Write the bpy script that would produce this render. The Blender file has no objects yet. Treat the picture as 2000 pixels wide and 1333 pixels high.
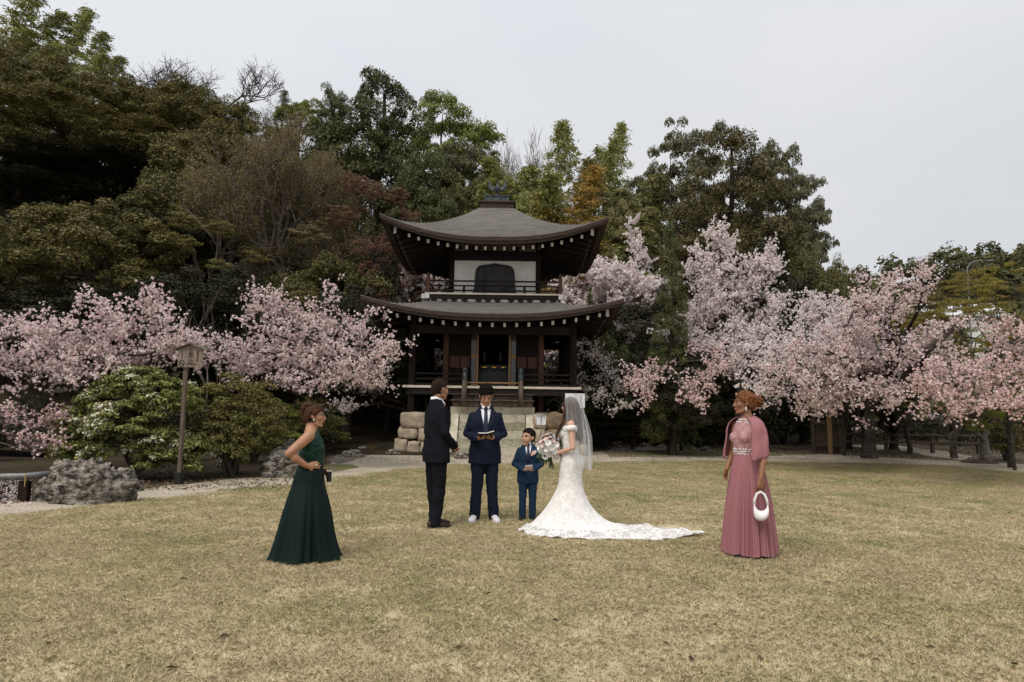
import bpy, bmesh, math, random
import numpy as np
from mathutils import Vector, Matrix, noise
from mathutils.bvhtree import BVHTree
sc = bpy.context.scene
COL = sc.collection
RNG = np.random.default_rng(7)
random.seed(7)
PI = math.pi
rad = math.radians

# ------------------------------------------------------------------ camera
CAM_H = 1.42
cam_data = bpy.data.cameras.new('camera')
cam_data.sensor_width = 36.0
cam_data.lens = 24.0
cam_data.clip_end = 2000
cam = bpy.data.objects.new('camera', cam_data)
COL.objects.link(cam)
CAM_M = (Matrix.Translation((0, 0, CAM_H)) @ Matrix.Rotation(rad(90 + 5.93), 4, 'X') @ Matrix.Rotation(rad(0.75), 4, 'Z'))
cam.matrix_world = CAM_M
sc.camera = cam

# ------------------------------------------------------------------ sky: even spring overcast
world = bpy.data.worlds.new('World')
sc.world = world
world.use_nodes = True
wn, wl = world.node_tree.nodes, world.node_tree.links
wn.clear()
w_out = wn.new('ShaderNodeOutputWorld')
w_bg = wn.new('ShaderNodeBackground')
w_bg.inputs['Strength'].default_value = 0.1
w_sky = wn.new('ShaderNodeTexSky')
w_sky.sky_type = 'NISHITA'
w_sky.sun_disc = False
w_sky.sun_elevation = rad(55)
w_sky.sun_rotation = rad(215)
w_tc = wn.new('ShaderNodeTexCoord')
w_map = wn.new('ShaderNodeMapping')
w_map.inputs['Scale'].default_value = (1.0, 1.0, 2.2)
w_noise = wn.new('ShaderNodeTexNoise')
w_noise.inputs['Scale'].default_value = 1.3
w_noise.inputs['Detail'].default_value = 4
w_noise.inputs['Roughness'].default_value = 0.5
w_ramp = wn.new('ShaderNodeValToRGB')
w_ramp.color_ramp.elements[0].position = 0.3
w_ramp.color_ramp.elements[0].color = (0.83, 0.855, 0.915, 1)
w_ramp.color_ramp.elements[1].position = 0.7
w_ramp.color_ramp.elements[1].color = (1.0, 1.0, 1.0, 1)
w_sep = wn.new('ShaderNodeSeparateXYZ')
w_elev = wn.new('ShaderNodeMapRange')          # overcast: a little brighter towards the zenith
w_elev.inputs['From Min'].default_value = 0.0
w_elev.inputs['From Max'].default_value = 1.0
w_elev.inputs['To Min'].default_value = 5.0
w_elev.inputs['To Max'].default_value = 7.6
w_mul = wn.new('ShaderNodeVectorMath'); w_mul.operation = 'SCALE'
w_mix = wn.new('ShaderNodeMix'); w_mix.data_type = 'RGBA'
w_mix.inputs['Factor'].default_value = 0.93
wl.new(w_tc.outputs['Generated'], w_map.inputs['Vector'])
wl.new(w_map.outputs['Vector'], w_noise.inputs['Vector'])
wl.new(w_noise.outputs['Fac'], w_ramp.inputs['Fac'])
wl.new(w_tc.outputs['Generated'], w_sep.inputs['Vector'])
wl.new(w_sep.outputs['Z'], w_elev.inputs['Value'])
wl.new(w_ramp.outputs['Color'], w_mul.inputs[0])
w_dot = wn.new('ShaderNodeVectorMath'); w_dot.operation = 'DOT_PRODUCT'      # thinner cloud on the sun's side
w_dot.inputs[1].default_value = (-0.57, -0.82, 0.0)
wl.new(w_tc.outputs['Generated'], w_dot.inputs[0])
w_side = wn.new('ShaderNodeMath'); w_side.operation = 'MULTIPLY_ADD'
w_side.inputs[1].default_value = 0.16
w_side.inputs[2].default_value = 1.08
wl.new(w_dot.outputs['Value'], w_side.inputs[0])
w_lum = wn.new('ShaderNodeMath'); w_lum.operation = 'MULTIPLY'
wl.new(w_elev.outputs['Result'], w_lum.inputs[0])
wl.new(w_side.outputs[0], w_lum.inputs[1])
wl.new(w_lum.outputs[0], w_mul.inputs['Scale'])
wl.new(w_sky.outputs['Color'], w_mix.inputs['A'])
wl.new(w_mul.outputs['Vector'], w_mix.inputs['B'])
wl.new(w_mix.outputs['Result'], w_bg.inputs['Color'])
wl.new(w_bg.outputs['Background'], w_out.inputs['Surface'])

# ------------------------------------------------------------------ sun behind thin cloud
sun_d = bpy.data.lights.new('sun', 'SUN')
sun_d.energy = 1.5
sun_d.angle = rad(32)
sun_d.color = (1.0, 0.93, 0.83)
sun = bpy.data.objects.new('sun', sun_d)
COL.objects.link(sun)
_az, _el = rad(215), rad(55)
_dir = Vector((math.sin(_az) * math.cos(_el), math.cos(_az) * math.cos(_el), math.sin(_el)))
sun.rotation_euler = _dir.to_track_quat('Z', 'Y').to_euler()

sc.view_settings.view_transform = 'Standard'
sc.view_settings.look = 'None'
sc.view_settings.exposure = 0.55
sc.view_settings.gamma = 1.0
sc.view_settings.use_curve_mapping = False
sc.render.engine = 'CYCLES'
sc.cycles.max_bounces = 6
sc.cycles.diffuse_bounces = 3
sc.cycles.transparent_max_bounces = 12
sc.cycles.use_denoising = True

# ------------------------------------------------------------------ photo geometry -> places in the world
CAM_R = CAM_M.to_3x3()
F = 1333.33


def ray(px, py):
    return CAM_R @ Vector(((px - 1000.0) / F, -(py - 666.5) / F, -1.0))


def P(px, py, d):
    """the point at depth d (metres north of the camera) seen at that place in the 2000 px wide photograph"""
    r = ray(px, py)
    return Vector((0, 0, CAM_H)) + r * (d / r.y)


def G(px, py, z=0.0):
    r = ray(px, py)
    return Vector((0, 0, CAM_H)) + r * ((z - CAM_H) / r.z)


# ------------------------------------------------------------------ materials
MATS = {}


def _nodes(name):
    m = bpy.data.materials.new(name)
    m.use_nodes = True
    n, l = m.node_tree.nodes, m.node_tree.links
    n.clear()
    out = n.new('ShaderNodeOutputMaterial')
    return m, n, l, out


def c4(c):
    return (c[0], c[1], c[2], 1.0)


def mat(name, col, col2=None, rough=0.75, scale=6.0, stretch=(1, 1, 1), bump=0.0, bscale=60.0, spec=0.3, metal=0.0, detail=5.0,
        col3=None, scale3=1.2, amt3=0.6, lo=0.35, hi=0.65, sheen=0.0, bdist=0.01, sub=0.0):
    """noise between two colours, a third in larger patches, fine relief"""
    if name in MATS:
        return MATS[name]
    m, n, l, out = _nodes(name)
    b = n.new('ShaderNodeBsdfPrincipled')
    b.inputs['Roughness'].default_value = rough
    b.inputs['Specular IOR Level'].default_value = spec
    b.inputs['Metallic'].default_value = metal
    if sheen:
        b.inputs['Sheen Weight'].default_value = sheen
    if sub:
        b.inputs['Subsurface Weight'].default_value = sub
        b.inputs['Subsurface Radius'].default_value = (0.02, 0.008, 0.005)
        b.inputs['Subsurface Scale'].default_value = 0.5
    tc = n.new('ShaderNodeTexCoord')
    mp = n.new('ShaderNodeMapping')
    mp.inputs['Scale'].default_value = stretch
    l.new(tc.outputs['Object'], mp.inputs['Vector'])
    nz = n.new('ShaderNodeTexNoise')
    nz.inputs['Scale'].default_value = scale
    nz.inputs['Detail'].default_value = detail
    nz.inputs['Roughness'].default_value = 0.6
    l.new(mp.outputs['Vector'], nz.inputs['Vector'])
    rp = n.new('ShaderNodeValToRGB')
    rp.color_ramp.elements[0].position = lo
    rp.color_ramp.elements[1].position = hi
    if col2 is None:
        col2 = tuple(min(1, c * 1.25) for c in col)
        col = tuple(c * 0.8 for c in col)
    rp.color_ramp.elements[0].color = c4(col)
    rp.color_ramp.elements[1].color = c4(col2)
    l.new(nz.outputs['Fac'], rp.inputs['Fac'])
    res = rp.outputs['Color']
    if col3 is not None:
        n3 = n.new('ShaderNodeTexNoise')
        n3.inputs['Scale'].default_value = scale3
        n3.inputs['Detail'].default_value = 6
        n3.inputs['Roughness'].default_value = 0.65
        l.new(tc.outputs['Object'], n3.inputs['Vector'])
        r3 = n.new('ShaderNodeValToRGB')
        r3.color_ramp.elements[0].position = 0.48
        r3.color_ramp.elements[1].position = 0.66
        r3.color_ramp.elements[0].color = (0, 0, 0, 1)
        r3.color_ramp.elements[1].color = (amt3, amt3, amt3, 1)
        l.new(n3.outputs['Fac'], r3.inputs['Fac'])
        mx = n.new('ShaderNodeMix'); mx.data_type = 'RGBA'
        l.new(r3.outputs['Color'], mx.inputs['Factor'])
        l.new(res, mx.inputs['A'])
        mx.inputs['B'].default_value = c4(col3)
        res = mx.outputs['Result']
    l.new(res, b.inputs['Base Color'])
    if bump:
        bn = n.new('ShaderNodeTexNoise')
        bn.inputs['Scale'].default_value = bscale
        bn.inputs['Detail'].default_value = 4
        l.new(mp.outputs['Vector'], bn.inputs['Vector'])
        bp = n.new('ShaderNodeBump')
        bp.inputs['Strength'].default_value = bump
        bp.inputs['Distance'].default_value = bdist
        l.new(bn.outputs['Fac'], bp.inputs['Height'])
        l.new(bp.outputs['Normal'], b.inputs['Normal'])
    l.new(b.outputs['BSDF'], out.inputs['Surface'])
    MATS[name] = m
    return m


def leafmat(name, cols, trans=0.25, rough=0.6, spec=0.25, patch=None, pscale=0.5):
    """leaves or petals: every loose face its own shade out of cols, some light coming through"""
    if name in MATS:
        return MATS[name]
    m, n, l, out = _nodes(name)
    b = n.new('ShaderNodeBsdfPrincipled')
    b.inputs['Roughness'].default_value = rough
    b.inputs['Specular IOR Level'].default_value = spec
    geo = n.new('ShaderNodeNewGeometry')
    rp = n.new('ShaderNodeValToRGB')
    k = len(cols)
    el = rp.color_ramp.elements
    while len(el) < k:
        el.new(0.5)
    for i, c in enumerate(cols):
        el[i].position = i / max(1, k - 1)
        el[i].color = c4(c)
    l.new(geo.outputs['Random Per Island'], rp.inputs['Fac'])
    res = rp.outputs['Color']
    if patch is not None:
        tc = n.new('ShaderNodeTexCoord')
        nz = n.new('ShaderNodeTexNoise')
        nz.inputs['Scale'].default_value = pscale
        nz.inputs['Detail'].default_value = 3
        l.new(tc.outputs['Object'], nz.inputs['Vector'])
        r2 = n.new('ShaderNodeValToRGB')
        r2.color_ramp.elements[0].position = 0.45
        r2.color_ramp.elements[1].position = 0.65
        r2.color_ramp.elements[0].color = (0, 0, 0, 1)
        r2.color_ramp.elements[1].color = (0.75, 0.75, 0.75, 1)
        l.new(nz.outputs['Fac'], r2.inputs['Fac'])
        mx = n.new('ShaderNodeMix'); mx.data_type = 'RGBA'
        l.new(r2.outputs['Color'], mx.inputs['Factor'])
        l.new(res, mx.inputs['A'])
        mx.inputs['B'].default_value = c4(patch)
        res = mx.outputs['Result']
    l.new(res, b.inputs['Base Color'])
    tr = n.new('ShaderNodeBsdfTranslucent')
    l.new(res, tr.inputs['Color'])
    ms = n.new('ShaderNodeMixShader')
    ms.inputs['Fac'].default_value = trans
    l.new(b.outputs['BSDF'], ms.inputs[1])
    l.new(tr.outputs['BSDF'], ms.inputs[2])
    l.new(ms.outputs['Shader'], out.inputs['Surface'])
    MATS[name] = m
    return m


# ------------------------------------------------------------------ object helpers
def tag(o, label=None, cat=None, group=None, kind=None):
    if label: o['label'] = label
    if cat: o['category'] = cat
    if group: o['group'] = group
    if kind: o['kind'] = kind
    return o


def empty(name, loc=(0, 0, 0), rz=0.0, label=None, cat=None, group=None):
    o = bpy.data.objects.new(name, None)
    COL.objects.link(o)
    o.location = loc
    o.rotation_euler = (0, 0, rz)
    o.empty_display_size = 0.2
    return tag(o, label, cat, group)


def link_mesh(name, me, m, parent=None, smooth=False):
    o = bpy.data.objects.new(name, me)
    COL.objects.link(o)
    if m is not None:
        for mm in (m if isinstance(m, (list, tuple)) else [m]):
            me.materials.append(mm)
    if parent is not None:
        o.parent = parent
    if smooth:
        me.polygons.foreach_set('use_smooth', np.ones(len(me.polygons), dtype=bool))
    return o


def obj(name, bm, m, parent=None, smooth=False):
    me = bpy.data.meshes.new(name)
    bm.to_mesh(me)
    bm.free()
    return link_mesh(name, me, m, parent, smooth)


def quads_mesh(name, verts, quads):
    """fast mesh from numpy arrays, faces all of one size"""
    me = bpy.data.meshes.new(name)
    nv, nf, k = len(verts), len(quads), quads.shape[1]
    me.vertices.add(nv)
    me.vertices.foreach_set('co', np.ascontiguousarray(verts, dtype=np.float32).ravel())
    me.loops.add(nf * k)
    me.loops.foreach_set('vertex_index', np.ascontiguousarray(quads, dtype=np.int32).ravel())
    me.polygons.add(nf)
    me.polygons.foreach_set('loop_start', np.arange(nf, dtype=np.int32) * k)
    me.update(calc_edges=True)
    me.validate()
    return me


def box(bm, c, s, rot=None):
    """box of full size s at centre c"""
    r = bmesh.ops.create_cube(bm, size=1.0)
    mt = Matrix.Translation(c) @ (rot.to_4x4() if rot is not None else Matrix.Identity(4)) @ Matrix.Diagonal((s[0], s[1], s[2], 1))
    bmesh.ops.transform(bm, matrix=mt, verts=r['verts'])
    return r['verts']


def bevel_all(bm, w, seg=1):
    bmesh.ops.bevel(bm, geom=list(bm.edges), offset=w, segments=seg, affect='EDGES', profile=0.5)


def boxo(name, c, s, m, parent=None, bev=0.0, rot=None, seg=1):
    bm = bmesh.new()
    box(bm, c, s, rot)
    if bev:
        bevel_all(bm, bev, seg)
    return obj(name, bm, m, parent)


def bar(bm, a, b, w, h):
    """box beam from a to b, w wide and h high"""
    a, b = Vector(a), Vector(b)
    d = b - a
    ln = d.length
    q = d.to_track_quat('Y', 'Z').to_matrix()
    return box(bm, (a + b) / 2, (w, ln, h), q)


def frames(pts):
    pts = [Vector(p) for p in pts]
    tn = []
    for i in range(len(pts)):
        a = pts[max(0, i - 1)]
        b = pts[min(len(pts) - 1, i + 1)]
        t = (b - a)
        tn.append(t.normalized() if t.length > 1e-9 else Vector((0, 0, 1)))
    return pts, tn


def tube(bm, pts, rads, n=8, ref=None, caps=True):
    """tapered tube; rads: numbers or (a, b) half widths, a across ref, b along ref"""
    pts, tn = frames(pts)
    if ref is None:
        ref = Vector((0, 0, 1)) if abs(tn[0].z) < 0.9 else Vector((0, 1, 0))
    ref = Vector(ref)
    rings = []
    for i, p in enumerate(pts):
        t = tn[i]
        s = t.cross(ref)
        if s.length < 1e-4:
            s = t.cross(Vector((1, 0.1, 0)))
        s.normalize()
        u = s.cross(t).normalized()
        r = rads[i] if isinstance(rads, (list, tuple)) else rads
        a, b = r if isinstance(r, (list, tuple)) else (r, r)
        rings.append([bm.verts.new(p + s * (a * math.cos(2 * PI * k / n)) + u * (b * math.sin(2 * PI * k / n))) for k in range(n)])
    for r0, r1 in zip(rings, rings[1:]):
        for k in range(n):
            bm.faces.new((r0[k], r0[(k + 1) % n], r1[(k + 1) % n], r1[k]))
    if caps:
        bm.faces.new(rings[0][::-1])
        bm.faces.new(rings[-1])
    return rings


def ball(bm, c, r, rot=None, sub=2):
    """ellipsoid"""
    if not isinstance(r, (tuple, list)):
        r = (r, r, r)
    res = bmesh.ops.create_icosphere(bm, subdivisions=sub, radius=1.0)
    mt = Matrix.Translation(c) @ (rot.to_4x4() if rot is not None else Matrix.Identity(4)) @ Matrix.Diagonal((r[0], r[1], r[2], 1))
    bmesh.ops.transform(bm, matrix=mt, verts=res['verts'])
    return res['verts']


WORK = bpy.data.scenes.new('workbench')            # empties out at once: only evaluates modifiers and text


def evaluated(o):
    WORK.collection.objects.link(o)
    vl = WORK.view_layers[0]
    vl.update()
    dg = vl.depsgraph
    dg.update()
    me = bpy.data.meshes.new_from_object(o.evaluated_get(dg))
    WORK.collection.objects.unlink(o)
    bpy.data.objects.remove(o)
    return me


def copy_tree(o, parent=None, depth=0):
    c = o.copy()
    COL.objects.link(c)
    if parent is not None:
        c.parent = parent
    for ch in list(o.children):
        copy_tree(ch, c, depth + 1)
    return c


def sstep(a, b, x):
    t = np.clip((x - a) / (b - a), 0, 1)
    return t * t * (3 - 2 * t)


def nz3(x, y, z=0.0):
    return noise.noise(Vector((x, y, z)))
# ================================================================== ground
def hill_h(x, y):
    """wooded hillside behind the garden: high on the left, a low rise behind the temple"""
    left = 15.0 * sstep(20.0, 52.0, y - 0.45 * np.minimum(x + 6, 0)) * sstep(6, -22, x)
    mid = 4.5 * sstep(33, 55, y) * sstep(45, 8, x)
    far = 42.0 * sstep(95, 190, y) * sstep(-5, 130, x)
    return left + mid + far


def sheet(name, poly, z, m, kind='structure', rough=0.10, step=0.25, seed=0.0):
    """flat sheet whose outline wanders the way trodden ground does"""
    pts = []
    n = len(poly)
    for i in range(n):
        a, b = Vector(poly[i]).to_2d(), Vector(poly[(i + 1) % n]).to_2d()
        k = max(1, int(min((b - a).length / step, 120)))
        nrm = (b - a).normalized().orthogonal() if (b - a).length > 0 else Vector((0, 1))
        for j in range(k):
            p = a.lerp(b, j / k)
            w = rough * (noise.noise(Vector((p.x * 0.9, p.y * 0.9, seed))) + 0.6 * noise.noise(Vector((p.x * 3.1, p.y * 3.1, seed + 5))) + 0.35 * noise.noise(Vector((p.x * 9, p.y * 9, seed + 9))))
            p = p + nrm * w
            pts.append((p.x, p.y, z))
    bm = bmesh.new()
    vs = [bm.verts.new(p) for p in pts]
    es = [bm.edges.new((vs[i], vs[(i + 1) % len(vs)])) for i in range(len(vs))]
    bmesh.ops.triangle_fill(bm, edges=es, use_beauty=True, use_dissolve=False)
    bmesh.ops.recalc_face_normals(bm, faces=bm.faces)
    for f in bm.faces:
        if f.normal.z < 0:
            f.normal_flip()
    o = obj(name, bm, m)
    tag(o, kind=kind)
    return o


M_soil = mat('soil', (0.045, 0.033, 0.022), (0.13, 0.10, 0.07), rough=0.95, scale=3.0, bump=0.6, bscale=30, col3=(0.10, 0.105, 0.035), scale3=0.5, amt3=0.6, spec=0.1)
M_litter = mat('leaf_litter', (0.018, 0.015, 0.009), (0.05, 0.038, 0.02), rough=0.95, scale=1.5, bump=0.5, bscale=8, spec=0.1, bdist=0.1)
M_gravel = mat('gravel', (0.27, 0.235, 0.18), (0.54, 0.475, 0.38), rough=0.95, scale=38.0, bump=0.6, bscale=90, col3=(0.22, 0.185, 0.125), scale3=0.55, amt3=0.6, spec=0.1, detail=8)
M_lawn = mat('lawn_soil', (0.40, 0.325, 0.20), (0.62, 0.52, 0.345), rough=0.95, scale=45.0, bump=0.5, bscale=140, col3=(0.13, 0.125, 0.05), scale3=2.2, amt3=0.7, spec=0.1, detail=8)
M_moss = mat('moss', (0.08, 0.085, 0.03), (0.2, 0.19, 0.09), rough=0.95, scale=14.0, bump=0.5, bscale=60, col3=(0.17, 0.13, 0.09), scale3=1.1, amt3=0.8, spec=0.1)
M_walk = mat('asphalt_path', (0.12, 0.105, 0.09), (0.2, 0.18, 0.15), rough=0.9, scale=20, bump=0.3, bscale=120, col3=(0.10, 0.09, 0.05), scale3=1.4, amt3=0.7, spec=0.15)
M_pond = mat('pond_water', (0.010, 0.010, 0.008), (0.02, 0.018, 0.014), rough=0.08, scale=3, spec=0.5)

bm = bmesh.new()
box(bm, (0, 190, -0.5), (900, 420, 1.0))
tag(obj('ground', bm, M_soil), kind='structure')

# hillside as a height field
gx = np.concatenate([np.linspace(-110, 60, 86), np.linspace(66, 240, 30)])
gy = np.concatenate([np.linspace(19, 60, 42), np.linspace(63, 230, 50)])
XX, YY = np.meshgrid(gx, gy)
ZZ = hill_h(XX, YY)
ZZ = np.where(ZZ > 0.02, ZZ - 0.02, -0.25)
nx_, ny_ = len(gx), len(gy)
V_ = np.stack([XX.ravel(), YY.ravel(), ZZ.ravel()], 1)
ii = (np.arange(ny_ - 1)[:, None] * nx_ + np.arange(nx_ - 1)[None, :]).ravel()
hill_me = quads_mesh('hillside', V_, np.stack([ii, ii + 1, ii + nx_ + 1, ii + nx_], 1))
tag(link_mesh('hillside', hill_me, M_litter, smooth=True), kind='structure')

# lawn outline as seen, then off beyond the frame behind the camera
lawn_px = [(-420, 1060), (0, 1011), (120, 997), (300, 977), (480, 957), (600, 944), (700, 930), (800, 916), (900, 909), (1010, 906), (1100, 905), (1300, 902),
           (1500, 902), (1700, 906), (1850, 911), (1960, 922), (2080, 926), (2500, 945)]
lawn_edge = [G(*p) for p in lawn_px]
lawn_poly = lawn_edge + [Vector((34, -6, 0)), Vector((-34, -6, 0))]
gravel_out_px = [(-420, 1020), (0, 986), (100, 976), (230, 962), (400, 942), (520, 930), (640, 910), (665, 885), (700, 868), (760, 858), (1160, 858), (1240, 868), (1330, 884), (1460, 892), (1600, 888),
                 (1640, 889), (1760, 896), (1900, 902), (1960, 906), (2100, 912), (2500, 930)]
gravel_poly = [G(*p) for p in gravel_out_px] + [Vector((34, -6, 0)), Vector((-34, -6, 0))]
sheet('gravel_path', gravel_poly, 0.006, M_gravel, rough=0.16, seed=3)
sheet('lawn', lawn_poly, 0.012, M_lawn, rough=0.10, seed=1)
# damp mossy bands beside the steps and the branching side paths
sheet('moss_patch', [G(1180, 884), G(1330, 880), G(1480, 882), G(1560, 888), G(1500, 892), G(1330, 893), G(1190, 893)], 0.010, M_moss, rough=0.12, seed=11)
sheet('moss_patch', [G(590, 924), G(640, 908), G(690, 908), G(705, 914), G(660, 922), G(610, 930)], 0.010, M_moss, rough=0.10, seed=13)
sheet('footpath', [G(1560, 856), G(1700, 866), G(1830, 880), G(1900, 892), G(1880, 900), G(1790, 888), G(1660, 874), G(1560, 862)], 0.010, M_gravel, rough=0.06, seed=17)
sheet('footpath', [G(640, 900), G(700, 872), G(760, 862), G(800, 868), G(740, 884), G(690, 900), G(660, 908)], 0.010, M_walk, rough=0.06, seed=19)
sheet('footpath', [G(1150, 866), G(1230, 866), G(1330, 878), G(1300, 884), G(1150, 882)], 0.010, M_walk, rough=0.06, seed=21)
sheet('pond', [G(-300, 975), G(-300, 935), G(40, 942), G(30, 970), G(0, 978)], 0.014, M_pond, rough=0.05, seed=23)

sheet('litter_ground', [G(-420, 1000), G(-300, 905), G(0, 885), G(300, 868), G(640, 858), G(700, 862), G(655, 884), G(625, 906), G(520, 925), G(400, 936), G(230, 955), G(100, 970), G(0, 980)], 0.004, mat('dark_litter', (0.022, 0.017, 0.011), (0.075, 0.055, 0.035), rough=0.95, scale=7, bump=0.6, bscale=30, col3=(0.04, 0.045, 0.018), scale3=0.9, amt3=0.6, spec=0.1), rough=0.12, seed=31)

# ================================================================== temple
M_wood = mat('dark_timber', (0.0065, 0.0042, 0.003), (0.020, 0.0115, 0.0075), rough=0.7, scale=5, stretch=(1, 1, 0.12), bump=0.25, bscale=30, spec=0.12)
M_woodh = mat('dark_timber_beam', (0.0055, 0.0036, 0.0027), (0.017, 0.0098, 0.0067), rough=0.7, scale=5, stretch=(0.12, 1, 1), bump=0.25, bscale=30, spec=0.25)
M_woodred = mat('reddish_timber', (0.055, 0.024, 0.014), (0.10, 0.045, 0.027), rough=0.7, scale=6, stretch=(1, 1, 0.1), bump=0.2, bscale=30)
M_grey = mat('weathered_timber', (0.055, 0.040, 0.031), (0.14, 0.105, 0.08), rough=0.85, scale=7, stretch=(1, 1, 0.1), bump=0.3, bscale=30)
M_tan = mat('tan_timber', (0.20, 0.115, 0.05), (0.32, 0.19, 0.09), rough=0.6, scale=6, stretch=(1, 1, 0.1), bump=0.1)
M_plaster = mat('white_plaster', (0.62, 0.60, 0.56), (0.74, 0.72, 0.68), rough=0.9, scale=2.5, bump=0.05, col3=(0.50, 0.47, 0.42), scale3=0.9, amt3=0.5)
M_shadepl = mat('shaded_plaster', (0.16, 0.135, 0.115), (0.26, 0.225, 0.195), rough=0.9, scale=3)  # frieze plaster, the shade under the eave put into its colour
M_endcap = mat('white_painted_end', (0.50, 0.475, 0.42), (0.66, 0.63, 0.57), rough=0.7, scale=20)
M_bark = mat('bark_shingle', (0.10, 0.090, 0.080), (0.22, 0.20, 0.18), rough=0.5, scale=3.0, stretch=(0.5, 0.5, 16), bump=0.25, bscale=9, col3=(0.14, 0.145, 0.11), scale3=0.8, amt3=0.5, spec=0.35)
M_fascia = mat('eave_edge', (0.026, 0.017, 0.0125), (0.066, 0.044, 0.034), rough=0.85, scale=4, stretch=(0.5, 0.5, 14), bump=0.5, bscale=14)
M_pale = mat('pale_board_edge', (0.42, 0.36, 0.28), (0.66, 0.59, 0.48), rough=0.8, scale=5, stretch=(0.4, 1, 1))
M_black = mat('black_lacquer', (0.006, 0.006, 0.006), (0.012, 0.011, 0.010), rough=0.35, scale=4)
M_gold = mat('gilt', (0.45, 0.28, 0.06), (0.65, 0.42, 0.12), rough=0.35, metal=1.0, scale=30)
M_bronze = mat('bronze', (0.03, 0.032, 0.034), (0.09, 0.11, 0.11), rough=0.55, metal=0.6, scale=9)
M_stepw = mat('step_stone_warm', (0.46, 0.425, 0.325), (0.64, 0.60, 0.48), rough=0.9, scale=8, bump=0.35, bscale=60, col3=(0.22, 0.19, 0.11), scale3=1.8, amt3=0.5)
M_stepd = mat('step_stone_mossy', (0.30, 0.285, 0.205), (0.48, 0.455, 0.345), rough=0.9, scale=8, bump=0.35, bscale=60, col3=(0.13, 0.13, 0.06), scale3=1.8, amt3=0.6)
M_step = mat('step_stone', (0.39, 0.365, 0.275), (0.58, 0.55, 0.435), rough=0.9, scale=9, bump=0.35, bscale=60, col3=(0.20, 0.185, 0.11), scale3=1.4, amt3=0.55)
M_stone = mat('base_stone', (0.27, 0.22, 0.155), (0.46, 0.385, 0.28), rough=0.9, scale=5, bump=0.45, bscale=24, col3=(0.20, 0.155, 0.105), scale3=1.3, amt3=0.6)
M_stone2 = mat('base_stone_brown', (0.11, 0.075, 0.045), (0.28, 0.205, 0.13), rough=0.9, scale=5, bump=0.45, bscale=24, col3=(0.08, 0.06, 0.04), scale3=1.3, amt3=0.7)
M_glassdark = mat('dark_glass', (0.05, 0.055, 0.06), (0.08, 0.085, 0.09), rough=0.12, spec=0.6)

TX, TY = -0.66, 26.4                                # temple centre
temple = empty('temple', (TX, TY, 0), 0, 'dark two-storey timber temple hall with two curved bark shingle roofs and white upper walls', 'temple')


def tz(py, d, px=966):
    return P(px, py, d).z


def roof(name, r_in, r_out, z_in, z_eave, lift, ext, power, courses, thick, nu=36):
    """four-sided curved roof: stepped courses of shingle above, stacked edge and boarded underside below"""
    us = np.linspace(-1, 1, nu + 1)

    def pt(side, u, v, dz=0.0, inset=0.0):
        r = r_in + (r_out - r_in) * v - inset
        r += ext * abs(u) ** 4 * v ** 2
        z = z_eave + (z_in - z_eave) * (1 - v) ** power + lift * abs(u) ** 2.45 * v ** 2.2 + dz
        x, y = u * r, -r
        c, s = [(1, 0), (0, 1), (-1, 0), (0, -1)][side]
        return (x * c - y * s, x * s + y * c, z)
    # shingle courses
    bm = bmesh.new()
    for side in range(4):
        prev = None
        for k in range(courses):
            v0, v1 = k / courses, (k + 1) / courses
            top = [bm.verts.new(pt(side, u, v0, 0.0)) for u in us]
            low = [bm.verts.new(pt(side, u, v1, 0.034 + 0.008 * nz3(u * 9 + side * 7, k * 1.7))) for u in us]
            for j in range(nu):
                bm.faces.new((top[j], low[j], low[j + 1], top[j + 1]))
            nxt = [bm.verts.new(pt(side, u, v1, 0.0)) for u in us]
            for j in range(nu):
                bm.faces.new((low[j], nxt[j], nxt[j + 1], low[j + 1]))
    o1 = obj(name, bm, M_bark, temple)
    # stacked edge under the shingles, in two receding bands
    bm = bmesh.new()
    prof = [(0.02, 0.0), (0.0, 0.0), (-thick * 0.55, 0.01), (-thick * 0.55, 0.05), (-thick, 0.07), (-thick, 0.30)]
    for side in range(4):
        rows = [[bm.verts.new(pt(side, u, 1.0, dz, ins)) for u in us] for dz, ins in prof]
        for a, b in zip(rows, rows[1:]):
            for j in range(nu):
                bm.faces.new((a[j], b[j], b[j + 1], a[j + 1]))
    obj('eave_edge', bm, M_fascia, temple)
    # underside boards
    bm = bmesh.new()
    for side in range(4):
        rows = []
        for v in np.linspace(1.0, 0.25, 8):
            rows.append([bm.verts.new(pt(side, u, v, -thick - 0.012, 0.25 if v == 1.0 else 0.25)) for u in us])
        for a, b in zip(rows, rows[1:]):
            for j in range(nu):
                bm.faces.new((a[j], b[j], b[j + 1], a[j + 1]))
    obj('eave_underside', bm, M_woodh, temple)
    return pt


UP_EAVE_D, LO_EAVE_D = 22.52, 22.08
RU, RL = TY - UP_EAVE_D, TY - LO_EAVE_D
zu_e, zu_tip = tz(462, UP_EAVE_D), tz(421, UP_EAVE_D)
zu_top = tz(403, TY - 0.85)
roof_u = roof('upper_roof', 0.62, RU - 0.12, zu_top, zu_e, zu_tip - zu_e, 0.12, 1.38, 30, 0.21)
zl_e, zl_tip = tz(613, LO_EAVE_D), tz(581, LO_EAVE_D)
zl_top = zl_e + 1.02
roof_l = roof('lower_roof', 1.7, RL - 0.12, zl_top, zl_e, zl_tip - zl_e, 0.12, 1.4, 20, 0.21)


def under(pt, v, u, thick=0.21):
    return Vector(pt(0, u, v, -thick - 0.012, 0.25))


SIDE_R = [Matrix.Rotation(k * PI / 2, 3, 'Z') for k in range(4)]


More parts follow.
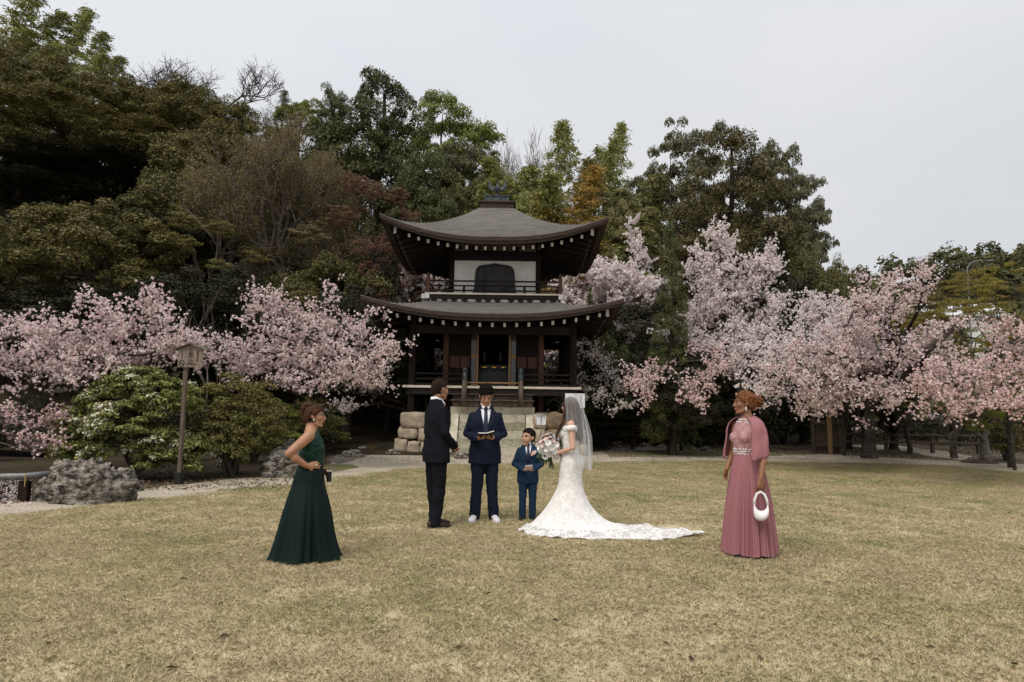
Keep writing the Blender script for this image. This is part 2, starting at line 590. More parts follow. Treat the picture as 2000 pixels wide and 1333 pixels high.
def rafters(pt, r_wall, xs_px, d_end, r_out, size, name):
    """a rafter to each white cap seen in the photo, the same on all four sides"""
    xs = [(x - 1000) * d_end / F - TX - 0.045 for x in xs_px]
    for side in range(4):
        R = SIDE_R[side]
        for x in xs:
            u = max(-0.97, min(0.97, x / (r_out - 0.35)))
            e = under(pt, 0.94, u)
            w = under(pt, 0.5, u * 0.5 / 0.5)
            tip = Vector((x, e.y, e.z - size[1] * 0.75))
            inn = Vector((x, -max(r_wall, abs(x) * 0.9), tip.z + 0.32))
            if (inn - tip).length < 0.15:
                continue
            bm = bmesh.new()
            bar(bm, R @ inn, R @ tip, size[0] * 0.9, size[1] * 0.9)
            ra = obj(name, bm, M_woodh, temple)
            bm = bmesh.new()
            d = (tip - inn).normalized()
            bar(bm, R @ (tip + d * 0.0005), R @ (tip + d * 0.005), size[0] * (1.0 if side == 0 else 0.88), size[1] * (1.0 if side == 0 else 0.88))
            obj('rafter_cap', bm, M_endcap, ra)
        # corner hip rafter, larger and tilted outwards
        u = 0.985
        e = under(pt, 0.955, u)
        tip = Vector((e.x * 0.985, e.y * 0.985, e.z - 0.13))
        inn = Vector((r_wall, -r_wall, tip.z + 0.0))
        bm = bmesh.new()
        bar(bm, R @ inn, R @ tip, 0.15, 0.22)
        ra = obj('hip_rafter', bm, M_woodh, temple)
        bm = bmesh.new()
        d = (tip - inn).normalized()
        bar(bm, R @ (tip + d * 0.001), R @ (tip + d * 0.012), 0.16, 0.23)
        obj('rafter_cap', bm, M_endcap, ra)


up_px = [795, 814, 833, 853, 872, 891, 910, 929, 947, 966, 985, 1004, 1023, 1042, 1061, 1080, 1099, 1118.5, 1139]
lo_px = [753, 776.6, 800, 822, 845, 867, 891, 915, 939, 963.6, 987.7, 1011.5, 1035.5, 1060, 1082.5, 1105, 1128, 1151, 1174]
rafters(roof_u, 1.75, up_px, UP_EAVE_D + 0.55, RU, (0.085, 0.125), 'rafter')
rafters(roof_l, 1.85, lo_px, LO_EAVE_D + 0.55, RL, (0.085, 0.135), 'rafter')

# ridge box and phoenix
z0 = zu_top
bm = bmesh.new()
box(bm, (0, 0, z0 + 0.07), (1.32, 1.32, 0.26))
box(bm, (0, 0, z0 + 0.225), (1.46, 1.46, 0.05))
bevel_all(bm, 0.008)
obj('ridge_base', bm, M_fascia, temple)
bm = bmesh.new()
box(bm, (0, 0, z0 + 0.385), (0.94, 0.94, 0.27))
box(bm, (0, 0, z0 + 0.535), (1.02, 1.02, 0.035))
for k in range(8):
    for s in (-1, 1):
        box(bm, (-0.385 + k * 0.11, s * 0.476, z0 + 0.38), (0.025, 0.016, 0.20))
        box(bm, (s * 0.476, -0.385 + k * 0.11, z0 + 0.38), (0.016, 0.025, 0.20))
tube(bm, [(0, 0, z0 + 0.54), (0, 0, z0 + 0.57), (0, 0, z0 + 0.60)], [0.2, 0.12, 0.08], n=12)
obj('ridge_box', bm, M_bronze, temple)
zb = z0 + 0.60
bm = bmesh.new()
tube(bm, [(0, 0.02, zb + 0.2), (0, -0.02, zb + 0.3), (0, -0.05, zb + 0.42), (0, -0.03, zb + 0.5), (0.0, 0.0, zb + 0.56), (0, 0.01, zb + 0.64), (0.0, -0.06, zb + 0.70), (0.0, -0.14, zb + 0.69)],
     [0.04, 0.09, 0.085, 0.055, 0.035, 0.03, 0.032, 0.008], n=10)
ph = obj('phoenix_ornament', bm, M_bronze, temple, smooth=True)
for s in (-1, 1):
    bm = bmesh.new()
    tube(bm, [(s * 0.05, 0.0, zb + 0.36), (s * 0.18, 0.02, zb + 0.33), (s * 0.27, 0.03, zb + 0.42), (s * 0.33, 0.03, zb + 0.60), (s * 0.37, 0.02, zb + 0.74)], [(0.03, 0.07), (0.025, 0.11), (0.02, 0.09), (0.014, 0.05), (0.004, 0.008)], n=8)
    obj('wing', bm, M_bronze, ph, smooth=True)
    bm = bmesh.new()
    tube(bm, [(s * 0.035, 0, zb + 0.24), (s * 0.03, 0.0, zb + 0.1), (s * 0.03, 0, zb - 0.02)], [0.022, 0.012, 0.014], n=6)
    tube(bm, [(s * 0.03, 0.03, zb), (s * 0.03, -0.08, zb - 0.01)], [0.012, 0.008], n=6)
    obj('leg', bm, M_bronze, ph, smooth=True)
bm = bmesh.new()
for k in range(5):
    a = (k - 2) * 0.22
    tube(bm, [(0, 0.04, zb + 0.25), (math.sin(a) * 0.1, 0.16, zb + 0.3), (math.sin(a) * 0.22, 0.2, zb + 0.5 - abs(a) * 0.1)], [0.02, 0.02, 0.006], n=6)
obj('tail', bm, M_bronze, ph, smooth=True)

# ---- upper storey
HW = 1.60                                           # half width to post centres
zw0, zw1 = tz(573, 24.0), tz(510, 24.75)            # floor, top of white wall
zbeam = tz(492, 24.75)
zplate = tz(470, 24.75)
wall_front = -HW
for side in range(4):
    R = SIDE_R[side]
    Re = R.to_4x4()

    def place(o):
        o.matrix_basis = Re @ o.matrix_basis
        return o
    wl_ = boxo('upper_wall', (0, -HW + 0.02, (zw0 + zw1) / 2), (2 * HW - 0.2, 0.09, zw1 - zw0), M_plaster, temple)
    place(wl_)
    place(boxo('tie_beam', (0, -HW, (zw1 + zbeam) / 2), (2 * HW - 0.17, 0.20, zbeam - zw1), M_woodh, temple, 0.008))
    place(boxo('frieze_panel', (0, -HW + 0.02, (zbeam + zplate) / 2), (2 * HW - 0.2, 0.07, zplate - zbeam - 0.004), M_shadepl, temple))
    place(boxo('sill_beam', (0, -HW - 0.02, zw0 + 0.05), (2 * HW - 0.17, 0.16, 0.1), M_woodh, temple, 0.008))
    place(boxo('wall_plate', (0, -HW, zplate + 0.12), (2 * HW + 1.2, 0.2, 0.24), M_woodh, temple, 0.008))
    # bracket blocks on the frieze
    for bx in (-0.8, 0, 0.8):
        bm = bmesh.new()
        box(bm, (bx, -HW - 0.06, zplate - 0.05), (0.56 if bx == 0 else 0.4, 0.12, 0.09))
        box(bm, (bx, -HW - 0.06, zbeam + 0.07), (0.14, 0.12, 0.14))
        place(obj('bracket', bm, M_woodh, temple))
for sx in (-1, 1):
    for sy in (-1, 1):
        po = boxo('upper_post', (sx * HW, sy * HW, (zw0 + zplate) / 2), (0.165, 0.165, zplate - zw0 - 0.01), M_wood, temple, 0.012)
        bm = bmesh.new()
        box(bm, (sx * HW, sy * (HW + 0.25), zbeam + 0.10), (0.10, 0.34, 0.14))
        nb = obj('beam_nose', bm, M_woodh, po)
        boxo('nose_plate', (sx * HW, sy * (HW + 0.424), zbeam + 0.10), (0.09, 0.006, 0.17), M_tan, po)

# bell-shaped window
wz0, wz1 = zw0 + 0.09, tz(514, 24.7)
ww, wh = 0.745, wz1 - wz0


def bell(sc_x, sc_z, n=24):
    pts = [(-1.07, 0.0), (-1.0, 0.3), (-0.985, 0.62), (-0.93, 0.80), (-0.80, 0.90), (-0.60, 0.935), (-0.35, 0.955), (-0.15, 0.975), (0, 1.0)]
    pts = pts + [(-x, z) for x, z in pts[-2::-1]]
    return [(x * sc_x, z * sc_z) for x, z in pts]


bm = bmesh.new()
outer, inner = bell(ww, wh), bell(ww * 0.90, wh * 0.945)
yf, yb = -HW - 0.085, -HW - 0.02
rows = []
for y, sh in ((yb, outer), (yf, outer), (yf, inner), (yb, inner)):
    rows.append([bm.verts.new((x, y, wz0 + z)) for x, z in sh])
for a, b in zip(rows, rows[1:]):
    for j in range(len(a) - 1):
        bm.faces.new((a[j], a[j + 1], b[j + 1], b[j]))
win = obj('window', bm, M_black, temple)
M_shut = mat('shutter_wood', (0.028, 0.024, 0.028), (0.062, 0.053, 0.058), rough=0.6, scale=6, stretch=(1, 1, 0.1))
bm = bmesh.new()
vs = [bm.verts.new((x, yb - 0.012, wz0 + z)) for x, z in inner]
bm.faces.new(vs)
obj('shutter', bm, M_shut, win)
for k in range(-4, 5):
    x = k * ww * 0.2
    top = wh * (0.93 if abs(k) < 3 else 0.88 if abs(k) < 4 else 0.80)
    boxo('mullion', (x, yb - 0.028, wz0 + top * 0.5), (0.03 if k else 0.055, 0.025, top), M_shut, win)
for z in (0.33, 0.42, 0.60):
    boxo('crossbar', (0, yb - 0.044, wz0 + wh * z), (ww * 1.75, 0.02, 0.03), M_shut, win)

# ---- balcony round the upper storey
BH = 2.36
zb0 = tz(575, 24.04)
for side in range(4):
    Re = SIDE_R[side].to_4x4()

    def place(o):
        o.matrix_basis = Re @ o.matrix_basis
        return o
    place(boxo('balcony_floor', (0, -(BH + HW) / 2, zb0), (2 * BH + 0.2 if side % 2 == 0 else 2 * HW, BH - HW + 0.1, 0.06), M_pale if side % 2 == 0 else M_woodh, temple))
    place(boxo('balcony_joist', (0, -BH + 0.05, zb0 - 0.11), (2 * BH - 0.1, 0.12, 0.14), M_woodh, temple, 0.006))
    place(boxo('balcony_base_beam', (0, -BH + 0.04, zb0 - 0.43), (2 * BH - 0.12, 0.12, 0.13), M_woodh, temple, 0.006))
    place(boxo('balcony_infill', (0, -BH + 0.085, zb0 - 0.28), (2 * BH - 0.16, 0.04, 0.20), M_plaster, temple))
    for zz, nm in ((0.12, 0.055), (0.29, 0.05), (0.46, 0.055)):
        place(boxo('balcony_rail', (0, -BH, zb0 + zz), (2 * BH + 0.06, 0.06, nm), M_woodh, temple, 0.008))
    for k in range(-3, 4):
        if k % 2:
            place(boxo('rail_post', (k * 0.36, -BH, zb0 + 0.16), (0.09, 0.055, 0.26), M_wood, temple, 0.006))
    # small brackets under the floor
    for x in (-2.14, -1.77, -1.43, -1.05, -0.55, -0.22, 0.12, 0.33 + 0.28, 0.95, 1.28, 1.75, 2.1):
        bm = bmesh.new()
        v = box(bm, (x, -BH + 0.03, zb0 - 0.245), (0.24, 0.11, 0.10))
        for w in v:
            if w.co.z < zb0 - 0.25:
                w.co.x = x + (w.co.x - x) * 0.42
        box(bm, (x, -BH + 0.03, zb0 - 0.325), (0.07, 0.09, 0.07))
        place(obj('balcony_bracket', bm, M_woodh, temple))
for sx in (-1, 1):
    for sy in (-1, 1):
        bm = bmesh.new()
        box(bm, (sx * BH, sy * BH, zb0 + 0.28), (0.13, 0.13, 0.60))
        tube(bm, [(sx * BH, sy * BH, zb0 + 0.58), (sx * BH, sy * BH, zb0 + 0.62), (sx * BH, sy * BH, zb0 + 0.66), (sx * BH, sy * BH, zb0 + 0.71), (sx * BH, sy * BH, zb0 + 0.76)], [0.05, 0.05, 0.075, 0.06, 0.012], n=10)
        po = obj('corner_post', bm, M_woodred, temple)
        boxo('beam_end', (sx * (BH + 0.01), sy * (BH + 0.06), zb0 - 0.09), (0.15, 0.10, 0.20), M_endcap, po, 0.006)
        boxo('beam_end', (sx * (BH + 0.17), sy * (BH - 0.09), zb0 - 0.09), (0.14, 0.12, 0.17), M_endcap, po, 0.006)

# ---- lower storey
zpf = tz(757, 23.35)                                # veranda floor level
VH = 2.79                                           # veranda posts
zst = 1.36                                          # top of the stone base
CH = 1.72                                           # core posts
for sx in (-1, 0, 1):
    for sy in (-1, 0, 1):
        if sx == 0 and sy in (0, -1) or (sx == 0 and sy == 0):
            continue
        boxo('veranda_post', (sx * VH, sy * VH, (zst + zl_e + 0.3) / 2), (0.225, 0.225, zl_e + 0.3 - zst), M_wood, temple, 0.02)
for side in range(4):
    Re = SIDE_R[side].to_4x4()

    def place(o):
        o.matrix_basis = Re @ o.matrix_basis
        return o
    place(boxo('eave_beam', (0, -VH, zl_e - 0.36), (2 * VH - 0.23, 0.2, 0.3), M_woodh, temple, 0.01))
    place(boxo('floor_beam', (0, -VH - 0.13, zpf - 0.17), (2 * VH + 0.2, 0.1, 0.2), M_woodh, temple, 0.008))
    place(boxo('hanging_wall', (0, -CH, (zl_e + zl_e + 1.0) / 2 - 0.2), (2 * CH - 0.2, 0.08, 1.4), M_woodh, temple))
    # light edge of the veranda boards
    place(boxo('veranda_edge', (0, -VH - 0.19, zpf), (2 * VH + 0.56, 0.09, 0.085), M_pale, temple, 0.008))
    # railing between the posts, open in front of the stairs
    spans = [(-VH, -0.95), (0.95, VH)] if side == 0 else [(-VH, VH)]
    for a, b in spans:
        for zz in (0.10, 0.28, 0.46):
            place(boxo('veranda_rail', ((a + b) / 2, -VH, zpf + zz), (b - a - 0.23 if side else b - a - 0.12, 0.06, 0.055), M_woodh, temple, 0.008))
        k = max(2, int((b - a) / 0.8))
        for j in range(1, k):
            place(boxo('rail_post', (a + (b - a) * j / k, -VH, zpf + 0.19), (0.07, 0.05, 0.34), M_wood, temple, 0.006))
bm = bmesh.new()
nb = 24
for k in range(nb):
    x = -VH - 0.14 + (2 * VH + 0.28) * (k + 0.5) / nb
    box(bm, (x, 0, zpf - 0.012), ((2 * VH + 0.28) / nb - 0.012, 2 * VH + 0.28, 0.05))
o = obj('floor_board', bm, M_grey, temple)
o['kind'] = 'stuff'
for sx in (-1, 1):
    for sy in (-1, 1):
        boxo('core_post', (sx * CH, sy * CH, (zst + zl_e + 0.8) / 2), (0.21, 0.21, zl_e + 0.8 - zst), M_woodred, temple, 0.02)
zdt = tz(645, 24.7)
core_h = zl_e + 0.7
# side and back walls
for k, (c, s) in enumerate((((-CH, 0), (0.08, 2 * CH - 0.22)), ((CH, 0), (0.08, 2 * CH - 0.22)), ((0, CH), (2 * CH - 0.22, 0.08)))):
    boxo('core_wall', (c[0], c[1], (zpf + core_h) / 2), (s[0], s[1], core_h - zpf), M_wood, temple)
# front: two panelled leaves each side, open doorway
for sx in (-1, 1):
    x0, x1 = sx * 0.83, sx * (CH - 0.11)
    cx, w = (x0 + x1) / 2, abs(x1 - x0)
    boxo('front_wall', (cx, -CH + 0.02, (zpf + core_h) / 2), (w, 0.06, core_h - zpf), M_wood, temple)
    for k in range(2):
        px_ = cx + (k - 0.5) * w * 0.5
        boxo('door_panel', (px_, -CH - 0.025, zpf + 0.95), (w * 0.44, 0.025, 0.42), M_woodred, temple, 0.006)
        boxo('door_panel', (px_, -CH - 0.025, zpf + 0.42), (w * 0.44, 0.025, 0.46), M_wood, temple, 0.006)
    # folding lattice door with its tan frame
    dx = sx * 0.70
    d0, d1 = zpf + 0.10, zpf + 1.95
    bm = bmesh.new()
    box(bm, (sx * 0.585, -CH - 0.06, (d0 + d1) / 2), (0.075, 0.05, d1 - d0))
    box(bm, (dx + sx * 0.025, -CH - 0.06, d0 + 0.06), (0.17, 0.046, 0.12))
    box(bm, (dx + sx * 0.025, -CH - 0.06, d0 + 1.06), (0.17, 0.046, 0.15))
    dr = obj('lattice_door', bm, M_tan, temple)
    boxo('pane', (dx + sx * 0.02, -CH - 0.05, (d0 + d1) / 2), (0.175, 0.012, d1 - d0 - 0.01), M_glassdark, dr)
    bm = bmesh.new()
    for k in range(3):
        box(bm, (dx - sx * 0.05 + sx * k * 0.065, -CH - 0.066, (d0 + d1) / 2), (0.012, 0.016, d1 - d0 - 0.05))
    for k in range(26):
        box(bm, (dx + sx * 0.02, -CH - 0.064, d0 + 0.15 + k * 0.068), (0.17, 0.012, 0.010))
    obj('lattice', bm, M_grey, dr)['kind'] = 'stuff'
# altar in the dark doorway
bm = bmesh.new()
box(bm, (0, -CH + 0.9, zpf + 0.3), (1.1, 0.6, 0.6))
box(bm, (0, -CH + 1.15, zpf + 0.75), (1.1, 0.4, 0.34))
al = obj('altar', bm, M_black, temple)
for k, x in enumerate((-0.36, 0.0, 0.36)):
    bm = bmesh.new()
    ball(bm, (x, -CH + 0.58, zpf + 0.80), (0.125, 0.03, 0.055), sub=2)
    for a in range(5):
        ball(bm, (x + (a - 2) * 0.055, -CH + 0.57, zpf + 0.84 - abs(a - 2) * 0.012), (0.03, 0.025, 0.03), sub=1)
    obj('gilt_ornament', bm, M_gold, al, smooth=True)
for x in (-0.36, 0.24):
    boxo('candle_stand', (x, -CH + 0.7, zpf + 1.2), (0.05, 0.05, 0.34), M_grey, al)
for x in (-0.34, 0.34):
    boxo('brass_fitting', (x, -CH + 0.57, zpf + 0.12), (0.2, 0.02, 0.03), M_pale, al)
boxo('door_lintel', (0, -CH - 0.02, zdt + 0.05), (1.3, 0.12, 0.16), M_woodh, temple, 0.01)

# ---- wooden stairs with newel posts
zt = 1.585
for k in range(3):
    boxo('wooden_riser', (0.02, -VH + 0.12 - k * 0.15, zt + 0.13 + 0.21 * (2 - k) - 0.03), (2.84 - 0.1, 0.04, 0.19), M_grey if k else M_woodh, temple, 0.006)
    boxo('wooden_tread', (0.02, -VH + 0.05 - k * 0.15, zt + 0.24 + 0.21 * (2 - k) - 0.03), (2.84, 0.20, 0.03), M_grey, temple, 0.006)
boxo('threshold_beam', (0.02, -VH - 0.02, zpf + 0.16), (2.0, 0.07, 0.055), M_tan, temple, 0.01)
for sx in (-1, 1):
    x = 0.02 + sx * 0.955
    bm = bmesh.new()
    y = -VH - 0.28
    tube(bm, [(x + sx * 0.03, y, zt + 0.002), (x, y, zt + 0.9)], [0.095, 0.085], n=14)
    nw = obj('newel_post', bm, M_grey, temple, smooth=True)
    bm = bmesh.new()
    tube(bm, [(x, y, zt + 0.9), (x, y, zt + 0.93), (x, y, zt + 1.12), (x, y, zt + 1.13), (x, y, zt + 1.16), (x, y, zt + 1.22), (x, y, zt + 1.28), (x, y, zt + 1.345), (x, y, zt + 1.37)],
         [0.085, 0.092, 0.09, 0.075, 0.07, 0.095, 0.09, 0.04, 0.008], n=14)
    obj('finial_cap', bm, M_bronze, nw, smooth=True)

# ---- stone staircase
stairs = empty('stone_staircase', (TX, TY, 0), 0, 'pale worn stone staircase of six steps in front of the temple', 'stairs')
rs = random.Random(5)
levels = [(22.7, 0.0, 0.25), (22.9, 0.25, 0.527), (23.1, 0.527, 0.796), (23.3, 0.796, 1.05), (23.5, 1.05, 1.325), (23.68, 1.325, 1.585)]
for i, (d, za, zb_) in enumerate(levels):
    hw = 1.42 if i in (0, 5) else 1.13
    if i == 0:
        cuts = [-1.42, 0.05, 1.42]
    elif i == 5:
        cuts = [-1.46, -0.25, 1.46]
    else:
        m_ = rs.uniform(-0.3, 0.3)
        cuts = [-hw, m_, hw] if i % 2 else [-hw, hw]
    for a, b in zip(cuts, cuts[1:]):
        bm = bmesh.new()
        box(bm, ((a + b) / 2 + 0.02, d - TY + 0.25, (za + zb_) / 2 - 0.003), (b - a - 0.012, 0.5, zb_ - za - 0.008))
        for v in bm.verts:                          # undercut foot: the joint below each nosing is in shade
            if v.co.z < (za + zb_) / 2 and v.co.y < d - TY + 0.25:
                v.co.y += 0.035
        bmesh.ops.subdivide_edges(bm, edges=list(bm.edges), cuts=3, use_grid_fill=True)
        for v in bm.verts:
            v.co += Vector((nz3(v.co.x * 3, v.co.z * 4 + i, 1), nz3(v.co.x * 3, v.co.z * 4 + i, 7), nz3(v.co.x * 4, v.co.z + i, 13))) * 0.012
        o = obj('stone_step', bm, [M_step, M_stepw, M_stepd, M_step, M_stepd, M_stepw][(i + (a > -1.2)) % 6], stairs)
for sx in (-1, 1):
    bm = bmesh.new()
    pr = [(22.86, 0.25), (22.86, 0.45), (23.55, 1.33), (23.74, 1.33), (23.74, 0.25)]
    fs = []
    for x in (sx * 1.15, sx * 1.42):
        fs.append([bm.verts.new((x + 0.02, d - TY, z)) for d, z in pr])
    bm.faces.new(fs[0]); bm.faces.new(fs[1][::-1])
    for j in range(5):
        bm.faces.new((fs[0][j], fs[1][j], fs[1][(j + 1) % 5], fs[0][(j + 1) % 5]))
    bmesh.ops.recalc_face_normals(bm, faces=bm.faces)
    bevel_all(bm, 0.015, 2)
    obj('cheek_stone', bm, M_stepw, stairs)

# ---- stone base under the temple
base = empty('stone_foundation', (TX, TY, 0), 0, 'battered base of large fitted tan stones and brown boulders under the temple', 'stone wall')


def stone(name, c, s, m, parent, seed, rnd=0.35, sub=3, rough=0.06):
    bm = bmesh.new()
    bmesh.ops.create_cube(bm, size=2.0)
    bmesh.ops.subdivide_edges(bm, edges=list(bm.edges), cuts=sub, use_grid_fill=True)
    for v in bm.verts:
        p = v.co.copy()
        q = p.normalized() * 1.25
        p = p.lerp(q, rnd)
        w = Vector((noise.noise(p * 1.3 + Vector((seed, 0, 0))), noise.noise(p * 1.3 + Vector((0, seed, 3))), noise.noise(p * 1.3 + Vector((7, 0, seed)))))
        p += w * rough * 3
        v.co = Vector((p.x * s[0] / 2, p.y * s[1] / 2, p.z * s[2] / 2)) + Vector(c)
    bmesh.ops.rotate(bm, verts=bm.verts, cent=c, matrix=Matrix.Rotation(rad(6) * noise.noise(Vector((seed * 1.7, 2, 0))), 3, 'Y'))
    return obj(name, bm, m, parent, smooth=True)


fl = [(-2.62, 1.09, 0.82, 0.52), (-2.02, 1.12, 0.36, 0.46), (-1.66, 1.08, 0.36, 0.5),
      (-2.78, 0.66, 0.66, 0.34), (-2.14, 0.62, 0.60, 0.44), (-1.66, 0.60, 0.36, 0.46),
      (-3.00, 0.24, 0.44, 0.50), (-2.56, 0.20, 0.42, 0.42), (-2.10, 0.19, 0.48, 0.40), (-1.68, 0.18, 0.36, 0.38)]
for k, (x, z, w, h) in enumerate(fl):
    stone('base_stone', (x, -3.06 - (1.36 - z) * 0.16, z), (w - 0.005, 0.6, h - 0.005), M_stone, base, k * 3.1, rnd=0.20, rough=0.075)
fr = [(1.66, 1.10, 0.46, 0.5), (2.20, 1.12, 0.66, 0.56), (2.78, 1.12, 0.56, 0.48), (1.62, 0.62, 0.42, 0.5), (2.12, 0.66, 0.62, 0.36), (2.74, 0.64, 0.66, 0.46),
      (1.68, 0.2, 0.5, 0.42), (2.22, 0.25, 0.62, 0.46), (2.76, 0.2, 0.50, 0.40), (3.08, 0.18, 0.34, 0.36)]
for k, (x, z, w, h) in enumerate(fr):
    stone('base_stone', (x, -3.06 - (1.36 - z) * 0.16, z), (w, 0.6, h), M_stone2 if k in (1, 4, 7) else M_stone, base, 50 + k * 2.3, rnd=0.6, rough=0.10)
for side in (1, 2, 3):                              # the sides and the back, mostly unseen
    for k in range(7):
        for j in range(3):
            x = -3.0 + k * 1.0 + (j % 2) * 0.2
            if abs(x) > 2.8: continue
            o = stone('base_stone', (x, -2.95, 0.2 + j * 0.46), (0.98, 0.5, 0.44), M_stone, base, side * 31 + k * 5 + j, rnd=0.2, rough=0.04, sub=2)
            o.matrix_basis = SIDE_R[side].to_4x4()
boxo('base_fill', (0, 0.1, 0.62), (5.5, 5.8, 1.24), M_soil, base)
# ================================================================== vegetation
def unit(a):
    return a / np.maximum(1e-9, np.linalg.norm(a, axis=1, keepdims=True))


def rand_dirs(n, rng):
    return unit(rng.normal(size=(n, 3)))


def leaf_quads(c, nrm, size, aspect, rng, fold=0.25, up=None):
    """diamond leaves at points c facing nrm -> verts, quads"""
    n = len(c)
    a = rng.normal(size=(n, 3)) if up is None else up + rng.normal(size=(n, 3)) * 0.35
    t = unit(a - nrm * np.sum(a * nrm, 1, keepdims=True))
    b = np.cross(nrm, t)
    s = np.asarray(size).reshape(-1, 1) * np.ones((n, 1))
    f = nrm * s * fold * 0.5
    v = np.stack([c - t * s * 0.5 - f * 0.3, c - b * s * aspect * 0.5 + f, c + t * s * 0.5 - f * 0.3, c + b * s * aspect * 0.5 + f], 1).reshape(-1, 3)
    q = np.arange(n * 4).reshape(n, 4)
    return v, q


class Soup:
    """collects loose faces for one mesh"""
    def __init__(self):
        self.v, self.q, self.n = [], [], 0

    def add(self, v, q):
        self.v.append(v); self.q.append(q + self.n); self.n += len(v)

    def mesh(self, name):
        return quads_mesh(name, np.concatenate(self.v), np.concatenate(self.q))


def leaf_tris(c, nrm, size, aspect, rng):
    n = len(c)
    a = rng.normal(size=(n, 3))
    t = unit(a - nrm * np.sum(a * nrm, 1, keepdims=True))
    b = np.cross(nrm, t)
    s = np.asarray(size).reshape(-1, 1) * np.ones((n, 1))
    v = np.stack([c - t * s * 0.5 - b * s * aspect * 0.5, c - t * s * 0.5 + b * s * aspect * 0.5, c + t * s * 0.7], 1).reshape(-1, 3)
    return v, np.arange(n * 3).reshape(n, 3)


def clump_leaves(soup, centers, rads, per, size, aspect, rng, squash=0.65, upb=0.5, droop=0.0, tri=False, inner=0.45):
    """leaf clumps: leaves sit on and in squashed balls, mostly on the upper side"""
    k = len(centers)
    c = np.repeat(centers, per, 0)
    r = np.repeat(np.asarray(rads) * np.ones(k), per).reshape(-1, 1)
    d = rand_dirs(k * per, rng)
    d[:, 2] = np.where(d[:, 2] < -0.25, -d[:, 2] * 0.6, d[:, 2])
    rr = rng.uniform(inner, 1.0, size=(k * per, 1)) ** 0.6
    p = c + d * r * rr * np.array([1, 1, squash])
    p[:, 2] -= droop * rng.uniform(0, 1, k * per) * r[:, 0]
    nr = unit(d * 0.7 + np.array([0, 0, upb]) + rng.normal(size=(k * per, 3)) * 0.55)
    s = size * rng.uniform(0.6, 1.35, k * per)
    soup.add(*(leaf_tris(p, nr, s, aspect, rng) if tri else leaf_quads(p, nr, s, aspect, rng)))


def on_lobes(lobes, n, rng, low=-0.35, shell=(0.72, 1.0)):
    """points near the surface of a union of ellipsoids, not deep inside any of them"""
    L = np.array(lobes, float)
    w = (L[:, 3] * L[:, 4] + L[:, 3] * L[:, 5] + L[:, 4] * L[:, 5])
    w = w / w.sum()
    out = []
    while sum(len(o) for o in out) < n:
        idx = rng.choice(len(L), size=n, p=w)
        d = rand_dirs(n, rng)
        d = d[(d[:, 2] > low)]
        idx = idx[:len(d)]
        p = L[idx, :3] + d * L[idx, 3:6] * rng.uniform(*shell, size=(len(d), 1))
        q = (p[:, None, :] - L[None, :, :3]) / L[None, :, 3:6]
        m = (np.sqrt((q ** 2).sum(2)).min(1) > 0.62)
        out.append(p[m])
    return np.concatenate(out)[:n]


def limb_pts(a, b, sag=0.0, wob=0.0, n=7, seed=0):
    a, b = Vector(a), Vector(b)
    L = (b - a).length
    out = []
    for i in range(n):
        t = i / (n - 1)
        p = a.lerp(b, t)
        p.z += sag * L * math.sin(PI * t)
        if 0 < i < n - 1 and wob:
            p += Vector((noise.noise(Vector((seed * 3.7 + t * 3.1, 0.3, seed))), noise.noise(Vector((1.3, seed * 2.9 + t * 3.1, seed))), 0.6 * noise.noise(Vector((seed, 2.1, t * 3.1))))) * wob * L
        out.append(p)
    return out


M_trunk = mat('tree_bark', (0.020, 0.016, 0.012), (0.06, 0.048, 0.036), rough=0.9, scale=6, stretch=(3, 3, 0.6), bump=0.8, bscale=12, bdist=0.03, spec=0.15)
M_trunkc = mat('cherry_bark', (0.025, 0.018, 0.014), (0.085, 0.068, 0.055), rough=0.9, scale=5, stretch=(1, 1, 2.5), bump=0.9, bscale=14, bdist=0.03, col3=(0.15, 0.145, 0.12), scale3=2.5, amt3=0.5, spec=0.15)
M_trunkp = mat('pale_bark', (0.08, 0.065, 0.05), (0.26, 0.235, 0.195), rough=0.9, scale=7, stretch=(1, 1, 1.5), bump=0.9, bscale=16, bdist=0.03, col3=(0.05, 0.04, 0.03), scale3=3, amt3=0.8, spec=0.15)
M_twig = mat('twig_bark', (0.075, 0.058, 0.045), (0.16, 0.13, 0.105), rough=0.9, scale=8, spec=0.15)
M_twigd = mat('dark_twig_bark', (0.035, 0.027, 0.02), (0.08, 0.062, 0.05), rough=0.9, scale=8, spec=0.15)

L_oak = leafmat('oak_leaves', [(0.050, 0.050, 0.017), (0.101, 0.094, 0.029), (0.168, 0.146, 0.046), (0.238, 0.193, 0.067)], trans=0.15)
L_oakg = leafmat('green_oak_leaves', [(0.043, 0.046, 0.015), (0.084, 0.084, 0.026), (0.142, 0.132, 0.043), (0.203, 0.176, 0.061)], trans=0.15)
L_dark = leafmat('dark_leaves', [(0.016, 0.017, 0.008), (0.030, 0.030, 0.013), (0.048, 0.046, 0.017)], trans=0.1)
L_cedar = leafmat('cedar_needles', [(0.033, 0.040, 0.015), (0.062, 0.070, 0.024), (0.100, 0.107, 0.035), (0.138, 0.138, 0.045)], trans=0.1)
L_cedarb = leafmat('brownish_cedar_needles', [(0.042, 0.036, 0.016), (0.075, 0.062, 0.023), (0.114, 0.096, 0.034), (0.156, 0.130, 0.047)], trans=0.1)
L_pine = leafmat('grey_green_leaves', [(0.065, 0.065, 0.034), (0.114, 0.109, 0.055), (0.176, 0.163, 0.085)], trans=0.12)
L_fresh = leafmat('fresh_leaves', [(0.106, 0.131, 0.030), (0.188, 0.219, 0.050), (0.288, 0.312, 0.081)], trans=0.3)
L_bamboo = leafmat('bamboo_leaves', [(0.123, 0.144, 0.045), (0.210, 0.226, 0.070), (0.334, 0.334, 0.110), (0.419, 0.394, 0.148)], trans=0.3)
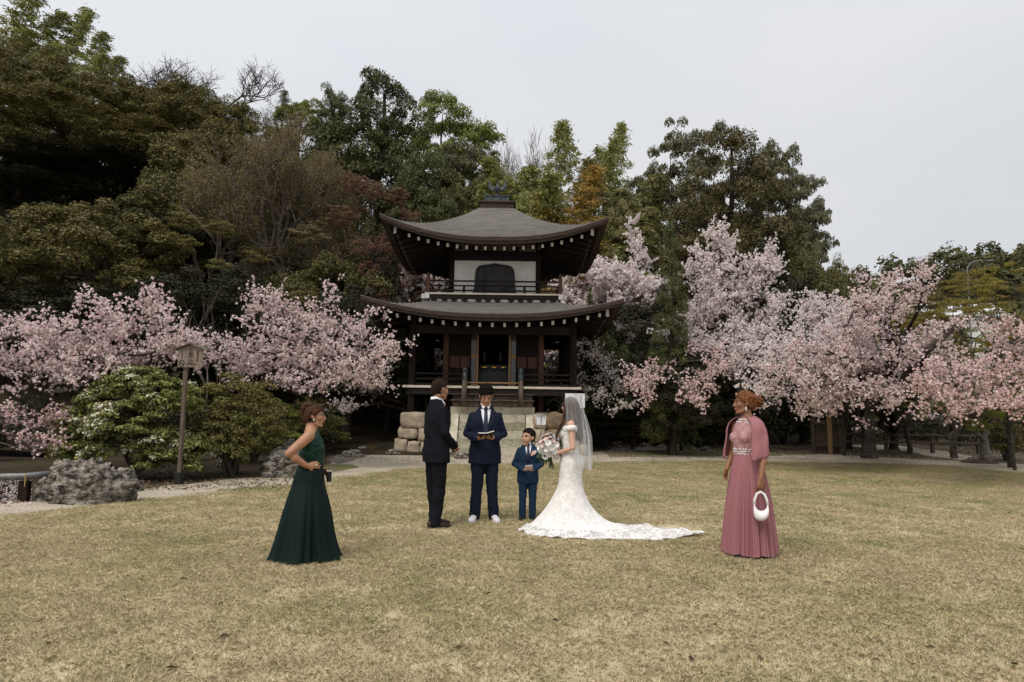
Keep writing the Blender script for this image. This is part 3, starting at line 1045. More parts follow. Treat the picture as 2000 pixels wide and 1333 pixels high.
L_bambooy = leafmat('yellow_bamboo_leaves', [(0.22, 0.15, 0.035), (0.34, 0.225, 0.055), (0.44, 0.30, 0.085)], trans=0.3)
L_bamboom = leafmat('yellowing_bamboo_leaves', [(0.14, 0.145, 0.055), (0.22, 0.21, 0.085), (0.31, 0.28, 0.125)], trans=0.3)
L_maple = leafmat('yellow_green_maple_leaves', [(0.125, 0.106, 0.022), (0.213, 0.175, 0.035), (0.300, 0.250, 0.053)], trans=0.35)
L_mapleg = leafmat('bright_green_maple_leaves', [(0.120, 0.156, 0.024), (0.204, 0.240, 0.036), (0.288, 0.324, 0.060)], trans=0.35)
L_red = leafmat('red_maple_leaves', [(0.085, 0.046, 0.028), (0.135, 0.070, 0.042), (0.19, 0.095, 0.058)], trans=0.3)
L_bud = leafmat('brown_bud_leaves', [(0.121, 0.092, 0.044), (0.189, 0.146, 0.070), (0.265, 0.217, 0.099)], trans=0.25)
L_shrub = leafmat('pieris_leaves', [(0.063, 0.081, 0.021), (0.132, 0.149, 0.039), (0.230, 0.236, 0.067), (0.356, 0.345, 0.127)], trans=0.2)
L_white = leafmat('white_shrub_flowers', [(0.50, 0.46, 0.32), (0.66, 0.62, 0.47), (0.78, 0.75, 0.62)], trans=0.2)
L_bush = leafmat('olive_bush_leaves', [(0.086, 0.078, 0.026), (0.151, 0.130, 0.039), (0.227, 0.190, 0.061)], trans=0.2)
L_pink = leafmat('pink_blossom', [(0.62, 0.41, 0.41), (0.83, 0.66, 0.65), (0.90, 0.79, 0.77), (0.93, 0.87, 0.85)], trans=0.5)
L_pinkd = leafmat('deep_pink_blossom', [(0.56, 0.32, 0.31), (0.78, 0.57, 0.56), (0.88, 0.74, 0.72), (0.92, 0.83, 0.81)], trans=0.5)
L_palepink = leafmat('pale_pink_blossom', [(0.72, 0.58, 0.56), (0.87, 0.77, 0.75), (0.92, 0.86, 0.84), (0.94, 0.91, 0.89)], trans=0.5)
L_whitebl = leafmat('white_blossom', [(0.60, 0.51, 0.46), (0.76, 0.68, 0.63), (0.84, 0.78, 0.74)], trans=0.5)
L_leafbud = leafmat('bronze_leaf_buds', [(0.10, 0.035, 0.02), (0.16, 0.07, 0.035), (0.14, 0.10, 0.04)], trans=0.2)


def ground_z(x, y):
    return float(max(0.0, hill_h(np.float64(x), np.float64(y)) - 0.02))


PROTO = {}


def trunk_bm(h, r, lobes, rng, n_l=6, lean=0.0, n=9):
    bm = bmesh.new()
    top = Vector((lean * h, 0, h))
    pts = limb_pts((0, 0, -0.8), top, 0, 0.05, 7, rng.integers(1000))
    tube(bm, pts, [r * (1.25 - 1.05 * i / 6) if i else r * 1.6 for i in range(7)], n=n)
    for k in range(min(n_l, len(lobes))):
        L = lobes[k]
        st = pts[2 + k % 4]
        lp = limb_pts(st, (L[0], L[1], L[2] + L[5] * 0.2), 0.08, 0.12, 6, k + 11)
        tube(bm, lp, [r * 0.5 * (1 - 0.85 * i / 5) for i in range(6)], n=6)
    return bm


def proto(kind, var=0):
    """crown and trunk meshes of one kind of tree about 10 m high, built once and shared"""
    key = (kind, var)
    if key in PROTO:
        return PROTO[key]
    rng = np.random.default_rng(abs(hash((len(kind), sum(map(ord, kind)), var))) % (2 ** 31))
    soup = Soup()
    if kind == 'oak':                     # broad evergreen, cloud-like clumps
        lobes = []
        for k in range(9):
            a = k * 2.4 + rng.uniform(-.3, .3)
            rr = [0, 2.0, 2.2, 2.7, 2.9, 3.1, 3.2, 2.3, 3.0][k]
            z = [8.2, 7.4, 6.7, 6.3, 5.6, 5.2, 4.6, 3.6, 3.3][k]
            s = rng.uniform(1.3, 1.9)
            lobes.append((rr * math.cos(a), rr * math.sin(a), z, s * 1.05, s * 1.05, s * 1.2))
        c = on_lobes(lobes, 215, rng, low=-0.45, shell=(0.62, 1.05))
        clump_leaves(soup, c, rng.uniform(0.38, 0.78, len(c)), 270, 0.118, 0.75, rng, squash=1.15, tri=True, inner=0.6)
        tb = trunk_bm(7.5, 0.28, lobes, rng, 7)
    elif kind == 'cedar':                 # tall, rounded, of drooping heavy tufts
        lobes = []
        for k in range(30):
            t = k / 29
            z = 1.6 + 8.0 * t
            R = 2.9 * (1 - t) ** 0.62 * (0.9 + 0.2 * math.sin(k * 1.7))
            a = k * 2.4
            s = 0.62 + 0.6 * (1 - t)
            lobes.append((R * 0.75 * math.cos(a), R * 0.75 * math.sin(a), z, s * 1.1, s * 1.1, s * 0.95))
        c = on_lobes(lobes, 230, rng, low=-0.6, shell=(0.6, 1.08))
        clump_leaves(soup, c, rng.uniform(0.32, 0.62, len(c)), 400, 0.077, 0.75, rng, squash=0.95, upb=0.4, droop=0.25, tri=True, inner=0.6)
        tb = trunk_bm(9.3, 0.25, lobes, rng, 0)
    elif kind == 'cone':                  # narrow young conifer with ragged upturned tips
        lobes = []
        for k in range(40):
            t = k / 39
            z = 0.7 + 9.0 * t
            R = 1.9 * (1 - t) ** 0.85 * (0.75 + 0.5 * rng.random()) + 0.05
            a = k * 2.4
            s = 0.22 + 0.42 * (1 - t)
            lobes.append((R * 0.7 * math.cos(a), R * 0.7 * math.sin(a), z, s, s, s * 0.9))
        c = on_lobes(lobes, 300, rng, low=-0.8, shell=(0.5, 1.1))
        clump_leaves(soup, c, rng.uniform(0.18, 0.4, len(c)), 150, 0.085, 0.5, rng, squash=1.3, upb=0.2, tri=True)
        tb = trunk_bm(9.5, 0.16, lobes, rng, 0)
    elif kind == 'cloud':                 # open crown of flat plates on visible limbs
        lobes = []
        for k in range(34):
            a = k * 2.4 + rng.uniform(-.4, .4)
            t = k / 33
            R = (0.3 + 3.6 * math.sin(PI * (0.12 + 0.68 * (1 - t)))) * rng.uniform(0.45, 1.0)
            s = rng.uniform(0.7, 1.15)
            lobes.append((R * math.cos(a), R * math.sin(a), 3.6 + 5.9 * t, s * 1.25, s * 1.25, s * 0.55))
        c = on_lobes(lobes, 300, rng, low=-0.2, shell=(0.5, 1.05))
        clump_leaves(soup, c, rng.uniform(0.28, 0.55, len(c)), 180, 0.097, 0.75, rng, squash=0.7, tri=True, inner=0.55)
        tb = trunk_bm(8.0, 0.20, lobes, rng, 30)
    elif kind == 'fresh':                 # loose light-green crown
        lobes = []
        for k in range(12):
            a = k * 2.4 + rng.uniform(-.4, .4)
            t = k / 11
            R = 0.3 + 2.5 * math.sin(PI * (0.1 + 0.75 * (1 - t)))
            s = rng.uniform(0.9, 1.5)
            lobes.append((R * math.cos(a), R * math.sin(a), 3.0 + 6.2 * t, s, s, s * 0.85))
        c = on_lobes(lobes, 300, rng, low=-0.5, shell=(0.45, 1.05))
        clump_leaves(soup, c, rng.uniform(0.3, 0.62, len(c)), 180, 0.102, 0.75, rng, squash=0.75, tri=True, inner=0.55)
        tb = trunk_bm(8, 0.22, lobes, rng, 12)
    elif kind == 'maple':                 # thin horizontal layers of small leaves on fine limbs
        lobes = []
        for k in range(22):
            a = k * 2.4 + rng.uniform(-.4, .4)
            t = k / 21
            R = 0.6 + 4.0 * math.sin(PI * (0.12 + 0.6 * (1 - t))) * rng.uniform(0.7, 1.0)
            s = rng.uniform(0.7, 1.4)
            lobes.append((R * math.cos(a), R * math.sin(a), 2.6 + 6.8 * t, s * 1.3, s * 1.3, s * 0.42))
        c = on_lobes(lobes, 520, rng, low=-1, shell=(0.2, 1.0))
        clump_leaves(soup, c, rng.uniform(0.22, 0.55, len(c)), 100, 0.075, 0.8, rng, squash=0.3, upb=0.9, tri=True)
        tb = trunk_bm(6.5, 0.2, lobes, rng, 22)
    else:
        raise ValueError(kind)
    me = soup.mesh('crown')
    # bring to a 10 m high, zero-based, unit-known frame
    co = np.empty(len(me.vertices) * 3, np.float32)
    me.vertices.foreach_get('co', co)
    co = co.reshape(-1, 3)
    dims = (np.percentile(co[:, 2], 99.7), np.percentile(np.abs(co[:, 0]), 98))
    tm = bpy.data.meshes.new('trunk')
    tb.to_mesh(tm); tb.free()
    PROTO[key] = (me, tm, dims)
    return PROTO[key]


def shared(name, me, m, parent):
    """an object of its own on shared mesh data, with its own leaf or bark material"""
    if not me.materials:
        me.materials.append(None)
    o = bpy.data.objects.new(name, me)
    COL.objects.link(o)
    o.parent = parent
    o.material_slots[0].link = 'OBJECT'
    o.material_slots[0].material = m
    return o


def tree(kind, var, px, py_top, width_px, d, leaf, name, label, group=None, cat='tree', rz=None, base_z=None, bark=None):
    """a tree whose top stands at that place in the photo, rooted on the terrain at depth d"""
    top = P(px, py_top, d)
    gz = ground_z(top.x, d) if base_z is None else base_z
    me, tm, (h0, w0) = proto(kind, var)
    h = max(1.5, top.z - gz)
    sz = h / h0
    sx = (width_px * d / F / 2) / w0 * {'oak': 1.22, 'cedar': 1.3, 'fresh': 1.2, 'cloud': 1.15}.get(kind, 1.0)
    e = empty(name, (top.x, d, gz), RNG.uniform(0, 6.28) if rz is None else rz, label, cat, group)
    e.scale = (sx, sx, sz)
    shared('crown', me, leaf, e)
    shared('trunk', tm, bark or M_trunk, e)
    return e


# ---- fractal bare tree
def bare_tree(px, py_top, width_px, d, name, label, m=None, levels=5, seed=0, leaf=None, spread=0.62, fork=3, group=None, lsize=0.12, lper=5, trunk_frac=0.3, thick=0.018, lean=0.0, pyb=None, twig=1.0, lprob=1.0, decay=0.62):
    top = P(px, py_top, d)
    gz = ground_z(top.x, d) if pyb is None else G(px, pyb).z
    h = top.z - gz
    w = width_px * d / F / 2
    r = random.Random(seed)
    bm = bmesh.new()
    tips = []

    def grow(p, dr, ln, rd, lv):
        n = 4
        pts = [p]
        q = p.copy()
        dd = dr.copy()
        for i in range(n):
            dd = (dd + Vector((r.uniform(-1, 1), r.uniform(-1, 1), r.uniform(-0.3, 0.8))) * 0.16).normalized()
            q = q + dd * (ln / n)
            pts.append(q.copy())
        tube(bm, pts, [rd * (1 - 0.45 * i / n) for i in range(n + 1)], n=6 if lv > 3 else (4 if lv > 2 else 3), caps=False)
        if lv <= 1:
            tips.extend(pts[1:])
        if lv == 0:
            return
        kk = fork + (1 if r.random() < 0.4 else 0)
        for k in range(kk):
            ax = Vector((r.uniform(-1, 1), r.uniform(-1, 1), r.uniform(-0.4, 0.5))).normalized()
            nd = (dd * (1 - spread * 0.75) + ax * spread + Vector((0, 0, 0.12))).normalized()
            st = pts[r.choice((2, 3, 4))] if k else pts[-1]
            grow(st.copy(), nd, ln * r.uniform(0.62, 0.85), rd * decay, lv - 1)
    grow(Vector((0, 0, -0.3)), Vector((lean, 0, 1)).normalized(), h * trunk_frac + 0.3, h * thick, levels)
    co = np.array([v.co[:] for v in bm.verts])
    zm = np.percentile(co[:, 2], 99.8)
    wm = np.percentile(np.abs(co[:, 0] - np.median(co[:, 0])), 98)
    mx, my = np.median(co[co[:, 2] > 0.5 * zm, 0]), np.median(co[co[:, 2] > 0.5 * zm, 1])
    for q in list(bm.verts):
        k = min(1.0, max(0.0, q.co.z / (0.75 * zm))) ** 1.5
        q.co.x -= mx * k; q.co.y -= my * k
    for q in tips:
        k = min(1.0, max(0.0, q.z / (0.75 * zm))) ** 1.5
        q.x -= mx * k; q.y -= my * k
    S = Vector((w / wm, w / wm, h / zm))
    for v in bm.verts:
        t = min(1, max(0, v.co.z / (h * trunk_frac)))
        f = S.x * t + min(1.0, S.x) * (1 - t)
        v.co.x *= f; v.co.y *= f; v.co.z *= S.z
    e = empty(name, (top.x, d, gz), 0, label, 'tree', group)
    obj('trunk', bm, m or M_twig, e)
    if leaf is not None:
        tp = np.array([(t.x * S.x, t.y * S.x, t.z * S.z) for t in tips])
        rng = np.random.default_rng(seed)
        tp = tp[rng.random(len(tp)) < lprob]
        c = np.repeat(tp, lper, 0) + rng.normal(size=(len(tp) * lper, 3)) * 0.13
        sp = Soup()
        sp.add(*leaf_quads(c, unit(rng.normal(size=c.shape) + np.array([0, 0, 0.6])), lsize * rng.uniform(0.6, 1.4, len(c)), 0.6, rng))
        link_mesh('crown', sp.mesh('crown'), leaf, e)
    return e


# ---- bamboo: arching culm with hanging feathery sprays
BPROTO = []


def bamboo_proto(seed):
    rng = np.random.default_rng(seed)
    h = 10.0
    bend = rng.uniform(0.4, 0.9)
    pts = []
    for i in range(12):
        t = i / 11
        pts.append(Vector((bend * t ** 3.2 * 1.3, 0, h * t - 0.5 * bend * max(0, t - 0.75) ** 1.2 * 2)))
    bm = bmesh.new()
    tube(bm, pts, [0.05 * (1 - 0.9 * (i / 11) ** 1.5) for i in range(12)], n=6)
    for i in range(3, 11):
        p = pts[i]
        tube(bm, [p - Vector((0, 0, 0.012)), p + Vector((0, 0, 0.012))], 0.062 * (1 - 0.9 * (i / 11) ** 1.5), n=6)
    sp = Soup()
    cs, ns, ups = [], [], []
    for k in range(60):
        t = 0.22 + 0.78 * (k / 59) ** 0.85
        j = t * 11
        i0 = min(10, int(j))
        p = pts[i0].lerp(pts[i0 + 1], j - i0)
        a = k * 2.4 + rng.uniform(-.5, .5)
        L = (1.55 * (1 - t) ** 0.8 + 0.10) * rng.uniform(0.45, 1.15)
        for m_ in range(90):
            s = rng.uniform(0.25, 1) ** 0.6 * L
            q = np.array([p.x + math.cos(a) * s, p.y + math.sin(a) * s, p.z + 0.60 * s - 0.75 * s * s / L + 0.05])
            cs.append(q + rng.normal(size=3) * np.array([0.10, 0.10, 0.07]))
            ns.append(rng.normal(size=3) + np.array([0, 0, 0.8]))
            ups.append(np.array([math.cos(a), math.sin(a), -0.8]))
    c = np.array(cs)
    sp.add(*leaf_quads(c, unit(np.array(ns)), 0.17 * rng.uniform(0.6, 1.3, len(c)), 0.27, rng, up=np.array(ups)))
    tm = bpy.data.meshes.new('culm')
    bm.to_mesh(tm); bm.free()
    return sp.mesh('foliage'), tm


M_culm = mat('bamboo_culm', (0.07, 0.075, 0.03), (0.16, 0.16, 0.075), rough=0.5, scale=5)


def bamboo(px, py_top, d, leaf, rz, label, group='bamboo in the grove behind the temple', width=1.0):
    if not BPROTO:
        for s in range(4):
            BPROTO.append(bamboo_proto(40 + s))
    me, tm = BPROTO[int(abs(px * 7 + py_top)) % 4]
    top = P(px, py_top, d)
    gz = ground_z(top.x, d)
    h = top.z - gz
    e = empty('bamboo', (top.x, d, gz), rz, label, 'bamboo', group)
    s = h / 9.9
    e.scale = (s ** 0.7 * width, s ** 0.7 * width, s)
    shared('culm', tm, M_culm, e)
    shared('foliage', me, leaf, e)
    return e


# ---- cherry: limbs led to the places where the photo shows blossom, twigs along them, blossom on the twigs
def cherry(name, root, fork_h, trunk_r, lobes, leaf, label, seed, dens=1.0, puff=0.075, bark=None, budmat=None, lean=(0, 0), group='cherry trees in blossom', tip_k=7, extra=None, petals=4, twig_len=0.34):
    """lobes: (px, py, rx_px, ry_px, depth)"""
    rng = np.random.default_rng(seed)
    root = Vector(root)
    e = empty(name, root, 0, label, 'cherry tree', group)
    bm = bmesh.new()
    fork = Vector((lean[0], lean[1], fork_h))
    tp = limb_pts((0, 0, -0.25), fork, 0, 0.08, 6, seed)
    tube(bm, tp, [trunk_r * (1.75 - 0.8 * min(1, i / 1.6) - 0.05 * i) for i in range(6)], n=12)
    ball(bm, fork, trunk_r * 0.98, sub=2)
    bl_c = []
    sprays = []
    for li, (px, py, rx, ry, d) in enumerate(lobes):
        cw = P(px, py, d) - root
        sx, sz = rx * d / F, ry * d / F
        # main limb to the lobe
        start = tp[-1] if rng.random() < 0.7 else tp[-2]
        lp = limb_pts(start, cw, 0.06, 0.10, 8, seed * 7 + li)
        L = (cw - start).length
        r0 = min(trunk_r * 0.62, 0.03 + 0.02 * L)
        tube(bm, lp, [r0 * (1 - 0.80 * i / 7) for i in range(8)], n=7, caps=False)
        k = max(3, int(tip_k * (rx * ry) ** 0.5 / 45))
        for j in range(k):
            a = rng.uniform(0, 2 * PI)
            q = rng.uniform(0.3, 1.32)
            tip = cw + Vector((math.cos(a) * sx * q, rng.uniform(-0.7, 0.7) * (sx + sz) * 0.5, math.sin(a) * sz * q))
            st = lp[rng.integers(4, 8)]
            bp = limb_pts(st, tip, rng.uniform(-0.05, 0.12), 0.14, 7, seed * 13 + li * 17 + j)
            LL = (tip - st).length
            tube(bm, bp, [max(0.006, r0 * 0.34 * (1 - 0.85 * i / 6)) for i in range(7)], n=4, caps=False)
            for i in range(2, 7):
                sprays.append((bp[i], (bp[i] - bp[i - 1]).normalized(), LL))
        for i in range(5, 8):
            sprays.append((lp[i], (lp[i] - lp[i - 1]).normalized(), L))
    # twigs carrying the blossom
    nt = int(2.7 * dens + 0.5)
    puff *= 0.58
    for p, dr, LL in sprays:
        for _ in range(nt):
            dv = Vector(rng.normal(size=3)) * 0.55 + dr * 0.8 + Vector((0, 0, 0.30))
            dv.normalize()
            ln = twig_len * rng.uniform(0.5, 1.5)
            b = p + dv * ln
            if rng.random() < 0.5:
                tube(bm, [p, p.lerp(b, 0.5) + Vector((0, 0, 0.03)), b], [0.006, 0.005, 0.003], n=3, caps=False)
            m_ = max(2, int(ln / 0.06))
            for i in range(m_):
                t = (i + rng.random()) / m_
                bl_c.append(p + dv * (ln * (0.15 + 0.85 * t)) + Vector(rng.normal(size=3)) * 0.035)
    if extra:
        extra(bm, tp, root)
    obj('trunk', bm, bark or M_trunkc, e, smooth=True)
    c = np.array([v[:] for v in bl_c])
    n = len(c)
    ps = puff * rng.uniform(0.7, 1.35, n)
    d = rand_dirs(n * petals, rng)
    cc = np.repeat(c, petals, 0) + d * np.repeat(ps, petals)[:, None] * 0.42
    sp = Soup()
    sp.add(*leaf_quads(cc, unit(d + np.array([0, 0, 0.55]) + rng.normal(size=d.shape) * 0.3), np.repeat(ps, petals) * 0.95, 0.95, rng, fold=-0.3))
    link_mesh('blossom', sp.mesh('blossom'), leaf, e)
    if budmat is not None:
        sel = c[rng.random(n) < 0.3]
        cb = sel + rng.normal(size=sel.shape) * 0.05
        sb = Soup()
        sb.add(*leaf_quads(cb, rand_dirs(len(cb), rng), puff * 0.85, 0.45, rng))
        link_mesh('leaf_buds', sb.mesh('leaf_buds'), budmat, e)['kind'] = 'stuff'
    return e


def undergrowth(name, spots, leaf, size, per, seed, r=(0.5, 1.0)):
    g = np.random.default_rng(seed)
    c = np.array(spots)
    sp = Soup()
    clump_leaves(sp, c, g.uniform(*r, len(c)), per, size, 0.55, g, squash=0.8)
    return tag(link_mesh(name, sp.mesh(name), leaf), kind='stuff')


def shrub(name, px, py_base, w_px, h_px, leaf, label, seed, lobes=None, flower=None, fl_frac=0.25, size=0.09, n=90, per=70, cat='shrub', squash=0.6, d=None, depth=0.8, cr=(0.14, 0.26), stems=6, group=None, clr=1.0):
    """shrub rooted where the photo shows its foot; lobes in its own box (-1..1, -1..1, 0..1)"""
    b = G(px, py_base) if d is None else Vector((P(px, 800, d).x, d, 0))
    s = F / b.y
    hw, h = w_px / s / 2, h_px / s
    rng = np.random.default_rng(seed)
    lobes = lobes or [(-0.45, 0, 0.45, 0.5, 0.5, 0.42), (0.4, 0.1, 0.5, 0.55, 0.5, 0.42), (0, 0, 0.62, 0.55, 0.55, 0.36), (-0.1, -0.4, 0.35, 0.6, 0.5, 0.3)]
    L = [(l[0] * hw, l[1] * hw * depth, l[2] * h, l[3] * hw, l[4] * hw * depth, l[5] * h) for l in lobes]
    e = empty(name, b, 0, label, cat, group)
    bm = bmesh.new()
    for k in range(stems):
        l = L[k % len(L)]
        a = limb_pts((rng.uniform(-.08, .08) * hw, rng.uniform(-.08, .08) * hw, -0.1), (l[0] + rng.uniform(-.3, .3) * l[3], l[1] + rng.uniform(-.3, .3) * l[4], l[2] + l[5] * 0.5), 0.02, 0.12, 6, seed + k)
        tube(bm, a, [0.05 * (1 - 0.85 * i / 5) * min(1, h / 1.5) for i in range(6)], n=5, caps=False)
    obj('stem', bm, M_twigd, e)
    c = on_lobes(L, n, rng, low=-0.5)
    c = c[c[:, 2] > 0.06]
    sp = Soup()
    clump_leaves(sp, c, rng.uniform(*cr, len(c)) * clr, per, size, 0.42, rng, squash=squash)
    link_mesh('foliage', sp.mesh('foliage'), leaf, e)
    if flower is not None:
        w = np.array([noise.noise(Vector(p) * 2.3 + Vector((seed, 0, 0))) for p in c])
        sel = c[w > np.quantile(w, 1 - fl_frac)]
        sel = sel + unit(sel - np.array([0, 0, h * 0.4])) * 0.06
        sf = Soup()
        clump_leaves(sf, sel, rng.uniform(*cr, len(sel)) * 0.9 * clr, int(per * 0.55), size * 0.62, 0.7, rng, squash=squash, droop=0.3)
        link_mesh('flowers', sf.mesh('flowers'), flower, e)
    return e
# ---------------------------------------------------------------- the wood behind
gL = 'trees of the wooded hillside on the left'
for a in [
    (0, 40, 90, 180, 40, L_oak, 'dark evergreen oak at the very left edge under the bamboo plumes'),
    (1, 245, 150, 200, 42, L_oak, 'olive evergreen oak on the ridge right below the hilltop bamboo'),
    (2, 335, 172, 170, 44, L_oak, 'olive evergreen oak on the ridge left in front of the bare winter tree'),
    (0, 405, 178, 180, 41, L_oak, 'round olive evergreen oak on the ridge under the bare winter tree'),
    (1, 478, 205, 130, 41, L_oak, 'small olive evergreen oak at the right end of the oak ridge'),
    (2, 160, 205, 320, 37, L_oak, 'broad olive evergreen oak in the middle of the hillside, its tufts lit on top'),
    (1, 20, 225, 200, 34, L_oak, 'evergreen oak at the left frame edge halfway up the hillside'),
    (0, 420, 238, 210, 36, L_oak, 'evergreen oak beside the brown budding tree, high on the slope'),
    (2, 395, 320, 220, 33, L_oakg, 'greener evergreen oak left of the brown budding tree, halfway down'),
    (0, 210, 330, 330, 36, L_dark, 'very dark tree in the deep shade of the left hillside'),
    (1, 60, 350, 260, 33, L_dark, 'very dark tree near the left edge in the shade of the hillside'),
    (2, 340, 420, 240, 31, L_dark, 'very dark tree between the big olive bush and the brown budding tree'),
    (1, 215, 398, 290, 26.5, L_oak, 'big round olive evergreen above the left cherry blossom'),
    (0, 5, 440, 190, 25, L_oak, 'olive evergreen at the left edge just above the cherry blossom'),
    (2, 330, 540, 240, 25, L_dark, 'low dark evergreen right behind the left cherry'),
    (0, 100, 560, 300, 24, L_dark, 'low dark evergreen behind the leftmost cherry blossom'),
    (1, 470, 520, 220, 26, L_dark, 'low dark evergreen at the foot of the brown budding tree'),
    (0, 640, 500, 230, 29, L_oakg, 'dark green tree left behind the lower temple roof'),
    (1, 770, 470, 200, 33, L_dark, 'dark tree hidden close behind the left side of the temple'),
    (2, 690, 560, 230, 25.5, L_dark, 'low dark evergreen between the left cherries and the temple'),
    (0, 760, 640, 160, 27, L_dark, 'low dark evergreen seen past the temple veranda on the left'),
]:
    tree('oak', *a[:5], a[5], 'evergreen_tree', a[6], gL)
tree('fresh', 0, 590, 195, 110, 47, L_fresh, 'broadleaf_tree', 'light green broadleaf tree on the ridge between oaks and cedar', gL)
tree('cone', 0, 556, 178, 75, 46, L_cedar, 'conifer', 'slim dark conifer tip on the ridge left of the light green tree', gL)
tree('cedar', 1, 655, 172, 110, 46, L_cedar, 'cedar', 'smaller dark cedar touching the left of the tallest cedar', gL)
gC = 'trees behind the temple'
for i, (x, y, w, lf, lb) in enumerate([(1195, 395, 130, L_bamboom, 'low yellow-green tree in the grove right over the upper roof tip'), (1250, 440, 120, L_bamboom, 'low yellow-green tree between roof tip and dark cedar'), (1050, 385, 120, L_bamboo, 'low green tree just right of the ridge box')]):
    tree('fresh', i % 2, x, y, w, 36.5, lf, 'broadleaf_tree', lb, gC)
tree('cedar', 0, 752, 152, 235, 39, L_cedar, 'cedar', 'tallest dark green cedar, left above the temple roof', gC)
tree('cedar', 1, 822, 300, 170, 36, L_cedar, 'cedar', 'lower dark green cedar close left of the upper roof', gC)
tree('fresh', 1, 868, 205, 200, 46, L_fresh, 'broadleaf_tree', 'bright light green broadleaf tree right of the tallest cedar', gC)
tree('cloud', 1, 905, 290, 150, 42, L_pine, 'broadleaf_tree', 'thin greyish tree between the light green tree and the phoenix', gC)
tree('fresh', 0, 900, 335, 150, 39, L_oakg, 'broadleaf_tree', 'green broadleaf tree just left of the phoenix on the roof', gC)
for i, (x, y, w, s) in enumerate([(958, 252, 120, 3), (1018, 262, 110, 9)]):
    bare_tree(x, y, w, 50, 'bare_tree', ['bare leafless tree against the sky, left above the phoenix', 'bare leafless tree against the sky, right above the phoenix'][i], seed=s, levels=6, spread=0.72, group='bare trees on the skyline', m=M_twig, decay=0.68, thick=0.016)
bare_tree(392, 72, 260, 47, 'bare_tree', 'wide bare winter tree standing above the oaks on the left ridge', seed=22, levels=6, spread=0.72, m=M_twigd, group='bare trees on the skyline', thick=0.030, trunk_frac=0.55, decay=0.66)
bare_tree(535, 178, 80, 48, 'bare_tree', 'small bare tree poking up between oaks and the slim conifer', seed=33, levels=5, m=M_twigd, group='bare trees on the skyline', thick=0.010)

gB = 'bamboo of the hilltop grove at top left'
for i, (x, y, d, lb) in enumerate([
    (22, -40, 44, 'bamboo plume at the top left corner'), (55, 8, 45, 'bamboo plume rising second from the left edge'), (95, 40, 46, 'broad low bamboo plume under the corner plumes'),
    (128, 22, 47, 'bamboo plume left of the tallest feathery one'), (150, 22, 46, 'tall feathery bamboo plume standing out against the sky at top left'),
    (180, 75, 45, 'bamboo plume bending right on the shoulder of the left grove'), (205, 112, 45, 'lowest bamboo plume at the right end of the left grove'),
    (70, 66, 42, 'leafy bamboo low in front of the left grove'), (120, 84, 42, 'leafy bamboo low in the middle of the left grove'), (165, 100, 42, 'leafy bamboo low right in the left grove')]):
    bamboo(x - 12, y, d, L_bamboo, [0.2, 0.5, 2.8, 0.0, 0.3, -0.3, 0.1, 1.0, 2.0, 0.4][i], lb, gB, width=1.0 if i == 4 else 1.9)
for i, (x, y, d, lf, lb) in enumerate([
    (975, 330, 41, L_bamboo, 'bamboo right behind the phoenix ornament'), (1005, 318, 43, L_bamboo, 'dense green bamboo first right of the phoenix'), (1040, 322, 42, L_bamboo, 'green bamboo second right of the phoenix'),
    (1082, 262, 43, L_bamboo, 'tall green bamboo with a pointed top, left of the yellow one'), (1112, 316, 35, L_bambooy, 'golden yellow bamboo right above the temple roof'),
    (1104, 372, 34.6, L_bambooy, 'lower golden yellow bamboo at the foot of the tall yellow one'), (1142, 256, 46, L_bamboo, 'tall bamboo plume against the sky right of the yellow one'),
    (1160, 285, 44, L_bamboo, 'bamboo between the two tall sky plumes'), (1203, 230, 45, L_bamboo, 'tallest bamboo plume against the sky right of the temple'), (1232, 285, 44, L_bamboo, 'bamboo right below the tallest plume'),
    (1175, 345, 40, L_bamboom, 'yellowing bamboo in the middle of the grove'), (1215, 350, 40, L_bamboom, 'yellowing bamboo near the right of the grove'), (1250, 362, 41, L_bamboo, 'bamboo at the right end of the grove'),
    (1140, 360, 38, L_bamboom, 'yellowing bamboo just right of the golden one'), (1060, 370, 37, L_bamboo, 'low bamboo between green and golden ones'), (1195, 400, 35, L_bamboom, 'low yellowing bamboo above the right roof tip'),
    (1240, 410, 35, L_bamboo, 'low bamboo between the right roof tip and the dark cedar'), (1275, 390, 38, L_bamboom, 'yellowing bamboo against the dark cedar'), (925, 372, 38, L_bamboo, 'low bamboo left of the ridge box')]):
    bamboo(x - 8, y, d, lf, (i * 1.7) % 6.28, lb, width=1.15 if y < 290 else 1.6 if lf is L_bambooy else 2.0)
gR = 'tall trees on the right of the grove'
tree('cloud', 0, 1340, 250, 190, 42, L_pine, 'broadleaf_tree', 'open tree with cloud-like tufts, left of the big dark cedar', gR)
tree('cloud', 2, 1262, 330, 110, 43, L_pine, 'broadleaf_tree', 'small open tree with flat tufts beside the bamboo', gR)
tree('cedar', 0, 1428, 254, 225, 37, L_cedarb, 'cedar', 'big dark pointed cedar on the right, the tallest tree there', gR)
tree('cedar', 1, 1365, 400, 190, 35, L_cedarb, 'cedar', 'dark cedar lower left of the big pointed one', gR)
tree('cedar', 1, 1480, 370, 190, 36, L_cedarb, 'cedar', 'dark cedar filling the right flank of the big pointed one', gR)
tree('cloud', 1, 1520, 290, 150, 41, L_pine, 'broadleaf_tree', 'rounded tree top peering out right of the big dark cedar', gR)
tree('cloud', 0, 1535, 345, 160, 39, L_pine, 'broadleaf_tree', 'spreading tree leaning right into the sky with layered tufts', gR, rz=0.6)
tree('cloud', 2, 1530, 415, 150, 38.5, L_pine, 'broadleaf_tree', 'lower spreading tree under the layered one at the sky edge', gR, rz=2.0)
tree('oak', 1, 1490, 480, 200, 33, L_dark, 'evergreen_tree', 'dark evergreen behind the tallest right cherry', gR)
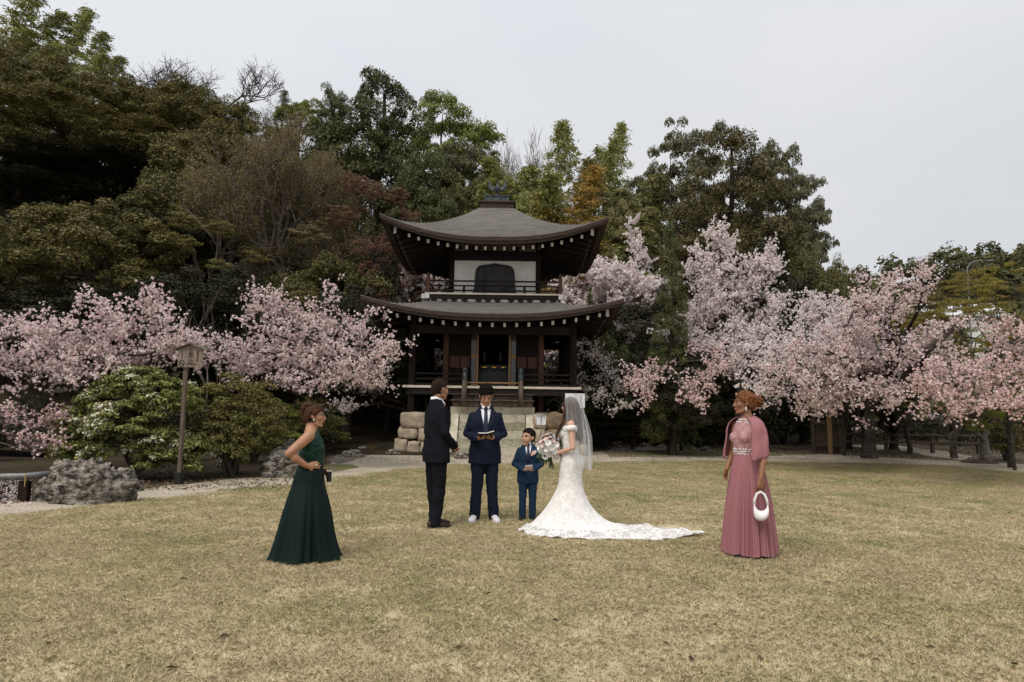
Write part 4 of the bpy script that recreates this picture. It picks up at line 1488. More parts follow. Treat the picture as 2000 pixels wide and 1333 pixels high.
tree('oak', 0, 1590, 500, 130, 35, L_oakg, 'evergreen_tree', 'dark bushy tree stepping down right of the cedars', gR)
tree('oak', 2, 1640, 520, 120, 34, L_oakg, 'evergreen_tree', 'low bushy tree at the right end of the dark wood', gR)
tree('cedar', 1, 1555, 478, 110, 35, L_oakg, 'evergreen_tree', 'bushy pointed tree where the dark wood meets the sky', gR)
tree('oak', 2, 1640, 580, 220, 29, L_dark, 'evergreen_tree', 'low dark tree behind the pale cherry on the right', gR)
tree('oak', 0, 1290, 560, 260, 31, L_dark, 'evergreen_tree', 'dark tree behind the slim green conifer and the pale cherries', gR)
tree('oak', 1, 1180, 640, 150, 29.5, L_cedar, 'evergreen_tree', 'dark green tree seen right of the veranda posts', gR)
tree('oak', 1, 1310, 660, 190, 24.5, L_dark, 'evergreen_tree', 'dark low evergreen under the slim conifer', gR)
tree('cone', 1, 1308, 440, 104, 23.8, L_cedar, 'conifer', 'slim green conifer standing among the pale cherries', gR)
tree('cone', 0, 1152, 564, 46, 31.3, L_cedar, 'conifer', 'tiny pointed conifer above the right end of the lower roof', gR)

# budding and red trees left of the temple
gD = 'budding trees left of the temple'
bare_tree(570, 262, 270, 30, 'budding_tree', 'large brown budding tree with fine bare limbs left of the temple', seed=5, levels=6, spread=0.52, leaf=L_bud, lsize=0.075, lper=6, group=gD, trunk_frac=0.22, thick=0.018, lprob=0.9, m=M_twig, decay=0.64)
bare_tree(640, 235, 180, 34, 'budding_tree', 'grey budding tree higher up behind the brown one', seed=8, levels=5, spread=0.5, leaf=L_bud, lsize=0.085, lper=9, group=gD, m=M_twig)
bare_tree(455, 330, 200, 30, 'budding_tree', 'grey budding tree with spreading limbs on the dark slope', seed=15, levels=5, spread=0.6, leaf=L_bud, lsize=0.08, lper=7, group=gD, m=M_twig)
tree('maple', 0, 735, 345, 190, 31, L_red, 'red_maple', 'red maple with fine leaves left of the upper roof tip', gD, bark=M_twigd)
tree('maple', 1, 770, 455, 170, 29.5, L_red, 'red_maple', 'lower dull red maple tucked under the upper roof tip', gD, bark=M_twigd)
tree('maple', 1, 620, 400, 220, 31.5, L_bud, 'budding_tree', 'low brown budding maple between the brown tree and the red maple', gD, bark=M_twig)
tree('maple', 0, 420, 430, 230, 28, L_bush, 'green_maple', 'olive maple with flat layers on the dark slope', gD, bark=M_twigd)
tree('maple', 1, 400, 335, 130, 31, L_fresh, 'green_maple', 'fresh green maple layers glowing on the dark slope', gD, bark=M_twigd)
tree('maple', 0, 640, 560, 200, 26.5, L_bush, 'green_maple', 'olive maple behind the second left cherry', gD, bark=M_twigd)
bare_tree(420, 575, 160, 22, 'bare_tree', 'pale bare twiggy tree between the two left cherries', seed=44, levels=4, spread=0.65, m=M_twig)

# ---------------------------------------------------------------- right side far view
fr_rng = np.random.default_rng(3)
cs = []
for k in range(420):
    x = fr_rng.uniform(20, 240); y = fr_rng.uniform(105, 200)
    cs.append((x, y, float(hill_h(np.float64(x), np.float64(y))) + fr_rng.uniform(1.5, 5.5)))
sp = Soup()
clump_leaves(sp, np.array(cs), fr_rng.uniform(2.0, 4.2, len(cs)), 120, 1.2, 0.6, fr_rng, squash=1.15, tri=True)
tag(link_mesh('far_forest', sp.mesh('far_forest'), leafmat('far_leaves', [(0.045, 0.048, 0.02), (0.08, 0.08, 0.03), (0.13, 0.12, 0.045)], trans=0.2)), kind='stuff')
tree('cloud', 1, 1890, 502, 36, 150, L_pine, 'far_tree', 'flat-topped tree on the skyline of the far right hill', None)
gM = 'yellow-green maples at the right edge'
tree('maple', 1, 1952, 515, 270, 20, L_maple, 'maple', 'large yellow-green maple at the right edge', gM, bark=M_trunkc)
tree('maple', 0, 1850, 560, 250, 24, L_maple, 'maple', 'yellow-green maple left of the large one at the right edge', gM, bark=M_trunkc)
tree('maple', 0, 1760, 600, 200, 26, L_maple, 'maple', 'small yellowing maple behind the leaning cherry limb', gM, bark=M_trunkc)
tree('maple', 1, 1965, 640, 150, 19.0, L_mapleg, 'maple', 'bright fresh green maple low at the right edge', gM, bark=M_trunkc)
tree('fresh', 1, 1700, 555, 130, 60, L_bamboom, 'broadleaf_tree', 'yellow-green tree in front of the far right hill', None)
tree('fresh', 0, 1800, 570, 120, 66, L_bush, 'broadleaf_tree', 'olive tree left of the white-roofed greenhouse', None)
tree('cone', 1, 1882, 580, 40, 62, L_cedar, 'conifer', 'small dark conifer in front of the white roof', None)
bare_tree(1640, 610, 170, 25, 'bare_tree', 'dark bare twiggy tree between pale and pink cherries on the right', seed=51, levels=5, spread=0.7, m=M_twigd)

# ---------------------------------------------------------------- cherries
cherry('cherry_tree', G(210, 905) + Vector((0, 1.5, 0)), 1.1, 0.16, [
    (70, 650, 85, 40, 14.5), (150, 640, 80, 50, 14.2), (250, 620, 80, 45, 14.6), (320, 615, 35, 55, 14.8), (295, 690, 80, 45, 14.2), (200, 700, 80, 50, 13.8), (60, 700, 70, 35, 13.6), (20, 660, 60, 50, 13.4),
    (340, 660, 45, 40, 14.6), (110, 740, 80, 25, 13.4), (-70, 690, 60, 70, 14)],
    L_pink, 'pink cherry filling the left edge behind the white-flowering shrub', 3, dens=1.05, puff=0.085, budmat=L_leafbud)
cherry('cherry_tree', Vector((-13.4, 13.0, 0)), 0.9, 0.14, [(10, 815, 45, 14, 13.2), (75, 812, 45, 14, 13.4), (125, 825, 30, 10, 13.6), (-70, 820, 60, 24, 13.2), (80, 862, 40, 7, 13.0)],
    L_pinkd, 'low pink cherry bough above the rail at the left edge', 4, dens=1.0, puff=0.085, budmat=L_leafbud, twig_len=0.25)
cherry('cherry_tree', G(590, 880), 1.2, 0.15, [
    (510, 585, 45, 40, 17), (560, 630, 55, 45, 16.8), (640, 590, 70, 28, 17.2), (680, 640, 60, 40, 17), (600, 660, 80, 45, 16.6), (500, 690, 70, 45, 16.6), (440, 700, 60, 40, 16.6), (620, 730, 90, 40, 16.4),
    (700, 700, 60, 35, 16.6), (745, 675, 38, 25, 17), (740, 720, 40, 22, 17), (690, 750, 45, 18, 16.4), (540, 745, 80, 30, 16), (400, 680, 35, 30, 16.8)],
    L_pink, 'pink cherry between the wooden notice and the temple', 5, dens=1.05, puff=0.085, budmat=L_leafbud)
cherry('cherry_tree', Vector((-3.6, 31, 0)), 3.0, 0.2, [(838, 560, 45, 45, 31), (790, 600, 40, 40, 30.5), (845, 690, 45, 45, 31), (780, 700, 50, 35, 30), (720, 745, 50, 25, 29.5), (1080, 740, 40, 30, 31), (1090, 660, 40, 50, 31), (1010, 640, 60, 60, 31)],
    L_palepink, 'pale cherry right behind the temple, seen through its veranda', 6, dens=1.6, puff=0.16, twig_len=0.45)
cherry('cherry_tree', Vector((5.4, 33, 0)), 3.2, 0.22, [
    (1140, 545, 50, 36, 33.5), (1205, 520, 58, 40, 32.5), (1250, 475, 28, 36, 32.5), (1180, 590, 64, 42, 33), (1255, 560, 56, 46, 32), (1120, 590, 40, 36, 33.5), (1110, 690, 40, 40, 33), (1230, 640, 66, 42, 31.5), (1130, 640, 40, 40, 33.5), (1100, 550, 30, 30, 33.5), (1210, 560, 46, 36, 31), (1160, 560, 40, 30, 34), (1275, 600, 40, 40, 31), (1200, 680, 50, 30, 31), (1150, 610, 40, 36, 34)],
    L_palepink, 'pale cherry right beside the temple roofs, left of the slim conifer', 7, dens=1.9, puff=0.17, twig_len=0.5)
cherry('cherry_tree', Vector((8.6, 25.5, 0)), 2.6, 0.22, [
    (1405, 480, 40, 45, 25.5), (1440, 540, 70, 50, 25.3), (1390, 560, 44, 50, 25.5), (1490, 520, 42, 30, 25.5), (1430, 620, 80, 45, 25), (1355, 650, 50, 46, 25), (1500, 590, 50, 45, 25.2), (1400, 680, 70, 40, 24.6), (1360, 500, 25, 25, 25.6)],
    L_palepink, 'tallest pale cherry right of the slim conifer', 8, dens=1.3, puff=0.12, twig_len=0.5)
cherry('cherry_tree', Vector((12.2, 23.5, 0)), 2.2, 0.2, [(1600, 600, 50, 25, 23.5), (1560, 640, 60, 40, 23.5), (1640, 640, 40, 40, 23.4), (1500, 670, 60, 40, 23), (1580, 690, 70, 35, 22.8), (1640, 595, 30, 20, 23.5)],
    L_palepink, 'pale cherry stepping down between the tallest one and the pink one', 9, dens=1.2, puff=0.115, twig_len=0.45)


def leaning_limb(bm, tp, root):
    lp = [tp[-1], P(1775, 720, 17) - root, P(1830, 668, 17) - root, P(1872, 632, 17) - root]
    tube(bm, lp, [0.12, 0.11, 0.09, 0.07], n=9)
    lp = [tp[-2], P(1790, 790, 16.6) - root, P(1860, 750, 16.4) - root]
    tube(bm, lp, [0.07, 0.05, 0.03], n=7)


cherry('cherry_tree', G(1748, 884), 1.05, 0.19, [
    (1650, 640, 50, 40, 17.2), (1700, 620, 50, 40, 17.2), (1755, 575, 45, 28, 17.4), (1800, 545, 25, 22, 17.6), (1720, 560, 40, 20, 17.4), (1640, 700, 70, 40, 16.8), (1720, 690, 70, 45, 16.8), (1790, 690, 60, 40, 16.8), (1600, 750, 70, 36, 16.4),
    (1680, 760, 70, 34, 16.4), (1760, 770, 60, 30, 16.4), (1840, 650, 45, 28, 17), (1560, 710, 50, 35, 16.8)],
    L_pink, 'pink cherry with a thick dark trunk and one bare limb leaning right', 10, dens=1.3, puff=0.085, budmat=L_leafbud, extra=leaning_limb)
cherry('cherry_tree', G(1693, 882), 1.0, 0.17, [(1640, 720, 50, 40, 17.5), (1560, 780, 60, 30, 17), (1530, 730, 50, 35, 17.5), (1690, 700, 40, 40, 17.6), (1620, 800, 60, 22, 16.8)],
    L_pink, 'pink cherry whose trunk stands just behind the wooden prop post', 11, dens=1.1, puff=0.085, budmat=L_leafbud)
cherry('cherry_tree', G(1655, 872), 1.1, 0.11, [(1600, 700, 50, 35, 18.5), (1500, 740, 50, 30, 18), (1650, 660, 40, 35, 18.5), (1470, 720, 45, 30, 18.5)],
    L_palepink, 'slim cherry trunk second from the left in the right row', 12, dens=1.1, puff=0.09)
cherry('cherry_tree', G(1622, 870), 1.1, 0.10, [(1560, 680, 50, 35, 19), (1460, 690, 45, 32, 19), (1590, 800, 40, 20, 18), (1500, 770, 50, 24, 18)],
    L_palepink, 'slim cherry trunk first from the left in the right row', 13, dens=1.1, puff=0.09)
cherry('cherry_tree', G(1340, 862), 1.3, 0.12, [(1260, 760, 50, 22, 19.5), (1330, 765, 55, 24, 19.5), (1390, 750, 40, 24, 19.5), (1400, 700, 40, 30, 20), (1250, 740, 40, 20, 20)],
    L_pinkd, 'pink cherry with low boughs right of the bride', 14, dens=1.2, puff=0.09, budmat=L_leafbud)
cherry('cherry_tree', G(1160, 850) + Vector((0, 1.0, 0)), 1.3, 0.10, [(1150, 760, 45, 25, 24), (1200, 740, 40, 28, 24), (1170, 700, 30, 25, 24.5), (1100, 780, 40, 16, 25), (1230, 790, 25, 16, 23)],
    L_whitebl, 'small white-flowered cherry behind the white notice', 15, dens=1.0, puff=0.09)
cherry('cherry_tree', G(1925, 902), 0.95, 0.17, [
    (1820, 795, 50, 24, 14.2), (1860, 745, 60, 26, 14.2), (1920, 715, 40, 26, 14.4), (1960, 750, 50, 34, 14), (1990, 660, 30, 40, 14.4), (1900, 790, 60, 20, 13.8), (2060, 700, 60, 50, 14), (1800, 760, 45, 22, 14.6), (1985, 800, 40, 24, 13.6)],
    L_pinkd, 'deep pink cherry with a pale twisted trunk at the right edge', 16, dens=1.2, puff=0.08, bark=M_trunkp, budmat=L_leafbud)
cherry('cherry_tree', Vector((-3.4, 26.5, 0)), 1.4, 0.12, [(700, 760, 50, 22, 24), (660, 790, 45, 20, 23.5), (735, 720, 35, 25, 24)], L_whitebl, 'small white-flowered cherry left of the temple base', 17, dens=1.0, puff=0.1)

# ---------------------------------------------------------------- shrubs
shrub('pieris_shrub', 262, 935, 290, 215, L_shrub, 'big green shrub covered in cream flower clusters beside the wooden notice', 1, flower=L_white, fl_frac=0.28, n=420, per=90, size=0.085,
      lobes=[(-0.55, 0, 0.50, 0.42, 0.45, 0.22), (-0.1, 0.1, 0.80, 0.50, 0.5, 0.19), (0.35, 0, 0.68, 0.50, 0.5, 0.22), (0.1, -0.35, 0.45, 0.6, 0.5, 0.25), (0.72, -0.1, 0.28, 0.3, 0.35, 0.14), (-0.75, -0.1, 0.25, 0.25, 0.3, 0.14), (-0.2, 0, 0.62, 0.6, 0.5, 0.22), (-0.3, -0.2, 0.22, 0.6, 0.5, 0.18), (0.55, -0.3, 0.16, 0.42, 0.4, 0.14)], cr=(0.12, 0.22))
shrub('olive_bush', 450, 932, 190, 200, L_bush, 'brown-green rounded bush right of the wooden notice', 2, n=170, per=80, size=0.07, flower=L_fresh, fl_frac=0.25)
shrub('pale_bush', 500, 905, 150, 110, L_shrub, 'lower bush with pale leaf tips in front of the olive bush', 3, n=90, per=70, size=0.07, flower=L_white, fl_frac=0.12)
shrub('sapling', 545, 912, 110, 130, L_fresh, 'slender sapling with fresh green leaf tiers behind the woman in green', 4, n=50, per=50, size=0.1, squash=0.3, lobes=[(-0.4, 0, 0.9, 0.5, 0.4, 0.08), (0.3, 0, 0.75, 0.6, 0.4, 0.06), (-0.2, 0, 0.5, 0.6, 0.4, 0.06), (0.5, 0, 0.42, 0.4, 0.4, 0.06)], stems=4)
shrub('sprout', 462, 925, 70, 95, L_fresh, 'small bright green young plant at the edge of the gravel', 5, n=40, per=50, size=0.09, squash=0.4, stems=4)
shrub('yellow_bush', 640, 885, 75, 80, L_shrub, 'small yellow-green bush right behind the woman in green', 6, n=60, per=70, size=0.06, flower=L_white, fl_frac=0.15)
shrub('brown_bush', 600, 890, 90, 120, L_bush, 'brownish bush behind the head of the woman in green', 7, n=80, per=70, size=0.07)
for i, (px, pb, w, h, lf, lb) in enumerate([
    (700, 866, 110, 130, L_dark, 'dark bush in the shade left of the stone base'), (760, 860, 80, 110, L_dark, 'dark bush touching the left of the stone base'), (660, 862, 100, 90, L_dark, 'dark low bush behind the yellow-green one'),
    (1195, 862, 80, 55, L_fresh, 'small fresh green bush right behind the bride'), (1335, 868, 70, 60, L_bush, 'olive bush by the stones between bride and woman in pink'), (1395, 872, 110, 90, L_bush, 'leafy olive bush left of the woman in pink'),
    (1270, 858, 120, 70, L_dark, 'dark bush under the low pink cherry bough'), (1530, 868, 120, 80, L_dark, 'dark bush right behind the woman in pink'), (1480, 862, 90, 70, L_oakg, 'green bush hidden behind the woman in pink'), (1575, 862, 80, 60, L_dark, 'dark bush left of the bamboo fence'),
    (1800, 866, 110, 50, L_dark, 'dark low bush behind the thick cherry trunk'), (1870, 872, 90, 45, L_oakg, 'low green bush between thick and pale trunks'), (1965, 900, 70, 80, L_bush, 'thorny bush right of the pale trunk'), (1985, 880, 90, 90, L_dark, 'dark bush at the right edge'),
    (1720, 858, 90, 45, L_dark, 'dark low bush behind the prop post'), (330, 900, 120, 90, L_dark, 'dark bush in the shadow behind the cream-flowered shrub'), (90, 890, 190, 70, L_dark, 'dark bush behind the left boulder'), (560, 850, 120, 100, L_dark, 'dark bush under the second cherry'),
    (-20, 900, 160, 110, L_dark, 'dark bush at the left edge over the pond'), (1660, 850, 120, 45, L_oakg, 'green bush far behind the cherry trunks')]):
    shrub('shrub', px, pb, w, h, lf, lb, 20 + i, n=60, per=50, size=0.09 if pb > 870 else 0.11, cr=(0.18, 0.34), group='understory shrubs')

u_rng = np.random.default_rng(91)
spots = []
for _ in range(700):
    x, y = u_rng.uniform(-42, 14), u_rng.uniform(22, 50)
    if y < 32 and x > -9:
        y = u_rng.uniform(33, 50)
    spots.append((x, y, ground_z(x, y) + u_rng.uniform(0.2, 1.6)))
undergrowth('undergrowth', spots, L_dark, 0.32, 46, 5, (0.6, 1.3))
spots = []
for _ in range(260):
    x, y = u_rng.uniform(4, 26), u_rng.uniform(28, 34)
    spots.append((x, y, u_rng.uniform(0.2, 1.8)))
for _ in range(150):
    x, y = u_rng.uniform(-22, -6), u_rng.uniform(20, 24)
    spots.append((x, y, u_rng.uniform(0.2, 1.5)))
undergrowth('undergrowth', spots, L_dark, 0.15, 70, 6, (0.4, 0.8))
# ================================================================== notices, rocks, fences, lamp, small ground things
def text(body, size, loc, rot, m, parent, name='lettering', align='CENTER', extrude=0.001, line=1.0):
    cu = bpy.data.curves.new(name, 'FONT')
    cu.body = body
    cu.size = size
    cu.align_x = align
    cu.align_y = 'CENTER'
    cu.extrude = extrude
    cu.space_line = line
    cu.resolution_u = 3
    tmp = bpy.data.objects.new(name, cu)
    me = evaluated(tmp)
    me.materials.clear()
    o = link_mesh(name, me, m, parent)
    o.location = loc
    o.rotation_euler = rot
    return o


M_ink = mat('black_ink', (0.015, 0.013, 0.012), (0.03, 0.027, 0.024), rough=0.8)
M_inkg = mat('faded_ink', (0.07, 0.05, 0.035), (0.12, 0.09, 0.065), rough=0.8)
M_stain = mat('brown_stain', (0.06, 0.032, 0.016), (0.12, 0.07, 0.04), rough=0.9, scale=20)
M_board = mat('notice_board_wood', (0.13, 0.10, 0.08), (0.25, 0.20, 0.165), rough=0.85, scale=9, stretch=(4, 1, 0.3), bump=0.2, bscale=30, col3=(0.12, 0.07, 0.045), scale3=4, amt3=0.5)
M_post = mat('notice_post_wood', (0.065, 0.047, 0.034), (0.14, 0.108, 0.082), rough=0.85, scale=9, stretch=(4, 4, 0.3), bump=0.2, bscale=30)
M_white = mat('white_board', (0.60, 0.61, 0.63), (0.70, 0.71, 0.73), rough=0.6, scale=3)
M_steel = mat('grey_steel', (0.11, 0.11, 0.11), (0.20, 0.20, 0.195), rough=0.5, metal=0.3, scale=8)
M_coll = mat('black_collar', (0.010, 0.010, 0.010), (0.018, 0.018, 0.018), rough=0.6)
RX = (PI / 2, 0, 0)

# wooden no-smoking notice
nb_ = G(349, 946)
nd = nb_.y
s_ = nd / F


def zc(py):
    return P(349, py, nd).z


nt_ = empty('notice_board', nb_, rad(-6), 'roofed wooden no-smoking notice on a tall post among the shrubs', 'notice')
boxo('post', (0, 0, zc(700) / 2 + 0.0), (0.068, 0.07, zc(700)), M_post, nt_, 0.008)
boxo('post_base', (0, 0, 0.11), (0.125, 0.115, 0.22), M_coll, nt_, 0.008)
bw, zb1, zb2, zb3 = 0.245, zc(718), zc(683), zc(674)
cx_ = 0.12
bm = bmesh.new()
pr = [(cx_ - bw, zb1), (cx_ + bw, zb1), (cx_ + bw, zb2), (cx_, zb3), (cx_ - bw, zb2)]
fr_ = [bm.verts.new((x, -0.075, z)) for x, z in pr]
bk_ = [bm.verts.new((x, -0.048, z)) for x, z in pr]
bm.faces.new(fr_); bm.faces.new(bk_[::-1])
for j in range(5):
    bm.faces.new((fr_[j], bk_[j], bk_[(j + 1) % 5], fr_[(j + 1) % 5]))
bmesh.ops.recalc_face_normals(bm, faces=bm.faces)
bd = obj('board', bm, M_board, nt_)
for sx in (-1, 1):
    bm = bmesh.new()
    bar(bm, (cx_, -0.05, zb3 + 0.022), (cx_ + sx * (bw + 0.085), -0.05, zb2 - 0.012), 0.17, 0.022)
    obj('roof_plank', bm, M_post if sx < 0 else M_trunkp, nt_)
text('禁\n止', 0.115, (cx_ + 0.01, -0.0775, (zb1 + zb2) / 2 - 0.005), RX, M_ink, bd, line=0.95)
text('た\nば\nこ', 0.042, (cx_ + 0.03, -0.0775, zb2 - 0.020), RX, M_inkg, bd, line=0.9)
text('境\n内\nは', 0.042, (cx_ - 0.015, -0.0775, zb2 - 0.020), RX, M_inkg, bd, line=0.9)
text('NO SMOKING', 0.036, (cx_ + 0.03, -0.0775, zb1 + 0.055), RX, M_ink, bd)
boxo('stain', (cx_ + 0.145, -0.0762, (zb1 + zb2) / 2 + 0.04), (0.042, 0.002, 0.22), M_stain, bd)
boxo('stain', (cx_ - 0.165, -0.0762, zb2 - 0.105), (0.016, 0.002, 0.17), M_stain, bd)
bm = bmesh.new()
tube(bm, [(cx_ - 0.165 + 0.05 * math.cos(a), -0.078, zb1 + 0.075 + 0.06 * math.sin(a)) for a in np.linspace(0, 2 * PI, 21)], 0.007, n=5, ref=(0, 1, 0))
bar(bm, (cx_ - 0.2, -0.078, zb1 + 0.11), (cx_ - 0.13, -0.078, zb1 + 0.04), 0.012, 0.008)
box(bm, (cx_ - 0.165, -0.078, zb1 + 0.074), (0.05, 0.004, 0.014))
obj('no_smoking_symbol', bm, M_ink, bd)

# white notice right of the temple steps, mostly behind the bride
w0 = Vector((P(1123, 783, 22.7).x, 22.7, 0))
wn_ = empty('notice', w0, rad(4), 'white notice board with black brush lettering behind the veil of the bride', 'notice')
zt_, zb_ = P(1123, 769, 22.7).z, P(1123, 797, 22.7).z
boxo('post', (0, 0.03, zt_ / 2), (0.06, 0.04, zt_), M_wood, wn_)
wb = boxo('board', (0, -0.005, (zt_ + zb_) / 2), (0.66, 0.025, zt_ - zb_), M_white, wn_, 0.004)
text('上\nら\nな\nい', 0.105, (0.20, -0.0195, (zt_ + zb_) / 2), RX, M_ink, wb, line=0.95)
text('で\n下\nさ\nい', 0.105, (0.02, -0.0195, (zt_ + zb_) / 2), RX, M_ink, wb, line=0.95)
# small white plate with a little roof
i0 = Vector((P(1057, 819, 22.3).x, 22.3, 0))
ip = empty('notice', i0, 0, 'small white plate on a grey post right of the stone steps', 'notice')
zt_, zb_ = P(1057, 811, 22.3).z, P(1057, 830, 22.3).z
bm = bmesh.new()
tube(bm, [(0, 0.03, -0.1), (0, 0.03, zt_)], 0.022, n=10)
obj('post', bm, M_steel, ip, smooth=True)
pb = boxo('plate', (0, 0, (zt_ + zb_) / 2), (0.30, 0.02, zt_ - zb_), M_white, ip, 0.003)
boxo('roof_strip', (0, -0.02, zt_ + 0.05), (0.36, 0.14, 0.05), M_steel, ip, 0.006)
text('立\n入\n禁\n止', 0.068, (0, -0.013, (zt_ + zb_) / 2), RX, M_ink, pb, line=0.95)

# ---- boulders
M_rock = mat('pale_grey_rock', (0.030, 0.024, 0.019), (0.40, 0.355, 0.30), rough=0.95, scale=7, stretch=(1, 1, 1.8), bump=1.0, bscale=16, bdist=0.08, col3=(0.085, 0.075, 0.045), scale3=2.6, amt3=0.5, detail=10, lo=0.42, hi=0.62)


def rock(px, py, w_px, h_px, label, seed, m=None, depth=0.7, group=None):
    b = G(px, py)
    s = F / b.y
    w, h = w_px / s, h_px / s
    bm = bmesh.new()
    bmesh.ops.create_icosphere(bm, subdivisions=5 if w_px > 60 else 3, radius=1.0)
    for v in bm.verts:
        p = v.co.copy()
        q = p * 1.0
        a = 0.0
        for k, (f, am) in enumerate(((0.9, 0.36), (2.1, 0.24), (4.5, 0.17), (9, 0.10))):
            nn = noise.noise(q * f + Vector((seed * 3.3, k * 7.1, 0)))
            a += am * (abs(nn) * 1.6 - 0.3 if k > 0 else nn)
        p *= 1 + a
        p.z = max(p.z, -0.25)
        v.co = Vector((p.x * w / 2, p.y * w / 2 * depth, (p.z + 0.15) * h / 1.15))
    o = obj('boulder', bm, m or M_rock, smooth=True)
    o.location = (b.x, b.y + w * depth * 0.35, 0)
    tag(o, label, 'rock', group)
    return o


rock(140, 985, 165, 88, 'large craggy grey boulder beside the rail under the cream-flowered shrub', 2.0, depth=0.6, group='garden boulders')
rock(228, 962, 70, 40, 'small brown-grey rock at the right foot of the large craggy boulder', 5.0, group='garden boulders')
rock(548, 934, 88, 62, 'tall craggy boulder right behind the woman in green', 7.0, group='garden boulders')
rock(588, 934, 60, 48, 'rounded grey boulder leaning on the tall one behind the woman in green', 8.5, group='garden boulders')
rock(440, 914, 34, 28, 'small dark grey rock under the olive bush', 9.0, group='garden boulders')
rock(1174, 860, 34, 26, 'pale round stone right of the bride at the fence foot', 3.0, M_stone, group='garden boulders')
rock(1236, 864, 76, 44, 'brown mound-shaped stone behind the bride', 4.0, M_stone2, group='garden boulders')
rock(1290, 868, 44, 26, 'grey stone right of the brown mound-shaped stone', 6.0, group='garden boulders')
rock(1318, 866, 24, 20, 'small tan stone beside the grey one by the bushes', 10.0, M_stone, group='garden boulders')
for k, (px, py, w) in enumerate([(1180, 872, 20), (1205, 873, 24), (1262, 874, 22), (1295, 876, 20), (1330, 878, 24), (1352, 879, 18), (1380, 882, 22), (688, 893, 34), (706, 884, 26), (725, 876, 26), (746, 869, 24), (768, 889, 30), (905, 897, 30), (880, 893, 22)]):
    rock(px, py, w, w * 0.4, 'low edging stone along the gravel right of the temple steps' if px > 1000 else 'low edging stone along the gravel left of the temple steps', 20 + k, group='edging stones')

# ---- rail at the pond
p0 = G(44, 982)
rl = empty('rail', (p0.x, p0.y, 0), 0, 'grey pipe rail on a short dark post at the left edge', 'rail')
zr = P(44, 930, p0.y).z
boxo('post', (0, 0.02, zr / 2 - 0.06), (0.14, 0.10, zr - 0.02), M_wood, rl, 0.01)
bm = bmesh.new()
tube(bm, [Vector((-2.2, -0.5, zr - 0.03)), Vector((0, 0, zr)), Vector((0.34, 0.12, zr + 0.035))], 0.042, n=12)
obj('pipe', bm, M_steel, rl, smooth=True)
M_cord = mat('yellow_cord', (0.28, 0.19, 0.04), (0.4, 0.28, 0.07))
bm = bmesh.new()
tube(bm, [(0.045, -0.05, zr + 0.05), (0.05, -0.052, zr - 0.02), (0.045, -0.05, zr - 0.15)], 0.008, n=5)
obj('cord', bm, M_cord, rl)

# ---- fences behind
M_bambf = mat('bamboo_slat', (0.045, 0.031, 0.02), (0.10, 0.073, 0.048), rough=0.7, scale=7, stretch=(3, 3, 0.3))


def fence(x0, x1, d, h, label, rails, m, board=False, name='fence', nb=0):
    a, b = P(x0, 850, d).x, P(x1, 850, d).x
    e = empty(name, ((a + b) / 2, d, 0), 0, label, 'fence')
    L = b - a
    for k in range(max(2, int(L / 1.8) + 1)):
        x = -L / 2 + L * k / max(1, int(L / 1.8))
        boxo('post', (x, 0, h / 2 - 0.1), (0.13, 0.13, h + 0.2), m, e, 0.01)
    for z in rails:
        boxo('rail', (0, -0.08, z), (L, 0.05, 0.09), m, e, 0.008)
    for k in range(nb):
        boxo('slat', (-L / 2 + L * (k + 0.5) / nb, 0.02, h * 0.48), (L / nb * 0.86, 0.025, h * 0.9), m, e, 0.004)
    return e


fence(1140, 1330, 27.0, 1.35, 'dark timber rail fence behind the bride, right of the temple base', (0.55, 1.0, 1.3), M_wood)
fence(1588, 1640, 26.5, 1.35, 'brown bamboo screen panel behind the slim cherry trunks', (0.3, 1.15), M_bambf, nb=9)
fence(1640, 1910, 27.5, 0.8, 'low bamboo rail fence along the path behind the cherries', (0.42, 0.72), M_bambf)
fence(560, 790, 28.0, 1.3, 'dark timber rail fence in the shade left of the temple', (0.6, 1.1), M_wood)
tag(boxo('wooden_post', (P(1619, 812, 26).x, 26, 0.72), (0.13, 0.13, 1.5), M_tan, None, 0.01), 'tan wooden post at the right end of the bamboo screen', 'post')
bm = bmesh.new()
q0, q1 = G(1704, 892), P(1702, 770, G(1704, 892).y)
tube(bm, [q0 - Vector((0, 0, 0.2)), q0.lerp(q1, 0.5), q1], [0.055, 0.05, 0.05], n=9)
tag(obj('prop_post', bm, M_grey, None, smooth=True), 'upright wooden prop post under the pink cherry', 'post')
for (px, pb, pt, w, lb) in [(1815, 855, 812, 0.04, 'thin pale stake left of the background trunk'), (740, 862, 790, 0.09, 'grey wooden stake in front of the dark bushes left of the temple')]:
    g = G(px, pb)
    bm = bmesh.new()
    tube(bm, [(g.x, g.y, -0.1), (g.x, g.y, P(px, pt, g.y).z)], w, n=8)
    tag(obj('stake', bm, M_grey), lb, 'stake')
